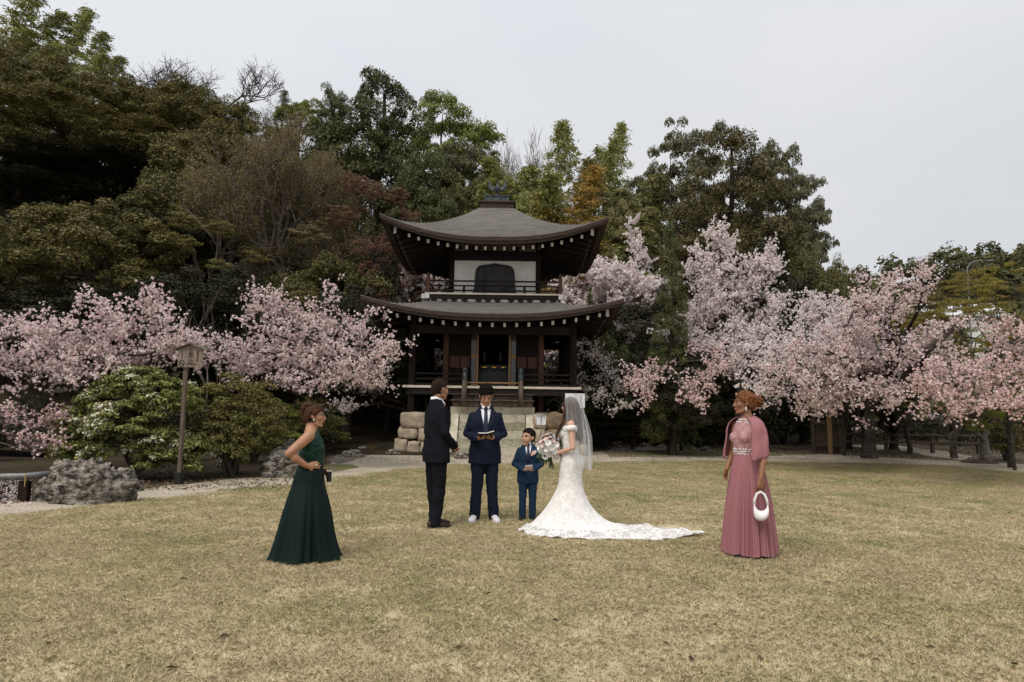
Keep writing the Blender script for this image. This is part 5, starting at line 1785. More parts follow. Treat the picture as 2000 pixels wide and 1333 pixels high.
for k, (px, pb, w, lb) in enumerate([(1840, 862, 0.17, 'pale background trunk right of the thin stake'), (1797, 846, 0.2, 'twin-stemmed background trunk behind the thick cherry'), (1567, 850, 0.13, 'pale broken stump left of the slim cherry trunks'), (1490, 868, 0.12, 'thin trunk behind the head of the woman in pink')]):
    g = G(px, pb)
    bm = bmesh.new()
    hh = 0.9 if k == 2 else 3.2
    pts = limb_pts((0, 0, -0.2), (0.15 * (-1) ** k, 0, hh), 0, 0.05, 6, k + 60)
    tube(bm, pts, [w * (1.5 - 0.6 * min(1, i / 1.5)) for i in range(6)], n=10)
    if k == 1:
        tube(bm, limb_pts((0.1, 0, -0.2), (0.55, 0.1, hh), 0, 0.05, 6, 71), [w * 0.9] * 6, n=9)
    e = empty('tree', g, 0, lb, 'tree')
    obj('trunk', bm, M_trunkp if k in (0, 2) else M_trunkc, e, smooth=True)
    if k in (0, 1, 3):
        sp = Soup()
        r_ = np.random.default_rng(90 + k)
        c = np.array([0, 0, 3.6]) + r_.normal(size=(70, 3)) * np.array([1.0, 0.8, 0.5])
        clump_leaves(sp, c, r_.uniform(0.2, 0.4, 70), 50, 0.1, 0.6, r_, squash=0.6)
        link_mesh('crown', sp.mesh('crown'), L_oakg, e)

# ---- soil mounded round the cherry trunks
for k, (px, py, rw, h) in enumerate([(1748, 888, 1.3, 0.16), (1692, 886, 1.0, 0.12), (1650, 876, 1.0, 0.1), (1925, 906, 0.6, 0.12), (1800, 894, 0.7, 0.06)]):
    g = G(px, py)
    n = 28
    V, Q = [], []
    for i in range(7):
        for j in range(n):
            a = 2 * PI * j / n
            r = rw * (i / 6) * (1 + 0.25 * nz3(math.cos(a) * 1.4, math.sin(a) * 1.4, k))
            V.append((g.x + r * math.cos(a), g.y + 0.3 + r * 0.8 * math.sin(a), h * (1 - (i / 6) ** 2) - 0.004 + 0.03 * nz3(r * 4 * math.cos(a), r * 4 * math.sin(a), k) * (i < 6)))
    for i in range(6):
        for j in range(n):
            Q.append((i * n + j, (i + 1) * n + j, (i + 1) * n + (j + 1) % n, i * n + (j + 1) % n))
    tag(link_mesh('soil_mound', quads_mesh('soil_mound', np.array(V), np.array(Q)), M_soil, smooth=True), kind='structure')

# ---- street lamp and the white-roofed building beyond
lp_ = P(1893, 600, 60)
lm = empty('street_lamp', (lp_.x, 60, 0), 0, 'tall grey street lamp with a curved arm against the far hill', 'street lamp')
zt_ = P(1893, 512, 60).z
bm = bmesh.new()
za_ = P(1893, 528, 60).z
tube(bm, [(0, 0, -0.2), (0, 0, za_ * 0.6), (0.02, 0, za_)] + [(0.02 + 1.5 * (1 - math.cos(t)) * 0.75, 0, za_ + 0.85 * math.sin(t)) for t in np.linspace(0.2, 1.5, 7)] + [(2.0, 0, za_ + 0.90)], [0.10, 0.085, 0.07] + [0.055] * 7 + [0.05], n=8)
obj('pole', bm, M_steel, lm, smooth=True)
bm = bmesh.new()
ball(bm, (2.2, 0, za_ + 0.88), (0.42, 0.14, 0.09))
obj('lamp_head', bm, M_steel, lm, smooth=True)
g0, g1 = P(1812, 600, 72), P(1950, 600, 72)
bl = empty('white_roofed_building', ((g0.x + g1.x) / 2, 75, 0), 0, 'long low building with a pale sloping roof far behind the maples', 'building')
zr0, zr1 = P(1880, 612, 72).z, P(1880, 580, 72).z
L = g1.x - g0.x + 5
boxo('wall', (0, 1.5, zr0 / 2), (L - 0.6, 5.4, zr0), M_plaster, bl)
M_roofw = mat('pale_sheet_roof', (0.5, 0.51, 0.52), (0.66, 0.67, 0.68), rough=0.5, scale=2, stretch=(3, 0.2, 0.2))
for sy in (-1, 1):
    bm = bmesh.new()
    bar(bm, (0, 1.5, zr1), (0, 1.5 + sy * 3.3, zr0 - 0.1), L, 0.12)
    obj('roof', bm, M_roofw, bl)
for k in range(8):
    boxo('window', (-L / 2 + 1.2 + k * (L - 2.4) / 7, -1.21, zr0 * 0.62), (0.8, 0.05, 0.9), M_glassdark, bl)

# ---- loose things on the ground: petals, dead leaves, pebbles, grass
g_rng = np.random.default_rng(77)


def scatter_flat(name, pts, size, aspect, leaf, z=0.02, up=1.6):
    n = len(pts)
    c = np.column_stack([pts, np.full(n, z) + g_rng.uniform(0, 0.012, n)])
    nr = unit(g_rng.normal(size=(n, 3)) * 0.4 + np.array([0, 0, up]))
    sp = Soup()
    sp.add(*leaf_quads(c, nr, size * g_rng.uniform(0.6, 1.4, n), aspect, g_rng))
    return tag(link_mesh(name, sp.mesh(name), leaf), kind='stuff')


def px_area(x0, x1, y0, y1, n):
    out = []
    for _ in range(n):
        g = G(g_rng.uniform(x0, x1), g_rng.uniform(y0, y1))
        out.append((g.x, g.y))
    return out


L_deadleaf = leafmat('dead_leaves', [(0.06, 0.035, 0.018), (0.13, 0.08, 0.04), (0.2, 0.14, 0.075)], trans=0.05)
pet = px_area(1150, 2050, 868, 898, 2600) + px_area(1500, 1900, 855, 880, 500) + px_area(-80, 60, 940, 990, 700) + px_area(0, 640, 930, 985, 160) + px_area(640, 1200, 866, 905, 500)
scatter_flat('fallen_petals', np.array(pet), 0.035, 0.9, L_pink, z=0.018)
dl = px_area(1150, 2050, 862, 900, 1800) + px_area(200, 640, 925, 960, 1300) + px_area(640, 1000, 866, 905, 500) + px_area(-50, 2050, 990, 1320, 90)
scatter_flat('dead_leaves', np.array(dl), 0.06, 0.5, L_deadleaf, z=0.020)
pb_ = px_area(-50, 700, 935, 1005, 700) + px_area(640, 1250, 866, 912, 2200) + px_area(1150, 2050, 884, 912, 1300)
n = len(pb_)
pv, pq = [], []
octv = np.array([(1, 0, 0), (0, 1, 0), (-1, 0, 0), (0, -1, 0), (0, 0, 1)], float)
for k, (x, y) in enumerate(pb_):
    s = g_rng.uniform(0.008, 0.022) * (1.8 if g_rng.random() < 0.06 else 1)
    pv.append(octv * s * g_rng.uniform(0.6, 1.3, (5, 1)) * np.array([1, 1, 0.6]) + np.array([x, y, 0.006]))
    pq.append(np.array([(0, 1, 4), (1, 2, 4), (2, 3, 4), (3, 0, 4)]) + 5 * k)
M_peb = leafmat('pebbles', [(0.12, 0.10, 0.08), (0.24, 0.21, 0.17), (0.36, 0.33, 0.28)], trans=0.0, rough=0.9)
tag(link_mesh('pebbles', quads_mesh('pebbles', np.concatenate(pv), np.concatenate(pq)), M_peb), kind='stuff')

# grass: small sods of blades set over the lawn
L_straw = leafmat('straw_blades', [(0.42, 0.33, 0.20), (0.56, 0.455, 0.295), (0.68, 0.57, 0.39), (0.40, 0.36, 0.19), (0.62, 0.51, 0.34)], trans=0.2, rough=0.7)
L_mixed = leafmat('mixed_blades', [(0.44, 0.355, 0.21), (0.30, 0.31, 0.14), (0.60, 0.50, 0.32), (0.36, 0.35, 0.17), (0.54, 0.44, 0.27)], trans=0.2, rough=0.7)
L_green = leafmat('green_blades', [(0.22, 0.24, 0.10), (0.31, 0.32, 0.14), (0.48, 0.42, 0.24), (0.27, 0.285, 0.115)], trans=0.25, rough=0.7)


def sod(name, m, seed, nb=330, half=0.2, h=0.021, w=0.0030):
    r = np.random.default_rng(seed)
    p = np.column_stack([r.uniform(-half, half, nb), r.uniform(-half, half, nb), np.zeros(nb)])
    a = r.uniform(0, 2 * PI, nb)
    sd = np.column_stack([np.cos(a), np.sin(a), np.zeros(nb)]) * (w * r.uniform(0.6, 1.3, nb))[:, None]
    lean = r.normal(size=(nb, 3)) * np.array([1, 1, 0])
    hh = (h * r.uniform(0.45, 1.3, nb))[:, None]
    mid = p + lean * hh * 0.35 + np.array([0, 0, 1]) * hh * 0.6
    tip = p + lean * hh * 1.05 + np.array([0, 0, 1]) * hh * 0.85
    v = np.stack([p - sd, p + sd, mid + sd * 0.7, tip, mid - sd * 0.7], 1).reshape(-1, 3)
    f = np.arange(nb * 5).reshape(nb, 5)
    me = quads_mesh(name, v, f)
    me.materials.append(m)
    return bpy.data.objects.new(name, me)


sods = [sod('sod', L_straw, 1), sod('sod', L_straw, 2), sod('sod', L_mixed, 3), sod('sod', L_mixed, 4), sod('sod', L_green, 5)]


def in_poly(pts, poly):
    x, y = pts[:, 0], pts[:, 1]
    ins = np.zeros(len(pts), bool)
    n = len(poly)
    for i in range(n):
        x0, y0, x1, y1 = poly[i][0], poly[i][1], poly[(i + 1) % n][0], poly[(i + 1) % n][1]
        c = ((y0 > y) != (y1 > y)) & (x < (x1 - x0) * (y - y0) / (y1 - y0 + 1e-12) + x0)
        ins ^= c
    return ins


pts = []
y = 3.0
while y < 21.0:
    st = 0.19 if y < 8 else 0.24
    xs = np.arange(-0.82 * y - 1.5, 0.82 * y + 1.5, st)
    pts.append(np.column_stack([xs + g_rng.uniform(-.09, .09, len(xs)), np.full(len(xs), y) + g_rng.uniform(-.09, .09, len(xs))]))
    y += st
pts = np.concatenate(pts)
lp2 = [(v.x, v.y) for v in lawn_poly]
jit = pts + g_rng.normal(size=pts.shape) * 0.08
pts = pts[in_poly(jit, lp2)]
# trodden flat under hems and shoes
for sx_, sy_, sr_ in [(G(1110, 1042).x, G(1110, 1042).y, 0.5), (G(1180, 1042).x, G(1180, 1042).y, 0.5), (G(1250, 1040).x, G(1250, 1040).y, 0.42), (G(1320, 1036).x, G(1320, 1036).y, 0.3)]:
    pts = pts[(pts[:, 0] - sx_) ** 2 + (pts[:, 1] - sy_) ** 2 > sr_ ** 2]
gn = np.array([0.7 * noise.noise(Vector((x * 0.7, y * 0.7, 2))) + 0.8 * noise.noise(Vector((x * 2.6, y * 2.6, 7))) + 0.34 * sstep(7, 14, y) - 0.05 for x, y in pts]) + g_rng.normal(size=len(pts)) * 0.22
which = np.where(gn > 0.55, 4, np.where(gn > 0.08, g_rng.integers(2, 4, len(pts)), g_rng.integers(0, 2, len(pts))))
ng = bpy.data.node_groups.new('grass_sods', 'GeometryNodeTree')
ng.interface.new_socket('Geometry', in_out='INPUT', socket_type='NodeSocketGeometry')
ng.interface.new_socket('Geometry', in_out='OUTPUT', socket_type='NodeSocketGeometry')
gi, go = ng.nodes.new('NodeGroupInput'), ng.nodes.new('NodeGroupOutput')
join = ng.nodes.new('GeometryNodeJoinGeometry')
att = ng.nodes.new('GeometryNodeInputNamedAttribute'); att.data_type = 'INT'; att.inputs['Name'].default_value = 'which'
rot = ng.nodes.new('GeometryNodeInputNamedAttribute'); rot.data_type = 'FLOAT_VECTOR'; rot.inputs['Name'].default_value = 'rot'
scl = ng.nodes.new('GeometryNodeInputNamedAttribute'); scl.data_type = 'FLOAT'; scl.inputs['Name'].default_value = 'scl'
for i, so in enumerate(sods):
    oi = ng.nodes.new('GeometryNodeObjectInfo'); oi.inputs['Object'].default_value = so; oi.inputs['As Instance'].default_value = True
    ip_ = ng.nodes.new('GeometryNodeInstanceOnPoints')
    cmpn = ng.nodes.new('FunctionNodeCompare'); cmpn.data_type = 'INT'; cmpn.operation = 'EQUAL'
    ng.links.new(att.outputs['Attribute'], cmpn.inputs[2])
    cmpn.inputs[3].default_value = i
    ng.links.new(gi.outputs[0], ip_.inputs['Points'])
    ng.links.new(cmpn.outputs[0], ip_.inputs['Selection'])
    ng.links.new(oi.outputs['Geometry'], ip_.inputs['Instance'])
    ng.links.new(rot.outputs['Attribute'], ip_.inputs['Rotation'])
    ng.links.new(scl.outputs['Attribute'], ip_.inputs['Scale'])
    ng.links.new(ip_.outputs['Instances'], join.inputs['Geometry'])
ng.links.new(join.outputs['Geometry'], go.inputs[0])
gme = bpy.data.meshes.new('grass')
gme.vertices.add(len(pts))
gme.vertices.foreach_set('co', np.column_stack([pts, np.full(len(pts), 0.011)]).astype(np.float32).ravel())
a1 = gme.attributes.new('which', 'INT', 'POINT'); a1.data.foreach_set('value', which.astype(np.int32))
a2 = gme.attributes.new('rot', 'FLOAT_VECTOR', 'POINT')
a2.data.foreach_set('vector', np.column_stack([np.zeros(len(pts)), np.zeros(len(pts)), g_rng.uniform(0, 6.28, len(pts))]).astype(np.float32).ravel())
a3 = gme.attributes.new('scl', 'FLOAT', 'POINT'); a3.data.foreach_set('value', g_rng.uniform(0.85, 1.25, len(pts)).astype(np.float32))
grass = bpy.data.objects.new('grass', gme)
COL.objects.link(grass)
tag(grass, kind='stuff')
md = grass.modifiers.new('sods', 'NODES')
md.node_group = ng
# ================================================================== people
def fuse(name, bm, voxel, m, parent=None, smooth=3, dec=1.0, fac=0.5):
    """overlapping volumes grown into one continuous surface"""
    me = bpy.data.meshes.new(name)
    bm.to_mesh(me); bm.free()
    tmp = bpy.data.objects.new(name, me)
    r = tmp.modifiers.new('grow', 'REMESH'); r.mode = 'VOXEL'; r.voxel_size = voxel
    if smooth:
        s = tmp.modifiers.new('soften', 'SMOOTH'); s.iterations = smooth; s.factor = fac
    if dec < 1:
        d = tmp.modifiers.new('thin', 'DECIMATE'); d.ratio = dec
    out = evaluated(tmp)
    bpy.data.meshes.remove(me)
    out.materials.clear()
    out.name = name
    return link_mesh(name, out, m, parent, smooth=True)


def wrinkle(o, amp, f=(9, 9, 26), seed=0, zr=None):
    """shallow folds in cloth, running across"""
    me = o.data
    n = len(me.vertices)
    co = np.empty(n * 3, np.float32); me.vertices.foreach_get('co', co); co = co.reshape(-1, 3)
    nr = np.empty(n * 3, np.float32); me.vertex_normals.foreach_get('vector', nr); nr = nr.reshape(-1, 3)
    k = np.array([amp * (1.0 if zr is None else float(zr(Vector(c)))) * noise.noise(Vector((c[0] * f[0] + seed, c[1] * f[1], c[2] * f[2] + c[0] * 6))) for c in co.tolist()], np.float32)
    me.vertices.foreach_set('co', (co + nr * k[:, None]).ravel())
    me.update()


def bvh_of(o):
    me = o.data
    return BVHTree.FromPolygons([v.co[:] for v in me.vertices], [p.vertices[:] for p in me.polygons])


def patch(name, bvh, rows, off, thick, m, parent, nx=8, smooth=True):
    """a panel lying on the front of a garment: rows of (z, x0, x1), laid on by dropping it along -Y"""
    bm = bmesh.new()
    g0, g1 = [], []
    for z, xa, xb in rows:
        r0, r1 = [], []
        for i in range(nx + 1):
            x = xa + (xb - xa) * i / nx
            h = bvh.ray_cast(Vector((x, 1.0, z)), Vector((0, -1, 0)))
            y = h[0].y if h[0] is not None else 0.05
            r0.append(bm.verts.new((x, y + off, z)))
            r1.append(bm.verts.new((x, y + off - thick, z)))
        g0.append(r0); g1.append(r1)
    for g, fl in ((g0, False), (g1, True)):
        for a, b in zip(g, g[1:]):
            for i in range(nx):
                q = (a[i], a[i + 1], b[i + 1], b[i])
                bm.faces.new(q[::-1] if fl else q)
    n = len(rows)
    for i in range(nx):
        bm.faces.new((g0[0][i], g1[0][i], g1[0][i + 1], g0[0][i + 1]))
        bm.faces.new((g0[-1][i + 1], g1[-1][i + 1], g1[-1][i], g0[-1][i]))
    for k in range(n - 1):
        bm.faces.new((g0[k + 1][0], g1[k + 1][0], g1[k][0], g0[k][0]))
        bm.faces.new((g0[k][nx], g1[k][nx], g1[k + 1][nx], g0[k + 1][nx]))
    bmesh.ops.recalc_face_normals(bm, faces=bm.faces)
    return obj(name, bm, m, parent, smooth=True)


def limb(bm, pts, rads, n=12):
    tube(bm, pts, rads, n=n)
    for p, r in zip(pts, rads):
        rr = r if not isinstance(r, (tuple, list)) else min(r)
        ball(bm, p, rr * 0.99, sub=2)


def hand(bm, W, dr, pn, side, s=1.0, curl=0.35, spread=0.10, thumb=0.5):
    """palm, four unequal fingers bent at three joints, thumb from the side of the palm; pn points out of the palm"""
    dr = Vector(dr).normalized()
    pn = (Vector(pn) - dr * Vector(pn).dot(dr)).normalized()
    ac = dr.cross(pn) * side                        # towards the thumb
    W = Vector(W)
    tube(bm, [W - dr * 0.02 * s, W + dr * 0.01 * s, W + dr * 0.05 * s, W + dr * 0.092 * s], [(0.023 * s, 0.019 * s), (0.027 * s, 0.018 * s), (0.040 * s, 0.016 * s), (0.040 * s, 0.013 * s)], n=12, ref=pn)
    for i, L in enumerate((0.068, 0.078, 0.072, 0.056)):
        o = (1.5 - i) * 0.0205 * s
        p = W + dr * (0.085 - 0.004 * abs(i - 1)) * s + ac * o
        d = (dr + ac * (1.5 - i) * spread).normalized()
        pts = [p - d * 0.02 * s, p]
        a = 0.0
        for seg, fr in enumerate((0.45, 0.3, 0.25)):
            a += curl * (0.8, 1.1, 0.7)[seg] + 0.03 * i
            dd = d * math.cos(a) + pn * math.sin(a)
            p = p + dd * L * s * fr
            pts.append(p)
        tube(bm, pts, [0.0095 * s, 0.0095 * s, 0.009 * s, 0.0082 * s, 0.0065 * s], n=8)
        ball(bm, pts[-1], 0.0066 * s, sub=1)
    p = W + dr * 0.025 * s + ac * 0.026 * s
    d1 = (dr * 0.62 + ac * 0.7 + pn * 0.35 * thumb * 2).normalized()
    d2 = (dr * 0.85 + ac * 0.25 + pn * 0.5 * thumb * 2).normalized()
    tube(bm, [p, p + d1 * 0.034 * s, p + d1 * 0.034 * s + d2 * 0.030 * s, p + d1 * 0.034 * s + d2 * 0.052 * s], [0.014 * s, 0.0125 * s, 0.011 * s, 0.008 * s], n=8)
    ball(bm, p + d1 * 0.034 * s + d2 * 0.052 * s, 0.008 * s, sub=1)


def head_matrix(c, yaw=0.0, pitch=0.0, roll=0.0, s=1.0):
    """c: head centre; yaw to the figure's left, pitch up, in degrees"""
    return Matrix.Translation(c) @ Matrix.Rotation(rad(yaw), 4, 'Z') @ Matrix.Rotation(rad(pitch), 4, 'X') @ Matrix.Rotation(rad(roll), 4, 'Y') @ Matrix.Scale(s, 4)


def head(bm, M, female=False, child=False):
    b2 = bmesh.new()
    k = 0.94 if female else 1.0
    ball(b2, (0, -0.012, 0.032), (0.075, 0.096, 0.088), sub=3)
    ball(b2, (0, 0.030, -0.030), (0.060 * k, 0.062, 0.078), sub=3)
    ball(b2, (0, 0.035, -0.072), (0.044 * k, 0.046, 0.040), sub=2)
    ball(b2, (0, 0.072, -0.098), (0.024 * k, 0.020, 0.019), sub=2)
    for sx in (-1, 1):
        ball(b2, (sx * 0.036, 0.060, -0.022), (0.026, 0.030, 0.028), sub=2)
        tube(b2, [(sx * 0.008, 0.090, 0.026), (sx * 0.03, 0.084, 0.031), (sx * 0.052, 0.062, 0.024)], [0.010, 0.011, 0.009], n=8)
        ball(b2, (sx * 0.013, 0.094, -0.036), (0.011, 0.011, 0.009), sub=2)
        ball(b2, (sx * 0.077, -0.004, -0.004), (0.009, 0.019, 0.031), sub=2)
        ball(b2, (sx * 0.079, -0.012, 0.004), (0.012, 0.015, 0.022), sub=2)
        if not child:
            tube(b2, [(sx * 0.055 * k, -0.005, -0.055), (sx * 0.047 * k, 0.035, -0.085), (sx * 0.02, 0.07, -0.102)], [0.014, 0.015, 0.014], n=8)
    q = 0.55 if child else 1.0
    tube(b2, [(0, 0.086, 0.020 if child else 0.026), (0, 0.090 + 0.010 * q, -0.006), (0, 0.093 + 0.020 * q, -0.030), (0, 0.091 + 0.012 * q, -0.042)], [0.009, 0.0105, 0.0125, 0.008], n=10)
    if child:
        for sx in (-1, 1):
            ball(b2, (sx * 0.040, 0.052, -0.040), (0.026, 0.030, 0.030), sub=2)
    ball(b2, (0, 0.082, -0.062), (0.026, 0.016, 0.018), sub=2)
    me = bpy.data.meshes.new('tmp')
    b2.to_mesh(me); b2.free()
    me.transform(M)
    bm.from_mesh(me)
    bpy.data.meshes.remove(me)


M_eyew = mat('eye_white', (0.30, 0.25, 0.22), (0.36, 0.31, 0.28), rough=0.4, spec=0.1)
M_iris = mat('dark_iris', (0.012, 0.007, 0.005), (0.02, 0.012, 0.008), rough=0.2)
M_lip = mat('lips_dark', (0.20, 0.085, 0.06), (0.25, 0.115, 0.09), rough=0.5)
M_lipr = mat('lips_rose', (0.30, 0.085, 0.075), (0.38, 0.12, 0.11), rough=0.45)
M_teeth = mat('teeth', (0.70, 0.67, 0.60), (0.76, 0.73, 0.66), rough=0.3)


def face(root, M, hairm, lips, closed=0.0, smile=False):
    """eyes, brows and mouth as small children of the body"""
    for sx in (-1, 1):
        bm = bmesh.new()
        ball(bm, M @ Vector((sx * 0.033, 0.0770, 0.006)), 0.0125 if closed < 0.9 else 0.0135, sub=2)
        e = obj('eye', bm, M_eyew if closed < 0.9 else root.data.materials[0], root, smooth=True)
        if closed < 0.9:
            bm = bmesh.new()
            ball(bm, M @ Vector((sx * 0.033, 0.0840, 0.005 - 0.004 * closed)), 0.0078, sub=2)
            obj('iris', bm, M_iris, e, smooth=True)
        bm = bmesh.new()
        tube(bm, [M @ Vector((sx * 0.019, 0.0915, 0.011 - 0.009 * closed)), M @ Vector((sx * 0.033, 0.0945, 0.0145 - 0.010 * closed)), M @ Vector((sx * 0.048, 0.083, 0.009 - 0.008 * closed))], 0.003, n=5)
        obj('eyelash', bm, M_iris, e)
        bm = bmesh.new()
        tube(bm, [M @ Vector((sx * 0.014, 0.1005, 0.033)), M @ Vector((sx * 0.034, 0.0965, 0.040)), M @ Vector((sx * 0.055, 0.072, 0.032))], [0.0020, 0.0026, 0.0012] if not smile else [0.0018, 0.0024, 0.001], n=6)
        obj('eyebrow', bm, hairm, root, smooth=True)
    bm = bmesh.new()
    up = 0.008 if smile else 0.0
    for z, r in ((-0.0585, 0.0042), (-0.0665, 0.0052)):
        w = 0.030 if smile else 0.023
        tube(bm, [M @ Vector((-w, 0.086, -0.062 + up)), M @ Vector((-w * 0.5, 0.0965, z)), M @ Vector((0, 0.099, z - (0.004 if smile and z < -0.06 else 0))), M @ Vector((w * 0.5, 0.0965, z)), M @ Vector((w, 0.086, -0.062 + up))], [0.002, r, r, r, 0.002], n=6)
    obj('lips', bm, lips, root, smooth=True)
    if smile:
        bm = bmesh.new()
        tube(bm, [M @ Vector((-0.020, 0.0935, -0.060)), M @ Vector((0, 0.100, -0.0635)), M @ Vector((0.020, 0.0935, -0.060))], [0.003, 0.005, 0.003], n=6)
        obj('teeth', bm, M_teeth, root, smooth=True)


def hair_cap(M, hairline, thick, seed=0, rough=0.0, freq=40, lift=None, fade=False, strands=0.0):
    """hair grown over the skull: outside the skin above the hairline, hidden below it"""
    bm = bmesh.new()
    bmesh.ops.create_icosphere(bm, subdivisions=5, radius=1.0)
    for v in bm.verts:
        n_ = v.co.normalized()
        p = Vector((n_.x * 0.076, n_.y * 0.097 - 0.012, n_.z * 0.089 + 0.032))
        if n_.z < 0:
            p.z = n_.z * 0.115 + 0.032
            if n_.y < 0:                           # the back of the hair runs straight down to the nape
                p.y = min(p.y, p.y * min(1.8, max(0.15, 1 - n_.z * n_.z) ** -0.30)) if n_.y < -0.15 else p.y
        m_ = float(sstep(-0.014, 0.024, p.z - hairline(p) + 0.012 * noise.noise(n_ * 9 + Vector((seed, 0, 0)))))
        side = float(sstep(0.015, 0.085, p.z + 0.10 * max(0.0, -n_.y - 0.2))) if fade else 1.0
        t = -0.012 + (0.004 + (thick - 0.004) * side + 0.012) * m_
        if lift is not None:
            t += m_ * lift(n_)
        t += m_ * rough * noise.noise(n_ * freq * 0.1 + Vector((seed, 0, 0))) + m_ * rough * 0.7 * noise.noise(n_ * freq * 0.28 + Vector((seed, 5, 0)))
        if strands:
            ph = math.atan2(n_.x, n_.z + 0.25)
            t += m_ * strands * (math.sin(26 * ph + 2.5 * n_.y + 2 * noise.noise(n_ * 3)) + 0.6 * math.sin(47 * ph - 3 * n_.y))
        v.co = M @ (p + Vector((n_.x, n_.y, n_.z)) * t)
    return bm


def hl_short(p):
    if p.y > 0.02:
        return 0.012 + (p.y - 0.02) * 0.85 + (0.018 if abs(p.x) > 0.05 and p.y > 0.045 else 0)
    return -0.018 + (p.y - 0.02) * 0.62 + 0.03


def hl_long(p):
    if p.y > 0.02:
        return 0.0 + (p.y - 0.02) * 0.85
    return -0.004 + (p.y - 0.02) * 0.75


def body(name, loc, rz, skin, J, label, female, rs=1.0, group=None):
    """one continuous figure from its joints"""
    bm = bmesh.new()
    head(bm, J['head'], female, rs < 0.8)
    hc = J['head'] @ Vector((0, -0.022, -0.05))
    tube(bm, [J['neck'] - Vector((0, 0, 0.06)), J['neck'], hc], [0.062 * rs, 0.052 * rs, 0.050 * rs], n=14)
    for (z, a, b, y), (z2, a2, b2, y2) in zip(J['torso'], J['torso'][1:]):
        tube(bm, [(0, y, z), (0, y2, z2)], [(a, b), (a2, b2)], n=20, ref=(0, 1, 0))
    for s, k in ((-1, 'L'), (1, 'R')):
        sh, el, wr = (Vector(v) for v in J['arm' + k])
        q = 1.0 if female else 0.62
        limb(bm, [sh, sh.lerp(el, 0.35), el, el.lerp(wr, 0.3), wr], [0.050 * rs * q, 0.046 * rs * q, 0.037 * rs * q, 0.037 * rs * q, 0.025 * rs])
        hip, kn, an = (Vector(v) for v in J['leg' + k])
        limb(bm, [hip, hip.lerp(kn, 0.4), kn, kn.lerp(an, 0.3), an], [0.075 * rs, 0.070 * rs, 0.050 * rs, 0.048 * rs, 0.035 * rs])
        tube(bm, [an, an + Vector((0, 0.03, -0.03)), an + Vector((0, 0.13, -0.045))], [0.033 * rs, 0.033 * rs, 0.022 * rs], n=8)
        hd = J['hand' + k]
        hand(bm, wr, hd[0], hd[1], hd[2], hd[3] if len(hd) > 3 else 1.0, *(hd[4:] if len(hd) > 4 else ()))
    o = fuse('person', bm, 0.0062, skin, None, smooth=2, dec=0.28, fac=0.4)
    o.location = loc
    o.rotation_euler = (0, 0, rz)
    tag(o, label, 'person', group)
    return o


def shoe(name, an, m, msole, root, s=1.0, yaw=0.0, heel=0.0):
    a = Vector(an)
    R = Matrix.Rotation(rad(yaw), 3, 'Z')
    bm = bmesh.new()
    pr = [(-0.085, 0.05, 0.030, 0.030), (-0.06, 0.058, 0.037, 0.042), (0.0, 0.062, 0.038, 0.046), (0.06, 0.05, 0.042, 0.036), (0.12, 0.042, 0.046, 0.028), (0.165, 0.036, 0.040, 0.022), (0.195, 0.032, 0.022, 0.014)]
    tube(bm, [Vector((a.x, a.y, 0)) + R @ (Vector((0, y, z)) * s) for y, z, w, h in pr], [(w * s, h * s) for y, z, w, h in pr], n=14, ref=(0, 0, 1))
    tube(bm, [Vector((a.x, a.y, 0.05 * s)) + R @ Vector((0, -0.02 * s, 0)), Vector((a.x, a.y, 0.10 * s)) + R @ Vector((0, -0.03 * s, 0))], [0.040 * s, 0.042 * s], n=12)
    o = fuse(name, bm, 0.008 * s, m, root, smooth=2)
    bm = bmesh.new()
    pr = [(-0.09, 0.026), (-0.05, 0.038), (0.02, 0.038), (0.09, 0.047), (0.15, 0.046), (0.19, 0.028), (0.205, 0.01)]
    lo, hi = [], []
    for y, w in pr:
        lo.append((y, w)); hi.append((y, w))
    out = [(w, y) for y, w in pr] + [(-w, y) for y, w in pr[::-1]]
    f0 = [bm.verts.new(Vector((a.x, a.y, 0.003)) + R @ Vector((x * s, y * s, 0))) for x, y in out]
    f1 = [bm.verts.new(Vector((a.x, a.y, 0.028 * s)) + R @ Vector((x * s, y * s, 0))) for x, y in out]
    bm.faces.new(f0[::-1]); bm.faces.new(f1)
    for i in range(len(out)):
        j = (i + 1) % len(out)
        bm.faces.new((f0[i], f0[j], f1[j], f1[i]))
    obj('sole', bm, msole, o)
    return o


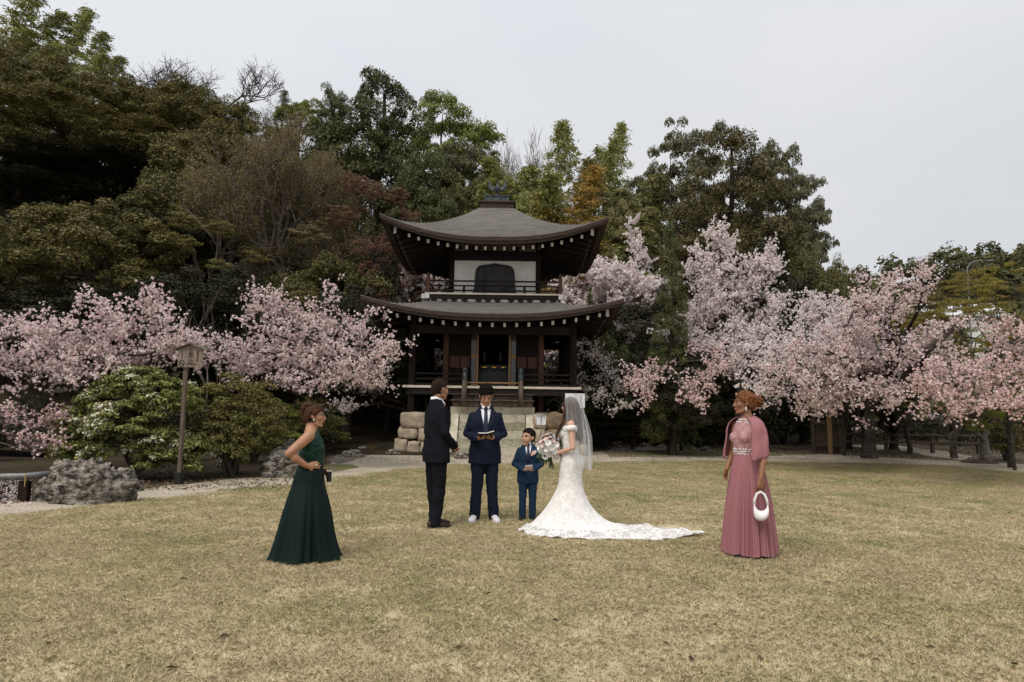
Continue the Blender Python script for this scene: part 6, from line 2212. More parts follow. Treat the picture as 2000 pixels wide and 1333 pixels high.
def suit(root, J, S, wx, cloth, shirtm, tiem, seed, open_z=1.06, trm=None, sleeve=1.0, hem=0.80):
    """jacket with lapels over a shirt and tie, trousers"""
    def Z(z): return z * S
    bm = bmesh.new()
    prof = [(hem, 0.205, 0.140, 0.0), (0.92, 0.198, 0.138, 0.0), (1.06, 0.178, 0.124, 0.004), (1.20, 0.190, 0.132, 0.006), (1.30, 0.196, 0.128, 0.0), (1.375, 0.172, 0.106, -0.012), (1.425, 0.130, 0.088, -0.018), (1.475, 0.095, 0.074, -0.018), (1.512, 0.066, 0.064, -0.016)]
    tube(bm, [(0, y * S, Z(z)) for z, a, b, y in prof], [(a * S * wx, b * S * (0.6 + 0.4 * wx)) for z, a, b, y in prof], n=32, ref=(0, 1, 0))
    for k in 'LR':
        sh, el, wr = (Vector(v) for v in J['arm' + k])
        wr2 = el.lerp(wr, 0.93)
        limb(bm, [sh, sh.lerp(el, 0.4), el, el.lerp(wr2, 0.5), wr2], [0.054 * S, 0.056 * S, 0.053 * S * sleeve, 0.054 * S * sleeve, 0.047 * S * sleeve], n=14)
    jk = fuse('jacket', bm, 0.010 * max(0.75, S), cloth, root, smooth=5, dec=0.6)
    wrinkle(jk, 0.011 * S, (6, 6, 10), seed)
    wrinkle(jk, 0.008 * S, (14, 14, 26), seed + 3)
    bv = bvh_of(jk)

    def w_(z):      # half width of the shirt opening
        t = (z - open_z) / (1.475 - open_z)
        return (0.004 + 0.070 * t - 0.020 * float(sstep(1.40, 1.47, z))) * S
    zs = list(np.linspace(open_z, 1.450, 12))
    patch('shirt', bv, [(Z(z), -w_(z) - 0.01, w_(z) + 0.01) for z in zs], 0.004 * S, 0.006, shirtm, root)
    for s in (-1, 1):
        lw = lambda z: (0.016 + 0.058 * float(sstep(open_z, 1.30, z)) - 0.030 * float(sstep(1.36, 1.47, z))) * S * wx
        zz = [z for z in np.linspace(open_z - 0.02, 1.432, 14)]
        patch('lapel', bv, [(Z(z), s * max(0.001, w_(z)), s * (max(0.001, w_(z)) + lw(z))) for z in zz], 0.009 * S, 0.008, cloth, root, nx=5)
        # collar wing
        bm = bmesh.new()
        nz = J['neck']
        c = [Vector((s * 0.012, 0.066, 1.487)) * S, Vector((s * 0.058, 0.030, 1.520)) * S, Vector((s * 0.055, 0.040, 1.475)) * S, Vector((s * 0.034, 0.092, 1.452)) * S]
        vs = [bm.verts.new(p) for p in c]
        v2 = [bm.verts.new(p + Vector((0, 0.006, 0.002))) for p in c]
        bm.faces.new(vs); bm.faces.new(v2[::-1])
        for i in range(4):
            bm.faces.new((vs[i], vs[(i + 1) % 4], v2[(i + 1) % 4], v2[i]))
        bmesh.ops.recalc_face_normals(bm, faces=bm.faces)
        obj('collar_wing', bm, shirtm, root)
    # collar band round the neck
    bm = bmesh.new()
    ring = []
    for zz, rr in ((1.478, 0.074), (1.528, 0.064), (1.526, 0.058), (1.478, 0.062)):
        ring.append([bm.verts.new((rr * S * math.cos(a), (rr * 1.02 * math.sin(a) - 0.012) * S, Z(zz) + (0.014 * S if math.sin(a) < 0 else -0.010 * S * math.sin(a)))) for a in np.linspace(0, 2 * PI, 24, endpoint=False)])
    for i in range(4):
        a, b = ring[i], ring[(i + 1) % 4]
        for k in range(24):
            bm.faces.new((a[k], a[(k + 1) % 24], b[(k + 1) % 24], b[k]))
    obj('collar', bm, shirtm, root, smooth=True)
    tz_ = list(np.linspace(open_z - 0.01, 1.448, 9))
    patch('tie', bv, [(Z(z), -(0.034 - 0.018 * (z - open_z) / 0.4) * S, (0.034 - 0.018 * (z - open_z) / 0.4) * S) for z in tz_], 0.013 * S, 0.010, tiem, root, nx=4)
    bm = bmesh.new()
    h = bv.ray_cast(Vector((0, 1, Z(1.462))), Vector((0, -1, 0)))
    ky = (h[0].y if h[0] is not None else 0.06) + 0.012 * S
    tube(bm, [(0, ky - 0.004, Z(1.437)), (0, ky, Z(1.478))], [(0.015 * S, 0.011 * S), (0.024 * S, 0.013 * S)], n=10, ref=(0, 1, 0))
    obj('tie_knot', bm, tiem, root, smooth=True)
    for s in (-1, 1):      # flap pockets
        patch('pocket_flap', bv, [(Z(z), s * 0.085 * S * wx, s * 0.165 * S * wx) for z in (0.965, 1.01)], 0.006 * S, 0.006, cloth, root, nx=5)
    for zb in (open_z - 0.03, open_z - 0.14):
        h = bv.ray_cast(Vector((0, 1, Z(zb))), Vector((0, -1, 0)))
        if h[0] is not None:
            bm = bmesh.new()
            tube(bm, [h[0] - Vector((0, 0.002, 0)), h[0] + Vector((0, 0.005, 0))], 0.009 * S, n=10)
            obj('button', bm, M_coll, root)
    bm = bmesh.new()
    for k in 'LR':
        hip, kn, an = (Vector(v) for v in J['leg' + k])
        an2 = an + Vector((0, -0.002, -0.028 * S))
        limb(bm, [hip, hip.lerp(kn, 0.5), kn, kn.lerp(an2, 0.5), an2], [0.104 * S, 0.094 * S, 0.078 * S, 0.072 * S, 0.070 * S], n=14)
    ball(bm, (0, 0, Z(0.92)), (0.165 * S, 0.118 * S, 0.12 * S))
    tr = fuse('trousers', bm, 0.010 * max(0.75, S), trm or cloth, root, smooth=4, dec=0.6)
    wrinkle(tr, 0.018 * S, (6, 6, 9), seed + 9, lambda c: 0.45 + 0.55 * (1 - min(1, abs(c.z / S - 0.12) / 0.22)))
    wrinkle(tr, 0.007 * S, (14, 14, 20), seed + 11)
    # shirt cuffs
    for k in 'LR':
        sh, el, wr = (Vector(v) for v in J['arm' + k])
        bm = bmesh.new()
        tube(bm, [el.lerp(wr, 0.90), el.lerp(wr, 0.985)], [0.036 * S, 0.034 * S], n=14)
        obj('cuff', bm, shirtm, root, smooth=True)
    return jk, bv


def std_joints(S, wx=1.0):
    return dict(
        neck=Vector((0, -0.014, 1.49)) * S,
        torso=[(z * S, a * S * wx, b * S, y * S) for z, a, b, y in [(0.86, 0.15, 0.10, 0), (1.05, 0.135, 0.095, 0), (1.25, 0.155, 0.10, 0), (1.38, 0.15, 0.085, -0.01), (1.44, 0.10, 0.065, -0.015), (1.50, 0.055, 0.055, -0.015)]],
        legL=[Vector((-0.085, 0, 0.90)) * S, Vector((-0.095, 0.012, 0.50)) * S, Vector((-0.10, -0.01, 0.085)) * S],
        legR=[Vector((0.085, 0, 0.90)) * S, Vector((0.095, 0.012, 0.50)) * S, Vector((0.10, -0.01, 0.085)) * S])


def skinm(name, c):
    return mat(name, tuple(k * 0.90 for k in c), tuple(min(1, k * 1.12) for k in c), rough=0.5, scale=14, spec=0.35, sub=0.12, bump=0.05, bscale=120)


M_shirt = mat('white_shirt', (0.66, 0.67, 0.70), (0.74, 0.75, 0.78), rough=0.8, scale=12)
M_suit0 = mat('black_navy_cloth', (0.0075, 0.0080, 0.0110), (0.012, 0.0125, 0.0165), rough=0.85, scale=220, spec=0.04)
M_suit1 = mat('navy_cloth', (0.0095, 0.0125, 0.0240), (0.0160, 0.0205, 0.0370), rough=0.85, scale=220, spec=0.04)
M_suit2 = mat('blue_cloth', (0.011, 0.026, 0.052), (0.019, 0.040, 0.075), rough=0.85, scale=220, spec=0.04)
M_tie1 = mat('navy_tie', (0.008, 0.014, 0.032), (0.03, 0.05, 0.10), rough=0.5, scale=60, lo=0.5, hi=0.7)
M_brown = mat('brown_leather', (0.022, 0.012, 0.010), (0.05, 0.028, 0.022), rough=0.5, scale=12, spec=0.15)
M_blackl = mat('black_leather', (0.010, 0.010, 0.010), (0.02, 0.02, 0.02), rough=0.4, scale=12, spec=0.2)
M_sneak = mat('white_sneaker', (0.66, 0.65, 0.66), (0.76, 0.75, 0.76), rough=0.6, scale=12)
M_hairb = mat('black_hair', (0.006, 0.0042, 0.0033), (0.022, 0.0155, 0.012), rough=0.55, scale=60, bump=0.5, bscale=150, spec=0.06)
M_hairc = mat('cropped_hair', (0.012, 0.008, 0.006), (0.032, 0.020, 0.014), rough=0.8, scale=90, bump=0.5, bscale=250, spec=0.06)
M_hairr = mat('auburn_hair', (0.060, 0.020, 0.008), (0.23, 0.088, 0.030), rough=0.5, scale=28, stretch=(3, 1, 1), bump=0.6, bscale=90, spec=0.12)
M_hairm = mat('dark_auburn_hair', (0.018, 0.008, 0.005), (0.085, 0.034, 0.016), rough=0.5, scale=20, stretch=(3, 1, 1), bump=0.6, bscale=90, spec=0.12)
M_hairl = mat('brown_long_hair', (0.022, 0.011, 0.007), (0.07, 0.036, 0.022), rough=0.5, scale=24, stretch=(3, 3, 0.6), bump=0.5, bscale=90, spec=0.12)
M_leafg = mat('dark_green_leaf', (0.02, 0.045, 0.016), (0.05, 0.09, 0.03), rough=0.5, scale=12)
M_petw = mat('white_petal', (0.66, 0.64, 0.61), (0.78, 0.76, 0.73), rough=0.7, scale=20)
M_petp = mat('blush_petal', (0.66, 0.46, 0.44), (0.76, 0.60, 0.58), rough=0.7, scale=20)
M_center = mat('dark_flower_centre', (0.012, 0.010, 0.022), (0.03, 0.025, 0.05), rough=0.7)
M_peach = mat('peach_petal', (0.60, 0.34, 0.24), (0.70, 0.45, 0.34), rough=0.7)


def flower(c, nrm, r, petal, centre, parent, npet=7, name='flower'):
    """cupped petals round a button centre"""
    nrm = Vector(nrm).normalized()
    t = nrm.orthogonal().normalized()
    b = nrm.cross(t)
    c = Vector(c)
    bm = bmesh.new()
    for lay, (rr, hh) in enumerate(((1.0, 0.15), (0.68, 0.38))):
        for k in range(npet):
            a = 2 * PI * (k + 0.5 * lay) / npet
            d = t * math.cos(a) + b * math.sin(a)
            e = nrm.cross(d)
            p = [c, c + d * r * rr * 0.55 + e * r * 0.42 + nrm * r * hh * 0.8, c + d * r * rr + e * r * 0.22 + nrm * r * (hh + 0.12), c + d * r * rr - e * r * 0.22 + nrm * r * (hh + 0.12), c + d * r * rr * 0.55 - e * r * 0.42 + nrm * r * hh * 0.8]
            bm.faces.new([bm.verts.new(q) for q in p])
    o = obj(name, bm, petal, parent)
    if centre is not None:
        bm = bmesh.new()
        ball(bm, c + nrm * r * 0.26, r * 0.30, sub=1)
        obj('flower_centre', bm, centre, o, smooth=True)
    return o


def boutonniere(root, c, kind):
    bm = bmesh.new()
    c = Vector(c)
    tube(bm, [c + Vector((0, 0.004, 0)), c + Vector((0.01, 0.006, -0.045))], 0.004, n=6)
    for k in range(4):
        a = k * 1.6
        d = Vector((math.cos(a), 0.25, math.sin(a)))
        e = d.cross(Vector((0, 1, 0))).normalized() * 0.010
        bm.faces.new([bm.verts.new(p) for p in (c, c + d * 0.03 + e, c + d * 0.055, c + d * 0.03 - e)])
    st = obj('boutonniere', bm, M_leafg, root)
    flower(c + Vector((0, 0.012, 0.006)), (0.1, 1, 0.2), 0.030, M_petw if kind == 0 else M_petp, None, st, 6)
    flower(c + Vector((0.022, 0.010, -0.020)), (0.3, 1, 0), 0.020, M_petp if kind == 0 else M_peach, None, st, 6)
    flower(c + Vector((-0.020, 0.010, 0.022)), (-0.2, 1, 0.3), 0.018, M_petw, None, st, 6)
    return st


# ---------------------------------------------------------------- the groom, seen from behind his right shoulder
S = 1.81 / 1.75
g = G(848, 1031)
J = std_joints(S, 1.05)
J['head'] = head_matrix(Vector((0.005, 0.030, 1.630)) * S, 12, -2, 0, S * 1.04)
J['armR'] = [Vector((0.188, -0.012, 1.380)) * S, Vector((0.262, -0.02, 1.12)) * S, Vector((0.085, 0.215, 0.945)) * S]
J['armL'] = [Vector((-0.188, -0.012, 1.380)) * S, Vector((-0.262, 0.0, 1.12)) * S, Vector((-0.060, 0.225, 0.945)) * S]
J['handR'] = (Vector((-0.72, 0.42, -0.45)), Vector((-0.3, -0.6, 0.5)), 1, S, 0.45)
J['handL'] = (Vector((0.70, 0.40, -0.45)), Vector((0.3, -0.7, 0.4)), -1, S, 0.45)
J['legL'][2] += Vector((-0.0, 0.07, 0)); J['legR'][2] += Vector((0.0, -0.03, 0))
sk = skinm('skin_groom', (0.32, 0.165, 0.095))
groom = body('person', g, rad(30 - 90), sk, J, 'man in a black navy suit with white boutonniere, seen from behind, hands clasped', False, S)
jk, bv = suit(groom, J, S, 1.14, M_suit0, M_shirt, M_tie1, 1, hem=0.765)
shoe('shoe', J['legL'][2], M_brown, M_blackl, groom, S, 6)
shoe('shoe', J['legR'][2], M_brown, M_blackl, groom, S, -6)
obj('hair', hair_cap(J['head'], hl_short, 0.0045, 1, 0.003, 60), M_hairc, groom, smooth=True)
face(groom, J['head'], M_hairb, M_lip)
h = bv.ray_cast(Vector((-0.115, 1, 1.335)) * S, Vector((0, -1, 0)))
boutonniere(groom, h[0] + Vector((0, 0.012, 0)), 0)

# ---------------------------------------------------------------- the young man reading
S = 1.75 / 1.75
g = G(945, 1019)
J = std_joints(S, 1.0)
J['head'] = head_matrix(Vector((0, 0.030, 1.618)) * S, 4, -20, 0, S * 1.03)
J['armR'] = [Vector((0.168, -0.012, 1.362)) * S, Vector((0.246, -0.03, 1.12)) * S, Vector((0.098, 0.225, 1.075)) * S]
J['armL'] = [Vector((-0.168, -0.012, 1.362)) * S, Vector((-0.246, -0.03, 1.12)) * S, Vector((-0.098, 0.225, 1.075)) * S]
J['handR'] = (Vector((-0.62, 0.60, 0.12)), Vector((-0.25, 0.15, 0.95)), 1, S, 0.35)
J['handL'] = (Vector((0.62, 0.60, 0.12)), Vector((0.25, 0.15, 0.95)), -1, S, 0.35)
J['legL'][2] += Vector((-0.025, 0, 0)); J['legR'][2] += Vector((0.025, 0, 0))
sk = skinm('skin_reader', (0.36, 0.185, 0.108))
reader = body('person', g, rad(-90 - 90 + 4), sk, J, 'young man in navy suit and white sneakers, facing us and reading from a book', False, S)
suit(reader, J, S, 1.06, M_suit1, M_shirt, M_tie1, 2, open_z=1.12, hem=0.745)
shoe('shoe', J['legL'][2], M_sneak, M_sneak, reader, S * 1.05, 14)
shoe('shoe', J['legR'][2], M_sneak, M_sneak, reader, S * 1.05, -14)
hl_fringe = lambda p: hl_short(p) - 0.022 * float(sstep(0.03, 0.07, p.y)) - 0.034 * float((1 - sstep(0.02, 0.055, p.y))) * float(sstep(-0.09, -0.05, p.y))
hb = hair_cap(J['head'], hl_fringe, 0.016, 3, 0.008, 60, lambda n_: 0.024 * max(0, n_.z) ** 2, fade=True)
r_ = random.Random(3)
for _ in range(300):
    n_ = Vector((r_.gauss(0, 1), r_.gauss(0, 1), r_.gauss(0.4, 1))).normalized()
    p = Vector((n_.x * 0.098, n_.y * 0.112 - 0.008, n_.z * 0.116 + 0.038 + 0.012 * max(0, n_.z)))
    if p.z > hl_fringe(p) + 0.004 + r_.uniform(-0.012, 0.01) and p.z > 0.042:
        ball(hb, J['head'] @ p, r_.uniform(0.008, 0.014), sub=1)
obj('hair', hb, M_hairb, reader, smooth=True)
face(reader, J['head'], M_hairb, M_lip, closed=1.0)
# open book in both hands
RW = Matrix.Translation(g) @ Matrix.Rotation(rad(-176), 4, 'Z')
M_cover = mat('black_book_cover', (0.012, 0.012, 0.014), (0.02, 0.02, 0.022), rough=0.5)
M_page = mat('book_pages', (0.60, 0.57, 0.50), (0.70, 0.67, 0.60), rough=0.8, scale=60, stretch=(1, 1, 30))
bk = empty('book', (0, 0, 0), 0, 'small open book with black cover held by the young man in navy', 'book')
bk.matrix_world = RW @ Matrix.Translation((0.0, 0.315, 1.118)) @ Matrix.Rotation(rad(24), 4, 'X') @ Matrix.Rotation(rad(8), 4, 'Y')
for s in (-1, 1):
    rr = Matrix.Rotation(rad(s * 9), 3, 'Y')
    boxo('cover', (s * 0.052, 0, 0.0), (0.108, 0.155, 0.004), M_cover, bk, rot=Matrix.Rotation(rad(-s * 9), 3, 'Y'))
    boxo('page_block', (s * 0.052, 0, 0.0105), (0.100, 0.148, 0.013), M_page, bk, 0.002, rot=Matrix.Rotation(rad(-s * 9), 3, 'Y'))

# ---------------------------------------------------------------- the boy
S = 1.19 / 1.75
hs = 0.95
g = G(1030, 1017)
J = std_joints(S, 1.06)
J['neck'] = Vector((0, -0.014, 1.47)) * S
J['head'] = head_matrix(Vector((0, 0.004, 1.078)), -42, 9, 0, hs)
J['armR'] = [Vector((0.165, -0.012, 1.355)) * S, Vector((0.262, -0.02, 1.08)) * S, Vector((0.095, 0.22, 0.98)) * S]
J['armL'] = [Vector((-0.165, -0.012, 1.355)) * S, Vector((-0.262, -0.02, 1.08)) * S, Vector((-0.095, 0.22, 0.98)) * S]
J['handR'] = (Vector((-0.75, 0.55, 0.05)), Vector((-0.2, 0.2, 0.95)), 1, S * 1.05, 0.4)
J['handL'] = (Vector((0.75, 0.55, 0.05)), Vector((0.2, 0.2, 0.95)), -1, S * 1.05, 0.4)
sk = skinm('skin_boy', (0.46, 0.27, 0.175))
boy = body('person', g, rad(180), sk, J, 'small boy in a blue suit smiling up sideways, a pale card in his hands', False, 0.72)
jk, bv = suit(boy, J, S, 1.04, M_suit2, M_shirt, M_tie1, 4, open_z=1.14, hem=0.72, sleeve=1.12)
shoe('shoe', J['legL'][2], M_blackl, M_blackl, boy, S * 1.1, 10)
shoe('shoe', J['legR'][2], M_blackl, M_blackl, boy, S * 1.1, -10)
hb = hair_cap(J['head'], hl_short, 0.010, 6, 0.006, 60, lambda n_: 0.014 * max(0, n_.z) ** 2, fade=True)
for _ in range(160):
    n_ = Vector((r_.gauss(0, 1), r_.gauss(0.2, 1), r_.gauss(0.9, 0.7))).normalized()
    p = Vector((n_.x * 0.086, n_.y * 0.106 - 0.012, n_.z * 0.104 + 0.034))
    if p.z > hl_short(p) + 0.03 and p.z > 0.07:
        ball(hb, J['head'] @ p, r_.uniform(0.007, 0.012), sub=1)
obj('hair', hb, M_hairb, boy, smooth=True)
face(boy, J['head'], M_hairb, M_lip, closed=0.3, smile=True)
h = bv.ray_cast(Vector((-0.105, 1, 1.30)) * S, Vector((0, -1, 0)))
boutonniere(boy, h[0] + Vector((0, 0.010, 0)), 1)
M_card = mat('pale_card', (0.52, 0.46, 0.43), (0.66, 0.60, 0.57), rough=0.8, scale=30)
cd = empty('card', (0, 0, 0), 0, 'small pale folded card held by the boy in blue', 'card')
cd.matrix_world = Matrix.Translation(g) @ Matrix.Rotation(PI, 4, 'Z') @ Matrix.Translation((-0.005, 0.215, 0.995 * S + 0.028)) @ Matrix.Rotation(rad(50), 4, 'X') @ Matrix.Rotation(rad(10), 4, 'Y')
boxo('card_front', (0, 0, 0.004), (0.10, 0.075, 0.003), M_card, cd, rot=Matrix.Rotation(rad(4), 3, 'X'))
boxo('card_back', (0, 0, -0.003), (0.10, 0.075, 0.003), M_card, cd)
# ---------------------------------------------------------------- gowns
def skirt(name, rings, m, root, nt=160, pleats=9, amp=None, seed=0, thick=0.0, hemw=None, sharp=1.0, mats_from=None, m2=None):
    """hanging cloth: rings (z, half width, front reach, back reach), folds deepening towards the hem"""
    R = np.array(rings, float)
    n = len(R)
    ts = np.linspace(0, n - 1, (n - 1) * 7 + 1)
    th = np.linspace(0, 2 * PI, nt, endpoint=False)
    V = []
    rr = random.Random(seed)
    ph = [rr.uniform(0, 6.28) for _ in range(6)]
    for t in ts:
        i = min(n - 2, int(t)); f = t - i
        # smooth interpolation between rings
        p0, p1, p2, p3 = R[max(0, i - 1)], R[i], R[i + 1], R[min(n - 1, i + 2)]
        q = 0.5 * ((2 * p1) + (-p0 + p2) * f + (2 * p0 - 5 * p1 + 4 * p2 - p3) * f * f + (-p0 + 3 * p1 - 3 * p2 + p3) * f ** 3)
        z, xw, yf, yb = q[:4]
        cx = q[4] if len(q) > 4 else 0
        cy = q[5] if len(q) > 5 else 0
        u = t / (n - 1)
        A = amp(u)
        for a in th:
            w = (math.sin(pleats * a + ph[0] + 1.2 * math.sin(2 * a + ph[1])) + 0.55 * math.sin(pleats * 1.9 * a + ph[2] + u) + 0.35 * math.sin(pleats * 3.3 * a + ph[3]))
            w = math.copysign(abs(w) ** sharp, w)
            k = 1 + A * w
            x = cx + xw * math.cos(a) * k
            y = cy + (yf if math.sin(a) > 0 else yb) * math.sin(a) * k
            zz = max(0.012, z)
            if hemw:
                zz += hemw(a, u, x, y)
            V.append((x, y, zz))
    V = np.array(V)
    m_ = len(ts)
    Q = []
    for i in range(m_ - 1):
        for j in range(nt):
            j2 = (j + 1) % nt
            Q.append((i * nt + j, (i + 1) * nt + j, (i + 1) * nt + j2, i * nt + j2))
    me = quads_mesh(name, V, np.array(Q))
    o = link_mesh(name, me, m if m2 is None else [m, m2], root, smooth=True)
    if m2 is not None:
        k0 = int(mats_from * (m_ - 1)) * nt
        idx = np.zeros(len(me.polygons), np.int32)
        idx[k0:] = 1
        me.polygons.foreach_set('material_index', idx)
    return o


def fabric(name, c, c2, rough=0.6, sheen=0.2, scale=180, bump=0.1, spec=0.3):
    return mat(name, c, c2, rough=rough, scale=scale, sheen=sheen, bump=bump, bscale=260, spec=spec)


def lace(name, col, alpha_lo, alpha_hi, scale=34):
    """white net with denser flower motifs worked in"""
    m, n, l, out = _nodes(name)
    tc = n.new('ShaderNodeTexCoord')
    vo = n.new('ShaderNodeTexVoronoi'); vo.feature = 'F1'; vo.inputs['Scale'].default_value = scale
    nz = n.new('ShaderNodeTexNoise'); nz.inputs['Scale'].default_value = scale * 0.35; nz.inputs['Detail'].default_value = 6
    l.new(tc.outputs['Object'], vo.inputs['Vector']); l.new(tc.outputs['Object'], nz.inputs['Vector'])
    ad = n.new('ShaderNodeMath'); ad.operation = 'MULTIPLY_ADD'
    l.new(vo.outputs['Distance'], ad.inputs[0]); ad.inputs[1].default_value = -0.6; l.new(nz.outputs['Fac'], ad.inputs[2])
    mr = n.new('ShaderNodeMapRange')
    mr.inputs['From Min'].default_value = 0.12; mr.inputs['From Max'].default_value = 0.38
    mr.inputs['To Min'].default_value = alpha_lo; mr.inputs['To Max'].default_value = alpha_hi
    l.new(ad.outputs[0], mr.inputs['Value'])
    b = n.new('ShaderNodeBsdfPrincipled')
    b.inputs['Roughness'].default_value = 0.75
    b.inputs['Specular IOR Level'].default_value = 0.2
    cr = n.new('ShaderNodeValToRGB')
    cr.color_ramp.elements[0].color = c4(tuple(k * 0.80 for k in col)); cr.color_ramp.elements[1].color = c4(col)
    cr.color_ramp.elements[0].position = 0.1; cr.color_ramp.elements[1].position = 0.4
    l.new(ad.outputs[0], cr.inputs['Fac'])
    l.new(cr.outputs['Color'], b.inputs['Base Color'])
    bp = n.new('ShaderNodeBump'); bp.inputs['Strength'].default_value = 0.3; bp.inputs['Distance'].default_value = 0.004
    l.new(ad.outputs[0], bp.inputs['Height']); l.new(bp.outputs['Normal'], b.inputs['Normal'])
    if alpha_lo >= 1:
        l.new(b.outputs['BSDF'], out.inputs['Surface'])
        return m
    tr = n.new('ShaderNodeBsdfTransparent')
    ms = n.new('ShaderNodeMixShader')
    l.new(mr.outputs['Result'], ms.inputs['Fac'])
    l.new(tr.outputs['BSDF'], ms.inputs[1]); l.new(b.outputs['BSDF'], ms.inputs[2])
    l.new(ms.outputs['Shader'], out.inputs['Surface'])
    return m


M_lace = lace('gown_lace', (0.84, 0.82, 0.79), 1.0, 1.0, 40)
M_lacet = lace('train_lace', (0.86, 0.84, 0.81), 0.66, 1.0, 30)
M_pearl = mat('crystal_beads', (0.55, 0.53, 0.52), (0.85, 0.82, 0.80), rough=0.2, scale=90, metal=0.2)
M_ringm = mat('silver_ring', (0.7, 0.7, 0.7), (0.8, 0.8, 0.8), rough=0.2, metal=1.0)

# ---------------------------------------------------------------- the bride
S = 1.62 / 1.75
g = G(1113, 1040)
BR = rad(172 - 90)
J = std_joints(S, 0.92)
J['head'] = head_matrix(Vector((0, 0.006, 1.615)) * S, -24, 2, 0, S * 0.98)
J['armL'] = [Vector((-0.165, -0.018, 1.392)) * S, Vector((-0.225, -0.045, 1.09)) * S, Vector((-0.105, 0.185, 1.00)) * S]
J['armR'] = [Vector((0.165, -0.018, 1.392)) * S, Vector((0.215, -0.02, 1.10)) * S, Vector((0.06, 0.20, 1.00)) * S]
J['handL'] = (Vector((0.35, 0.92, 0.08)), Vector((0.6, -0.2, 0.5)), -1, S * 0.95, 0.65)
J['handR'] = (Vector((-0.45, 0.85, 0.05)), Vector((-0.6, -0.2, 0.5)), 1, S * 0.95, 0.65)
J['torso'] = [(z * S, a * S, b * S, y * S) for z, a, b, y in [(0.88, 0.15, 0.11, -0.01), (1.06, 0.112, 0.088, 0), (1.22, 0.135, 0.095, 0.005), (1.34, 0.150, 0.088, -0.005), (1.41, 0.120, 0.068, -0.015), (1.47, 0.050, 0.050, -0.015)]]
sk = skinm('skin_bride', (0.54, 0.33, 0.24))
bride = body('person', g, BR, sk, J, 'bride in a white lace mermaid gown with long train and veil, back turned', True, 0.86)
bm = bmesh.new()
for (z, a, b, y), (z2, a2, b2, y2) in zip(*(lambda q: (q, q[1:]))([(0.90, 0.172, 0.140, -0.012), (1.0, 0.150, 0.118, -0.006), (1.08, 0.130, 0.104, 0.0), (1.18, 0.142, 0.112, 0.004), (1.27, 0.158, 0.110, 0.0), (1.335, 0.160, 0.098, -0.004)])):
    tube(bm, [(0, y * S, z * S), (0, y2 * S, z2 * S)], [(a * S, b * S), (a2 * S, b2 * S)], n=28, ref=(0, 1, 0))
for s in (-1, 1):
    ball(bm, Vector((s * 0.068, 0.085, 1.27)) * S, (0.064 * S, 0.060 * S, 0.066 * S), sub=3)
bod = fuse('bodice', bm, 0.009, M_lace, bride, smooth=3)
wrinkle(bod, 0.004, (38, 38, 38), 3)
# off-shoulder straps round the upper arms
for k, s in (('L', -1), ('R', 1)):
    sh, el, wr = J['arm' + k]
    c0, c1 = sh.lerp(el, 0.10), sh.lerp(el, 0.30)
    bm = bmesh.new()
    tube(bm, [c0, sh.lerp(el, 0.2), c1], [(0.066 * S, 0.066 * S), (0.068 * S, 0.068 * S), (0.060 * S, 0.060 * S)], n=18)
    tube(bm, [sh.lerp(el, 0.18) + Vector((-s * 0.02, 0.05, 0)), Vector((s * 0.10, 0.105, 1.315)) * S, Vector((s * 0.05, 0.115, 1.30)) * S], [(0.012, 0.034), (0.012, 0.032), (0.008, 0.02)], n=10, ref=(0, 0, 1))
    tube(bm, [sh.lerp(el, 0.18) + Vector((-s * 0.02, -0.045, 0)), Vector((s * 0.10, -0.09, 1.305)) * S, Vector((s * 0.04, -0.105, 1.29)) * S], [(0.012, 0.034), (0.012, 0.032), (0.008, 0.02)], n=10, ref=(0, 0, 1))
    obj('shoulder_strap', bm, M_lace, bride, smooth=True)
Rg = [(0.925, 0.146, 0.118, 0.128, 0, -0.010), (0.84, 0.166, 0.136, 0.158, 0, -0.012), (0.70, 0.158, 0.130, 0.148, 0, 0), (0.56, 0.160, 0.145, 0.150, 0, 0), (0.42, 0.200, 0.205, 0.195, 0, 0), (0.27, 0.262, 0.300, 0.29, 0, 0),
      (0.14, 0.345, 0.41, 0.46, 0, 0), (0.06, 0.43, 0.49, 0.76, 0, 0), (0.028, 0.48, 0.53, 1.10, 0, 0), (0.016, 0.50, 0.56, 1.46, 0, 0)]


def train_hem(a, u, x, y):
    back = max(0.0, -math.sin(a))
    r = max(0.0, (u - 0.70) / 0.30)
    return r * (0.014 + 0.012 * math.sin(9 * a + 5 * y) + 0.026 * back * abs(math.sin(3.1 * y + 2 * x)) + 0.010 * math.sin(26 * a))


sk_o = skirt('skirt', Rg, M_lace, bride, nt=220, pleats=11, amp=lambda u: 0.004 + 0.030 * float(sstep(0.35, 0.9, u)), seed=4, hemw=train_hem, mats_from=0.74, m2=M_lacet)
# lace border following the hem
bm = bmesh.new()
me = sk_o.data
nv = len(me.vertices)
rim = [me.vertices[nv - 220 + j].co.copy() for j in range(220)]
inn = [me.vertices[nv - 220 * 3 + j].co.copy() for j in range(220)]
up = []
for j in range(220):
    d = (rim[j] - inn[j]); d.z = 0
    d = d.normalized() if d.length > 1e-6 else Vector((1, 0, 0))
    sc_ = 0.020 + 0.030 * abs(math.sin(j * 0.57)) + 0.012 * noise.noise(Vector((j * 0.6, 0, 0)))
    up.append((bm.verts.new(rim[j] - d * 0.05 + Vector((0, 0, 0.010))), bm.verts.new(rim[j] + Vector((0, 0, 0.013))), bm.verts.new(rim[j] + d * sc_ + Vector((0, 0, 0.004 - min(0.012, rim[j].z * 0.5))))))
for j in range(220):
    a, b = up[j], up[(j + 1) % 220]
    bm.faces.new((a[0], a[1], b[1], b[0])); bm.faces.new((a[1], a[2], b[2], b[1]))
M_laceb = lace('border_lace', (0.82, 0.80, 0.77), 0.7, 1.0, 60)
obj('lace_border', bm, M_laceb, bride, smooth=True)
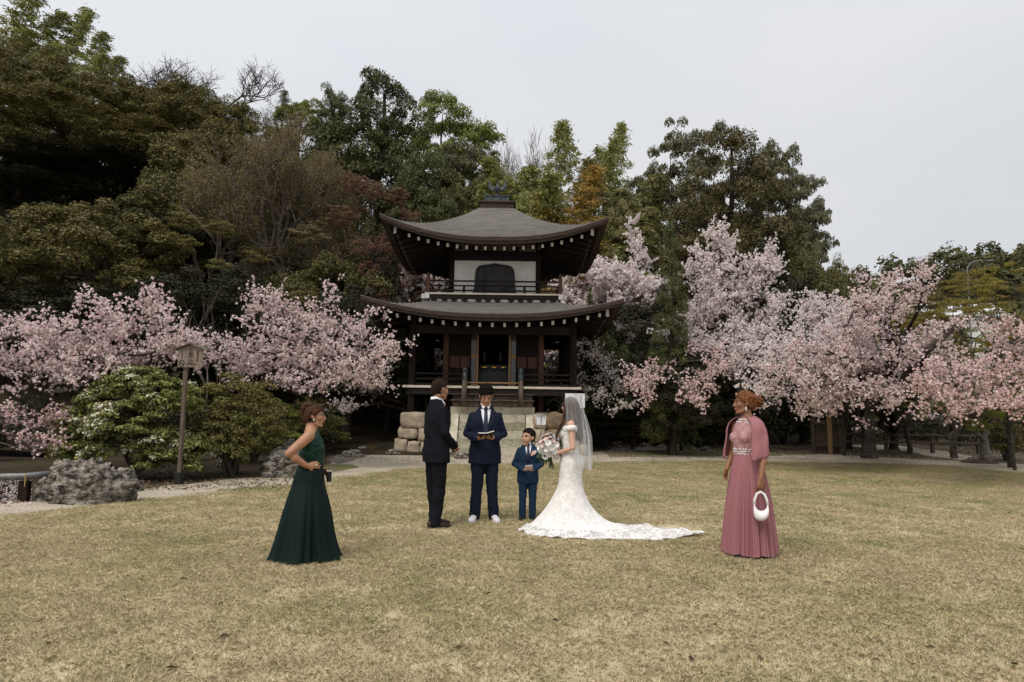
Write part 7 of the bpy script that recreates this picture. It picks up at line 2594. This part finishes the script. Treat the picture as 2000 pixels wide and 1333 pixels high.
# hair: dark brown, loose, some of it over the front shoulder
hb = hair_cap(J['head'], hl_long, 0.012, 8, 0.004, 50, strands=0.002)
hd = J['head']
for k in range(16):
    a = -2.6 + 5.2 * k / 15
    st = hd @ Vector((0.07 * math.sin(a), -0.02 - 0.085 * math.cos(a), 0.01))
    e1 = Vector((0.095 * math.sin(a), -0.05 - 0.085 * math.cos(a), 1.42)) * S
    e2 = Vector((0.115 * math.sin(a), -0.055 - 0.09 * math.cos(a), 1.27 - 0.05 * math.cos(a))) * S
    tube(hb, [hd @ Vector((0.05 * math.sin(a), -0.02 - 0.07 * math.cos(a), 0.08)), st, e1, e2, e2 - Vector((0, 0, 0.07))], [0.02, 0.03, 0.028, 0.02, 0.006], n=7)
for q in ((-0.02, 0.02), (0.015, 0.0), (-0.05, 0.03)):
    tube(hb, [hd @ Vector((-0.065, 0.035 - q[1], 0.03)), hd @ Vector((-0.074, 0.040, -0.07)), Vector((-0.085 + q[0], 0.09, 1.42)) * S, Vector((-0.10 + q[0], 0.135, 1.33)) * S, Vector((-0.07 + q[0], 0.175, 1.24)) * S, Vector((-0.08 + q[0], 0.165, 1.17)) * S], [0.010, 0.015, 0.016, 0.016, 0.012, 0.003], n=8)
obj('hair', hb, M_hairl, bride, smooth=True)
face(bride, J['head'], M_hairl, M_lipr, closed=0.2)
# veil: sheer net falling from the crown down the back
M_veil, n_, l_, o_ = _nodes('veil_net')
d1 = n_.new('ShaderNodeBsdfDiffuse'); d1.inputs['Color'].default_value = (0.80, 0.80, 0.81, 1)
t1 = n_.new('ShaderNodeBsdfTranslucent'); t1.inputs['Color'].default_value = (0.80, 0.80, 0.81, 1)
m1 = n_.new('ShaderNodeMixShader'); m1.inputs['Fac'].default_value = 0.5
tp_ = n_.new('ShaderNodeBsdfTransparent')
lw = n_.new('ShaderNodeLayerWeight'); lw.inputs['Blend'].default_value = 0.32
mr_ = n_.new('ShaderNodeMapRange'); mr_.inputs['To Min'].default_value = 0.20; mr_.inputs['To Max'].default_value = 0.85
m2_ = n_.new('ShaderNodeMixShader')
l_.new(d1.outputs[0], m1.inputs[1]); l_.new(t1.outputs[0], m1.inputs[2])
l_.new(lw.outputs['Facing'], mr_.inputs['Value']); l_.new(mr_.outputs['Result'], m2_.inputs['Fac'])
l_.new(tp_.outputs[0], m2_.inputs[1]); l_.new(m1.outputs[0], m2_.inputs[2]); l_.new(m2_.outputs[0], o_.inputs['Surface'])
V, Q = [], []
nu, nt_ = 110, 40
prof = [(0.0, 0.012, 0.02), (0.04, 0.094, 0.015), (0.10, 0.124, 0.0), (0.2, 0.134, -0.012), (0.35, 0.158, -0.025), (0.55, 0.185, -0.035), (0.75, 0.185, -0.045), (1.0, 0.185, -0.05)]
ztop, zbot = 1.762 * S, 0.82 * S
for i in range(nt_ + 1):
    t = i / nt_
    for k in range(len(prof) - 1):
        if prof[k][0] <= t <= prof[k + 1][0]:
            f = (t - prof[k][0]) / (prof[k + 1][0] - prof[k][0])
            r = prof[k][1] + (prof[k + 1][1] - prof[k][1]) * f
            yc = prof[k][2] + (prof[k + 1][2] - prof[k][2]) * f
            break
    tt = (0.02 * (t / 0.04) ** 2 if t < 0.04 else t)
    z = ztop + (zbot - ztop) * tt
    half = 1.95 - 0.55 * t
    for j in range(nu + 1):
        a = -half - 0.28 + (2 * half + 0.56) * j / nu
        fold = 1 + (0.02 + 0.15 * min(1, t * 2.2)) * (0.6 * math.sin(a * 13 + 0.7 * math.sin(3 * a) + t * 1.5) + 0.5 * math.sin(a * 24 + 1.1 - t * 2) * 0.7)
        V.append((r * math.sin(a) * fold * S, (yc - 0.008 - r * 1.12 * math.cos(a) * fold) * S, z - 0.03 * max(0, math.cos(a)) * t + 0.03 * abs(math.sin(a)) * t))
for i in range(nt_):
    for j in range(nu):
        Q.append((i * (nu + 1) + j, (i + 1) * (nu + 1) + j, (i + 1) * (nu + 1) + j + 1, i * (nu + 1) + j + 1))
link_mesh('veil', quads_mesh('veil', np.array(V), np.array(Q)), M_veil, bride, smooth=True)
bm = bmesh.new()
wr = J['armL'][2]; el = J['armL'][1]
for k in range(14):
    a = 2 * PI * k / 14
    d = (wr - el).normalized(); t = d.orthogonal().normalized(); b = d.cross(t)
    ball(bm, wr - d * 0.02 + (t * math.cos(a) + b * math.sin(a)) * 0.027, 0.007, sub=1)
obj('bracelet', bm, M_pearl, bride)
bm = bmesh.new()
ball(bm, J['head'] @ Vector((-0.084, -0.002, -0.046)), (0.006, 0.006, 0.016), sub=1)
obj('earring', bm, M_pearl, bride)

# bouquet in her hands
bq = empty('bouquet', (0, 0, 0), 0, 'round bouquet of white anemones and blush roses held by the bride', 'bouquet')
MB_ = Matrix.Translation(g) @ Matrix.Rotation(BR, 4, 'Z')
wl_c = MB_.inverted() @ P(1073, 874, (MB_ @ Vector((-0.06, 0.3, 1))).y)
bq.matrix_world = MB_ @ Matrix.Translation(wl_c)
r_ = random.Random(12)
bm = bmesh.new()
ball(bm, (0, 0, 0), 0.085, sub=2)
obj('foliage_core', bm, M_leafg, bq, smooth=True)
nf = 46
for k in range(nf):
    z = 1 - 1.75 * (k + 0.5) / nf
    a = k * 2.399963
    q = math.sqrt(max(0, 1 - z * z))
    n_ = Vector((q * math.cos(a), q * math.sin(a), z))
    c = Vector((n_.x * 0.115, n_.y * 0.115, n_.z * 0.145))
    c *= r_.uniform(0.92, 1.10)
    n_ = (n_ + Vector((r_.uniform(-.35, .35), r_.uniform(-.35, .35), r_.uniform(-.2, .35)))).normalized()
    kind = r_.choice((0, 1, 1, 2, 2, 3, 4, 4, 4))
    rr_ = r_.uniform(0.036, 0.052)
    if kind == 2:
        flower(c, n_, rr_ * 0.85, M_petp, None, bq, 7)
    elif kind in (0, 3):
        flower(c, n_, rr_, M_petw, M_center, bq, 7)
    else:
        flower(c, n_, rr_, M_petw, None, bq, 8)
bm = bmesh.new()
for k in range(26):
    a = r_.uniform(0, 6.28); u = r_.uniform(-1.0, -0.45)
    n_ = Vector((math.cos(a) * math.sqrt(1 - u * u), math.sin(a) * math.sqrt(1 - u * u), u))
    if k < 6:
        n_ = Vector((r_.uniform(-.4, .4), -1, r_.uniform(-0.2, 0.5))).normalized()
    e = n_.cross(Vector((r_.uniform(-1, 1), r_.uniform(-1, 1), 0.3))).normalized()
    b0 = n_ * 0.10
    bm.faces.new([bm.verts.new(p) for p in (b0, b0 + n_ * 0.05 + e * 0.022, b0 + n_ * 0.11 - Vector((0, 0, 0.02)), b0 + n_ * 0.05 - e * 0.022)])
obj('leaves', bm, M_leafg, bq)['kind'] = 'stuff'
bm = bmesh.new()
for k in range(9):
    a = k * 0.7
    tube(bm, [(0.01 * math.cos(a), 0.01 * math.sin(a) - 0.01, -0.08), (0.014 * math.cos(a), 0.014 * math.sin(a) - 0.02, -0.16), (0.03 * math.cos(a), 0.03 * math.sin(a) - 0.03, -0.25)], 0.004, n=5)
obj('stems', bm, M_leafg, bq)['kind'] = 'stuff'

# ---------------------------------------------------------------- the woman in green
S = 1.49 / 1.75
g = G(599, 1094)
GR = rad(14 - 90)
J = std_joints(S, 1.0)
J['head'] = head_matrix(Vector((0, 0.012, 1.590)) * S, -2, 2, 0, S * 1.10)
J['neck'] = Vector((0, -0.006, 1.47)) * S
J['armR'] = [Vector((0.172, -0.020, 1.375)) * S, Vector((0.262, -0.225, 1.185)) * S, Vector((0.175, -0.035, 1.045)) * S]
J['armL'] = [Vector((-0.172, -0.015, 1.375)) * S, Vector((-0.225, -0.02, 1.10)) * S, Vector((-0.15, 0.125, 0.975)) * S]
J['handR'] = (Vector((-0.16, 0.95, 0.10)), Vector((-0.95, -0.15, -0.1)), -1, S * 1.0, 0.18)
J['handL'] = (Vector((0.45, 0.72, -0.5)), Vector((0.6, -0.5, -0.2)), -1, S, 0.6)
sk = skinm('skin_green', (0.36, 0.185, 0.105))
gl = body('person', g, GR, sk, J, 'woman in a dark green sleeveless evening gown, hand on her hip, hair pinned up', True, 1.08)
M_green = fabric('green_satin', (0.0022, 0.0088, 0.0074), (0.004, 0.0140, 0.0118), rough=0.5, sheen=0.0, spec=0.12)
M_greenl = mat('green_beaded_lace', (0.004, 0.020, 0.014), (0.030, 0.10, 0.070), rough=0.4, spec=0.15, scale=42, lo=0.5, hi=0.72, bump=0.4, bscale=60)
bm = bmesh.new()
pr = [(1.02, 0.156, 0.132, 0.0), (1.10, 0.158, 0.138, 0.004), (1.20, 0.172, 0.142, 0.008), (1.30, 0.172, 0.128, 0.0), (1.385, 0.142, 0.092, -0.008), (1.43, 0.092, 0.072, -0.010), (1.465, 0.066, 0.064, -0.008), (1.53, 0.062, 0.062, -0.004)]
for (z, a, b, y), (z2, a2, b2, y2) in zip(pr, pr[1:]):
    tube(bm, [(0, y * S, z * S), (0, y2 * S, z2 * S)], [(a * S, b * S), (a2 * S, b2 * S)], n=28, ref=(0, 1, 0))
for s in (-1, 1):
    ball(bm, Vector((s * 0.072, 0.085, 1.235)) * S, (0.064 * S, 0.056 * S, 0.064 * S), sub=3)
bo = fuse('bodice', bm, 0.008, M_greenl, gl, smooth=12)
wrinkle(bo, 0.005, (30, 30, 30), 5)
bm = bmesh.new()
tube(bm, [(0, 0, 1.015 * S), (0, 0, 1.055 * S)], [(0.164 * S, 0.142 * S), (0.162 * S, 0.140 * S)], n=32, ref=(0, 1, 0))
obj('waistband', bm, M_green, gl, smooth=True)
bm = bmesh.new()
for k in range(14):                                # ruffled stand-up collar
    a = 2 * PI * k / 14
    ball(bm, Vector((0.063 * math.cos(a), 0.063 * math.sin(a) - 0.004, 1.528)) * S, (0.014, 0.014, 0.010), sub=1)
obj('collar', bm, M_greenl, gl, smooth=True)
skirt('skirt', [(1.03 * S, 0.150 * S, 0.130 * S, 0.130 * S), (0.95 * S, 0.180 * S, 0.148 * S, 0.168 * S), (0.82 * S, 0.200 * S, 0.165 * S, 0.195 * S), (0.55 * S, 0.225, 0.200, 0.225), (0.28 * S, 0.260, 0.240, 0.268), (0.10 * S, 0.285, 0.285, 0.305), (0.022, 0.30, 0.315, 0.335)],
      M_green, gl, nt=200, pleats=6, amp=lambda u: 0.004 + 0.085 * float(sstep(0.10, 0.85, u)), seed=9, hemw=lambda a, u, x, y: 0.02 * u * u * math.sin(3 * a + 1))
hb = hair_cap(J['head'], hl_long, 0.013, 5, 0.004, 50, strands=0.0022)
hd = J['head']
for c, r in (((0, -0.085, 0.085), (0.062, 0.055, 0.050)), ((0.01, -0.045, 0.118), (0.062, 0.06, 0.035)), ((0, -0.105, 0.04), (0.05, 0.04, 0.05))):
    ball(hb, hd @ Vector(c), tuple(k * S for k in r), sub=3)
for k in range(9):                                 # twisted locks of the updo
    a = k * 0.7
    c = Vector((0.045 * math.cos(a), -0.095 + 0.012 * math.sin(2 * a), 0.085 + 0.045 * math.sin(a)))
    tube(hb, [hd @ (c + Vector((-0.02, 0.01, 0.012))), hd @ (c + Vector((0, -0.016, 0.0))), hd @ (c + Vector((0.02, 0.008, -0.012)))], [0.008, 0.016, 0.007], n=7)
obj('hair', hb, M_hairm, gl, smooth=True)
face(gl, J['head'], M_hairm, M_lipr)
bm = bmesh.new()
ball(bm, hd @ Vector((0.087, 0.006, -0.036)), 0.008, sub=2)
obj('earring', bm, M_pearl, gl, smooth=True)
bm = bmesh.new()
wr = J['armR'][2]
hdv = Vector(J['handR'][0]).normalized()
rc = wr + hdv * 0.105 * S
tube(bm, [rc + Vector((0.016, -0.006, 0)), rc + Vector((0.018, 0.006, 0))], 0.011, n=10)
obj('ring', bm, M_ringm, gl)
cl = empty('clutch_bag', (0, 0, 0), 0, 'small black clutch bag held in front by the woman in green', 'bag')
MG_ = Matrix.Translation(g) @ Matrix.Rotation(GR, 4, 'Z')
cl.matrix_world = MG_ @ Matrix.Translation(Vector((-0.085, 0.175, 0.775)))
bm = bmesh.new()
box(bm, (0, 0, 0), (0.16, 0.045, 0.105)); bevel_all(bm, 0.012, 2)
bgo = obj('bag_body', bm, M_blackl, cl)
bm = bmesh.new()
box(bm, (0, 0, 0.055), (0.15, 0.05, 0.012))
obj('clasp', bm, M_ringm, cl)

# ---------------------------------------------------------------- the woman in dusty pink
S = 1.67 / 1.75
g = G(1462, 1087)
PR = rad(205 - 90)
J = std_joints(S, 1.0)
J['head'] = head_matrix(Vector((0, 0.010, 1.615)) * S, -30, 1, 0, S * 1.03)
J['armL'] = [Vector((-0.168, -0.018, 1.385)) * S, Vector((-0.235, -0.02, 1.08)) * S, Vector((-0.275, 0.075, 0.835)) * S]
J['armR'] = [Vector((0.168, -0.018, 1.385)) * S, Vector((0.215, -0.02, 1.09)) * S, Vector((0.16, 0.13, 0.90)) * S]
J['handL'] = (Vector((-0.02, 0.12, -1.0)), Vector((0.9, -0.3, 0)), 1, S, 0.5)
J['handR'] = (Vector((-0.2, 0.5, -0.8)), Vector((-0.9, -0.2, 0)), 1, S, 0.4)
J['legL'][2] = Vector((-0.06, 0.05, 0.085)) ; J['legR'][2] = Vector((0.08, 0.0, 0.085))
sk = skinm('skin_pink', (0.23, 0.105, 0.055))
pl = body('person', g, PR, sk, J, 'woman in a dusty pink gown and shawl with an auburn bun, carrying a white handbag', True, 0.95)
M_pinkc = fabric('pink_chiffon', (0.275, 0.115, 0.130), (0.335, 0.150, 0.165), rough=0.8, sheen=0.0, spec=0.08)
M_pinkl = mat('pink_beaded_lace', (0.30, 0.13, 0.14), (0.46, 0.27, 0.27), rough=0.5, scale=48, bump=0.4, bscale=70)
bm = bmesh.new()
pr = [(1.06, 0.136, 0.112, 0.0), (1.13, 0.138, 0.116, 0.004), (1.22, 0.156, 0.124, 0.008), (1.31, 0.160, 0.112, 0.0), (1.39, 0.145, 0.088, -0.010), (1.435, 0.095, 0.070, -0.012), (1.465, 0.068, 0.062, -0.012)]
for (z, a, b, y), (z2, a2, b2, y2) in zip(pr, pr[1:]):
    tube(bm, [(0, y * S, z * S), (0, y2 * S, z2 * S)], [(a * S, b * S), (a2 * S, b2 * S)], n=28, ref=(0, 1, 0))
for s in (-1, 1):
    ball(bm, Vector((s * 0.07, 0.088, 1.245)) * S, (0.064 * S, 0.056 * S, 0.064 * S), sub=3)
bo = fuse('bodice', bm, 0.008, M_pinkl, pl, smooth=12)
bv = bvh_of(bo)
r_ = random.Random(8)
bm = bmesh.new()
for k in range(70):                               # jewelled belt and neckline
    a = 2 * PI * k / 70
    for zz in (1.075, 1.10, 1.125):
        h = bv.ray_cast(Vector((math.cos(a), math.sin(a), zz * S)), Vector((-math.cos(a), -math.sin(a), 0)))
        if h[0] is not None and r_.random() < 0.85:
            ball(bm, h[0] + Vector((math.cos(a), math.sin(a), 0)) * 0.002 + Vector((0, 0, r_.uniform(-.006, .006))), r_.uniform(0.005, 0.010), sub=1)
obj('jewelled_belt', bm, M_pearl, pl)
bm = bmesh.new()
for k in range(40):
    a = PI * k / 39
    for zz, q in ((1.44, 0.9), (1.415, 0.6)):
        h = bv.ray_cast(Vector((math.cos(a), math.sin(a), zz * S)), Vector((-math.cos(a), -math.sin(a), 0)))
        if h[0] is not None and r_.random() < q:
            ball(bm, h[0] + Vector((math.cos(a), math.sin(a), 0)) * 0.002, r_.uniform(0.005, 0.009), sub=1)
obj('jewelled_neckline', bm, M_pearl, pl)
skirt('skirt', [(1.075 * S, 0.138 * S, 0.114 * S, 0.118 * S), (1.0 * S, 0.152 * S, 0.130 * S, 0.150 * S), (0.88 * S, 0.178 * S, 0.148 * S, 0.185 * S), (0.60 * S, 0.208, 0.182, 0.225), (0.32 * S, 0.232, 0.212, 0.25), (0.10 * S, 0.250, 0.232, 0.268), (0.045, 0.256, 0.240, 0.275)],
      M_pinkc, pl, nt=260, pleats=16, amp=lambda u: 0.006 + 0.078 * float(sstep(0.02, 0.7, u)), seed=5, hemw=lambda a, u, x, y: 0.006 * u * math.sin(7 * a))
# shawl over both shoulders, hanging over the upper arms
V, Q = [], []
nu, nv = 72, 16
for i in range(nv + 1):
    t = i / nv
    for j in range(nu + 1):
        s_ = -1 + 2 * j / nu                      # along the shawl, from one front edge over the back to the other
        a = s_ * 2.35                             # angle from straight behind
        kt = [0, 0.08, 0.17, 0.30, 1.0]
        rx = float(np.interp(t, kt, [0.078, 0.150, 0.216, 0.258, 0.284]))
        ry = float(np.interp(t, kt, [0.076, 0.102, 0.120, 0.140, 0.155]))
        zlow = 1.05 + 0.05 * math.cos(a) - 0.05 * max(0, abs(s_) - 0.75)
        z = float(np.interp(t, kt, [1.490, 1.470, 1.428, 1.345, zlow])) - 0.02 * abs(s_) * (1 - t)
        fo = 1 + 0.035 * t * math.sin(a * 9 + 3 * t) + 0.025 * math.sin(a * 3 + t * 9)
        V.append((rx * math.sin(a) * fo * S, (-0.012 - ry * math.cos(a) * fo + (0.03 * t if abs(s_) > 0.8 else 0)) * S, z * S))
for i in range(nv):
    for j in range(nu):
        Q.append((i * (nu + 1) + j, (i + 1) * (nu + 1) + j, (i + 1) * (nu + 1) + j + 1, i * (nu + 1) + j + 1))
so = link_mesh('shawl', quads_mesh('shawl', np.array(V), np.array(Q)), M_pinkc, pl, smooth=True)
sm = so.modifiers.new('cloth_thickness', 'SOLIDIFY'); sm.thickness = 0.006
hb = hair_cap(J['head'], hl_long, 0.014, 2, 0.004, 50, strands=0.0024)
hd = J['head']
bc = Vector((0, -0.135, 0.022))
ball(hb, hd @ (bc + Vector((0, 0.02, 0))), (0.05, 0.05, 0.05), sub=3)
for k in range(16):                               # loose curls of the bun
    n_ = Vector((math.cos(k * 2.4) * math.sqrt(1 - (1 - 2 * (k + .5) / 16) ** 2), math.sin(k * 2.4) * math.sqrt(1 - (1 - 2 * (k + .5) / 16) ** 2), 1 - 2 * (k + .5) / 16))
    c = bc + n_ * 0.043
    t = n_.orthogonal().normalized(); b = n_.cross(t)
    tube(hb, [hd @ (c + (t * math.cos(w) + b * math.sin(w)) * 0.022 + n_ * 0.008 * math.sin(2 * w)) for w in np.linspace(0, 5.2, 9)], [0.008, 0.012, 0.013, 0.013, 0.013, 0.013, 0.012, 0.010, 0.006], n=7)
obj('hair', hb, M_hairr, pl, smooth=True)
face(pl, J['head'], M_hairr, M_lipr)
bm = bmesh.new()
ball(bm, hd @ Vector((-0.086, 0.004, -0.062)), (0.007, 0.007, 0.026), sub=2)
obj('earring', bm, M_pearl, pl, smooth=True)
bm = bmesh.new()
for k in range(2):
    a = J['leg' + 'LR'[k]][2]
    tube(bm, [Vector((a.x, a.y - 0.05, 0.03)), Vector((a.x, a.y + 0.06, 0.03)), Vector((a.x, a.y + 0.19, 0.018))], [(0.03, 0.025), (0.042, 0.028), (0.02, 0.012)], n=10, ref=(0, 0, 1))
obj('sandal', bm, M_blackl, pl, smooth=True)
# white shoulder bag hanging from her hand
MP_ = Matrix.Translation(g) @ Matrix.Rotation(PR, 4, 'Z')
hw_ = MP_ @ (J['armL'][2] + Vector(J['handL'][0]).normalized() * 0.135 * S + Vector((-0.015, 0.01, 0)))
hbg = empty('handbag', hw_, PR + rad(52), 'white crescent handbag hanging from the hand of the woman in pink', 'bag')
M_bag = mat('white_satin', (0.66, 0.65, 0.63), (0.76, 0.75, 0.73), rough=0.4, scale=10, bump=0.3, bscale=14)
lo_ = [(-0.066, -0.118), (-0.074, -0.165), (-0.068, -0.215), (-0.046, -0.252), (-0.015, -0.272), (0.022, -0.274), (0.052, -0.256), (0.068, -0.222), (0.070, -0.17), (0.064, -0.118)]
hi_ = [(-0.060, -0.116), (-0.056, -0.135), (-0.044, -0.155), (-0.030, -0.168), (-0.012, -0.176), (0.010, -0.176), (0.028, -0.166), (0.042, -0.152), (0.052, -0.134), (0.058, -0.116)]
bm = bmesh.new()
sec = []
for (xa, za), (xb, zb2) in zip(lo_, hi_):
    w_b = 0.010 + 0.034 * min(1, (za + 0.118) / -0.11)
    sec.append([bm.verts.new((xa + (xb - xa) * u, w_b * y, za + (zb2 - za) * u)) for u, y in ((0, -0.35), (0.12, -0.9), (0.5, -1.0), (0.9, -0.5), (1.0, 0), (0.9, 0.5), (0.5, 1.0), (0.12, 0.9), (0, 0.35))])
for a_, b_ in zip(sec, sec[1:]):
    for k in range(9):
        bm.faces.new((a_[k], b_[k], b_[(k + 1) % 9], a_[(k + 1) % 9]))
bm.faces.new(sec[0]); bm.faces.new(sec[-1][::-1])
bmesh.ops.recalc_face_normals(bm, faces=bm.faces)
bgb = obj('bag_body', bm, M_bag, hbg, smooth=True)
bm = bmesh.new()
tube(bm, [(-0.066, 0, -0.125), (-0.058, 0, -0.07), (-0.034, 0, -0.015), (0, 0, 0.006), (0.034, 0, -0.015), (0.056, 0, -0.07), (0.063, 0, -0.125)], [(0.012, 0.004)] * 7, n=8, ref=(0, 1, 0.01))
obj('handle', bm, M_bag, hbg, smooth=True)

bpy.data.scenes.remove(WORK)
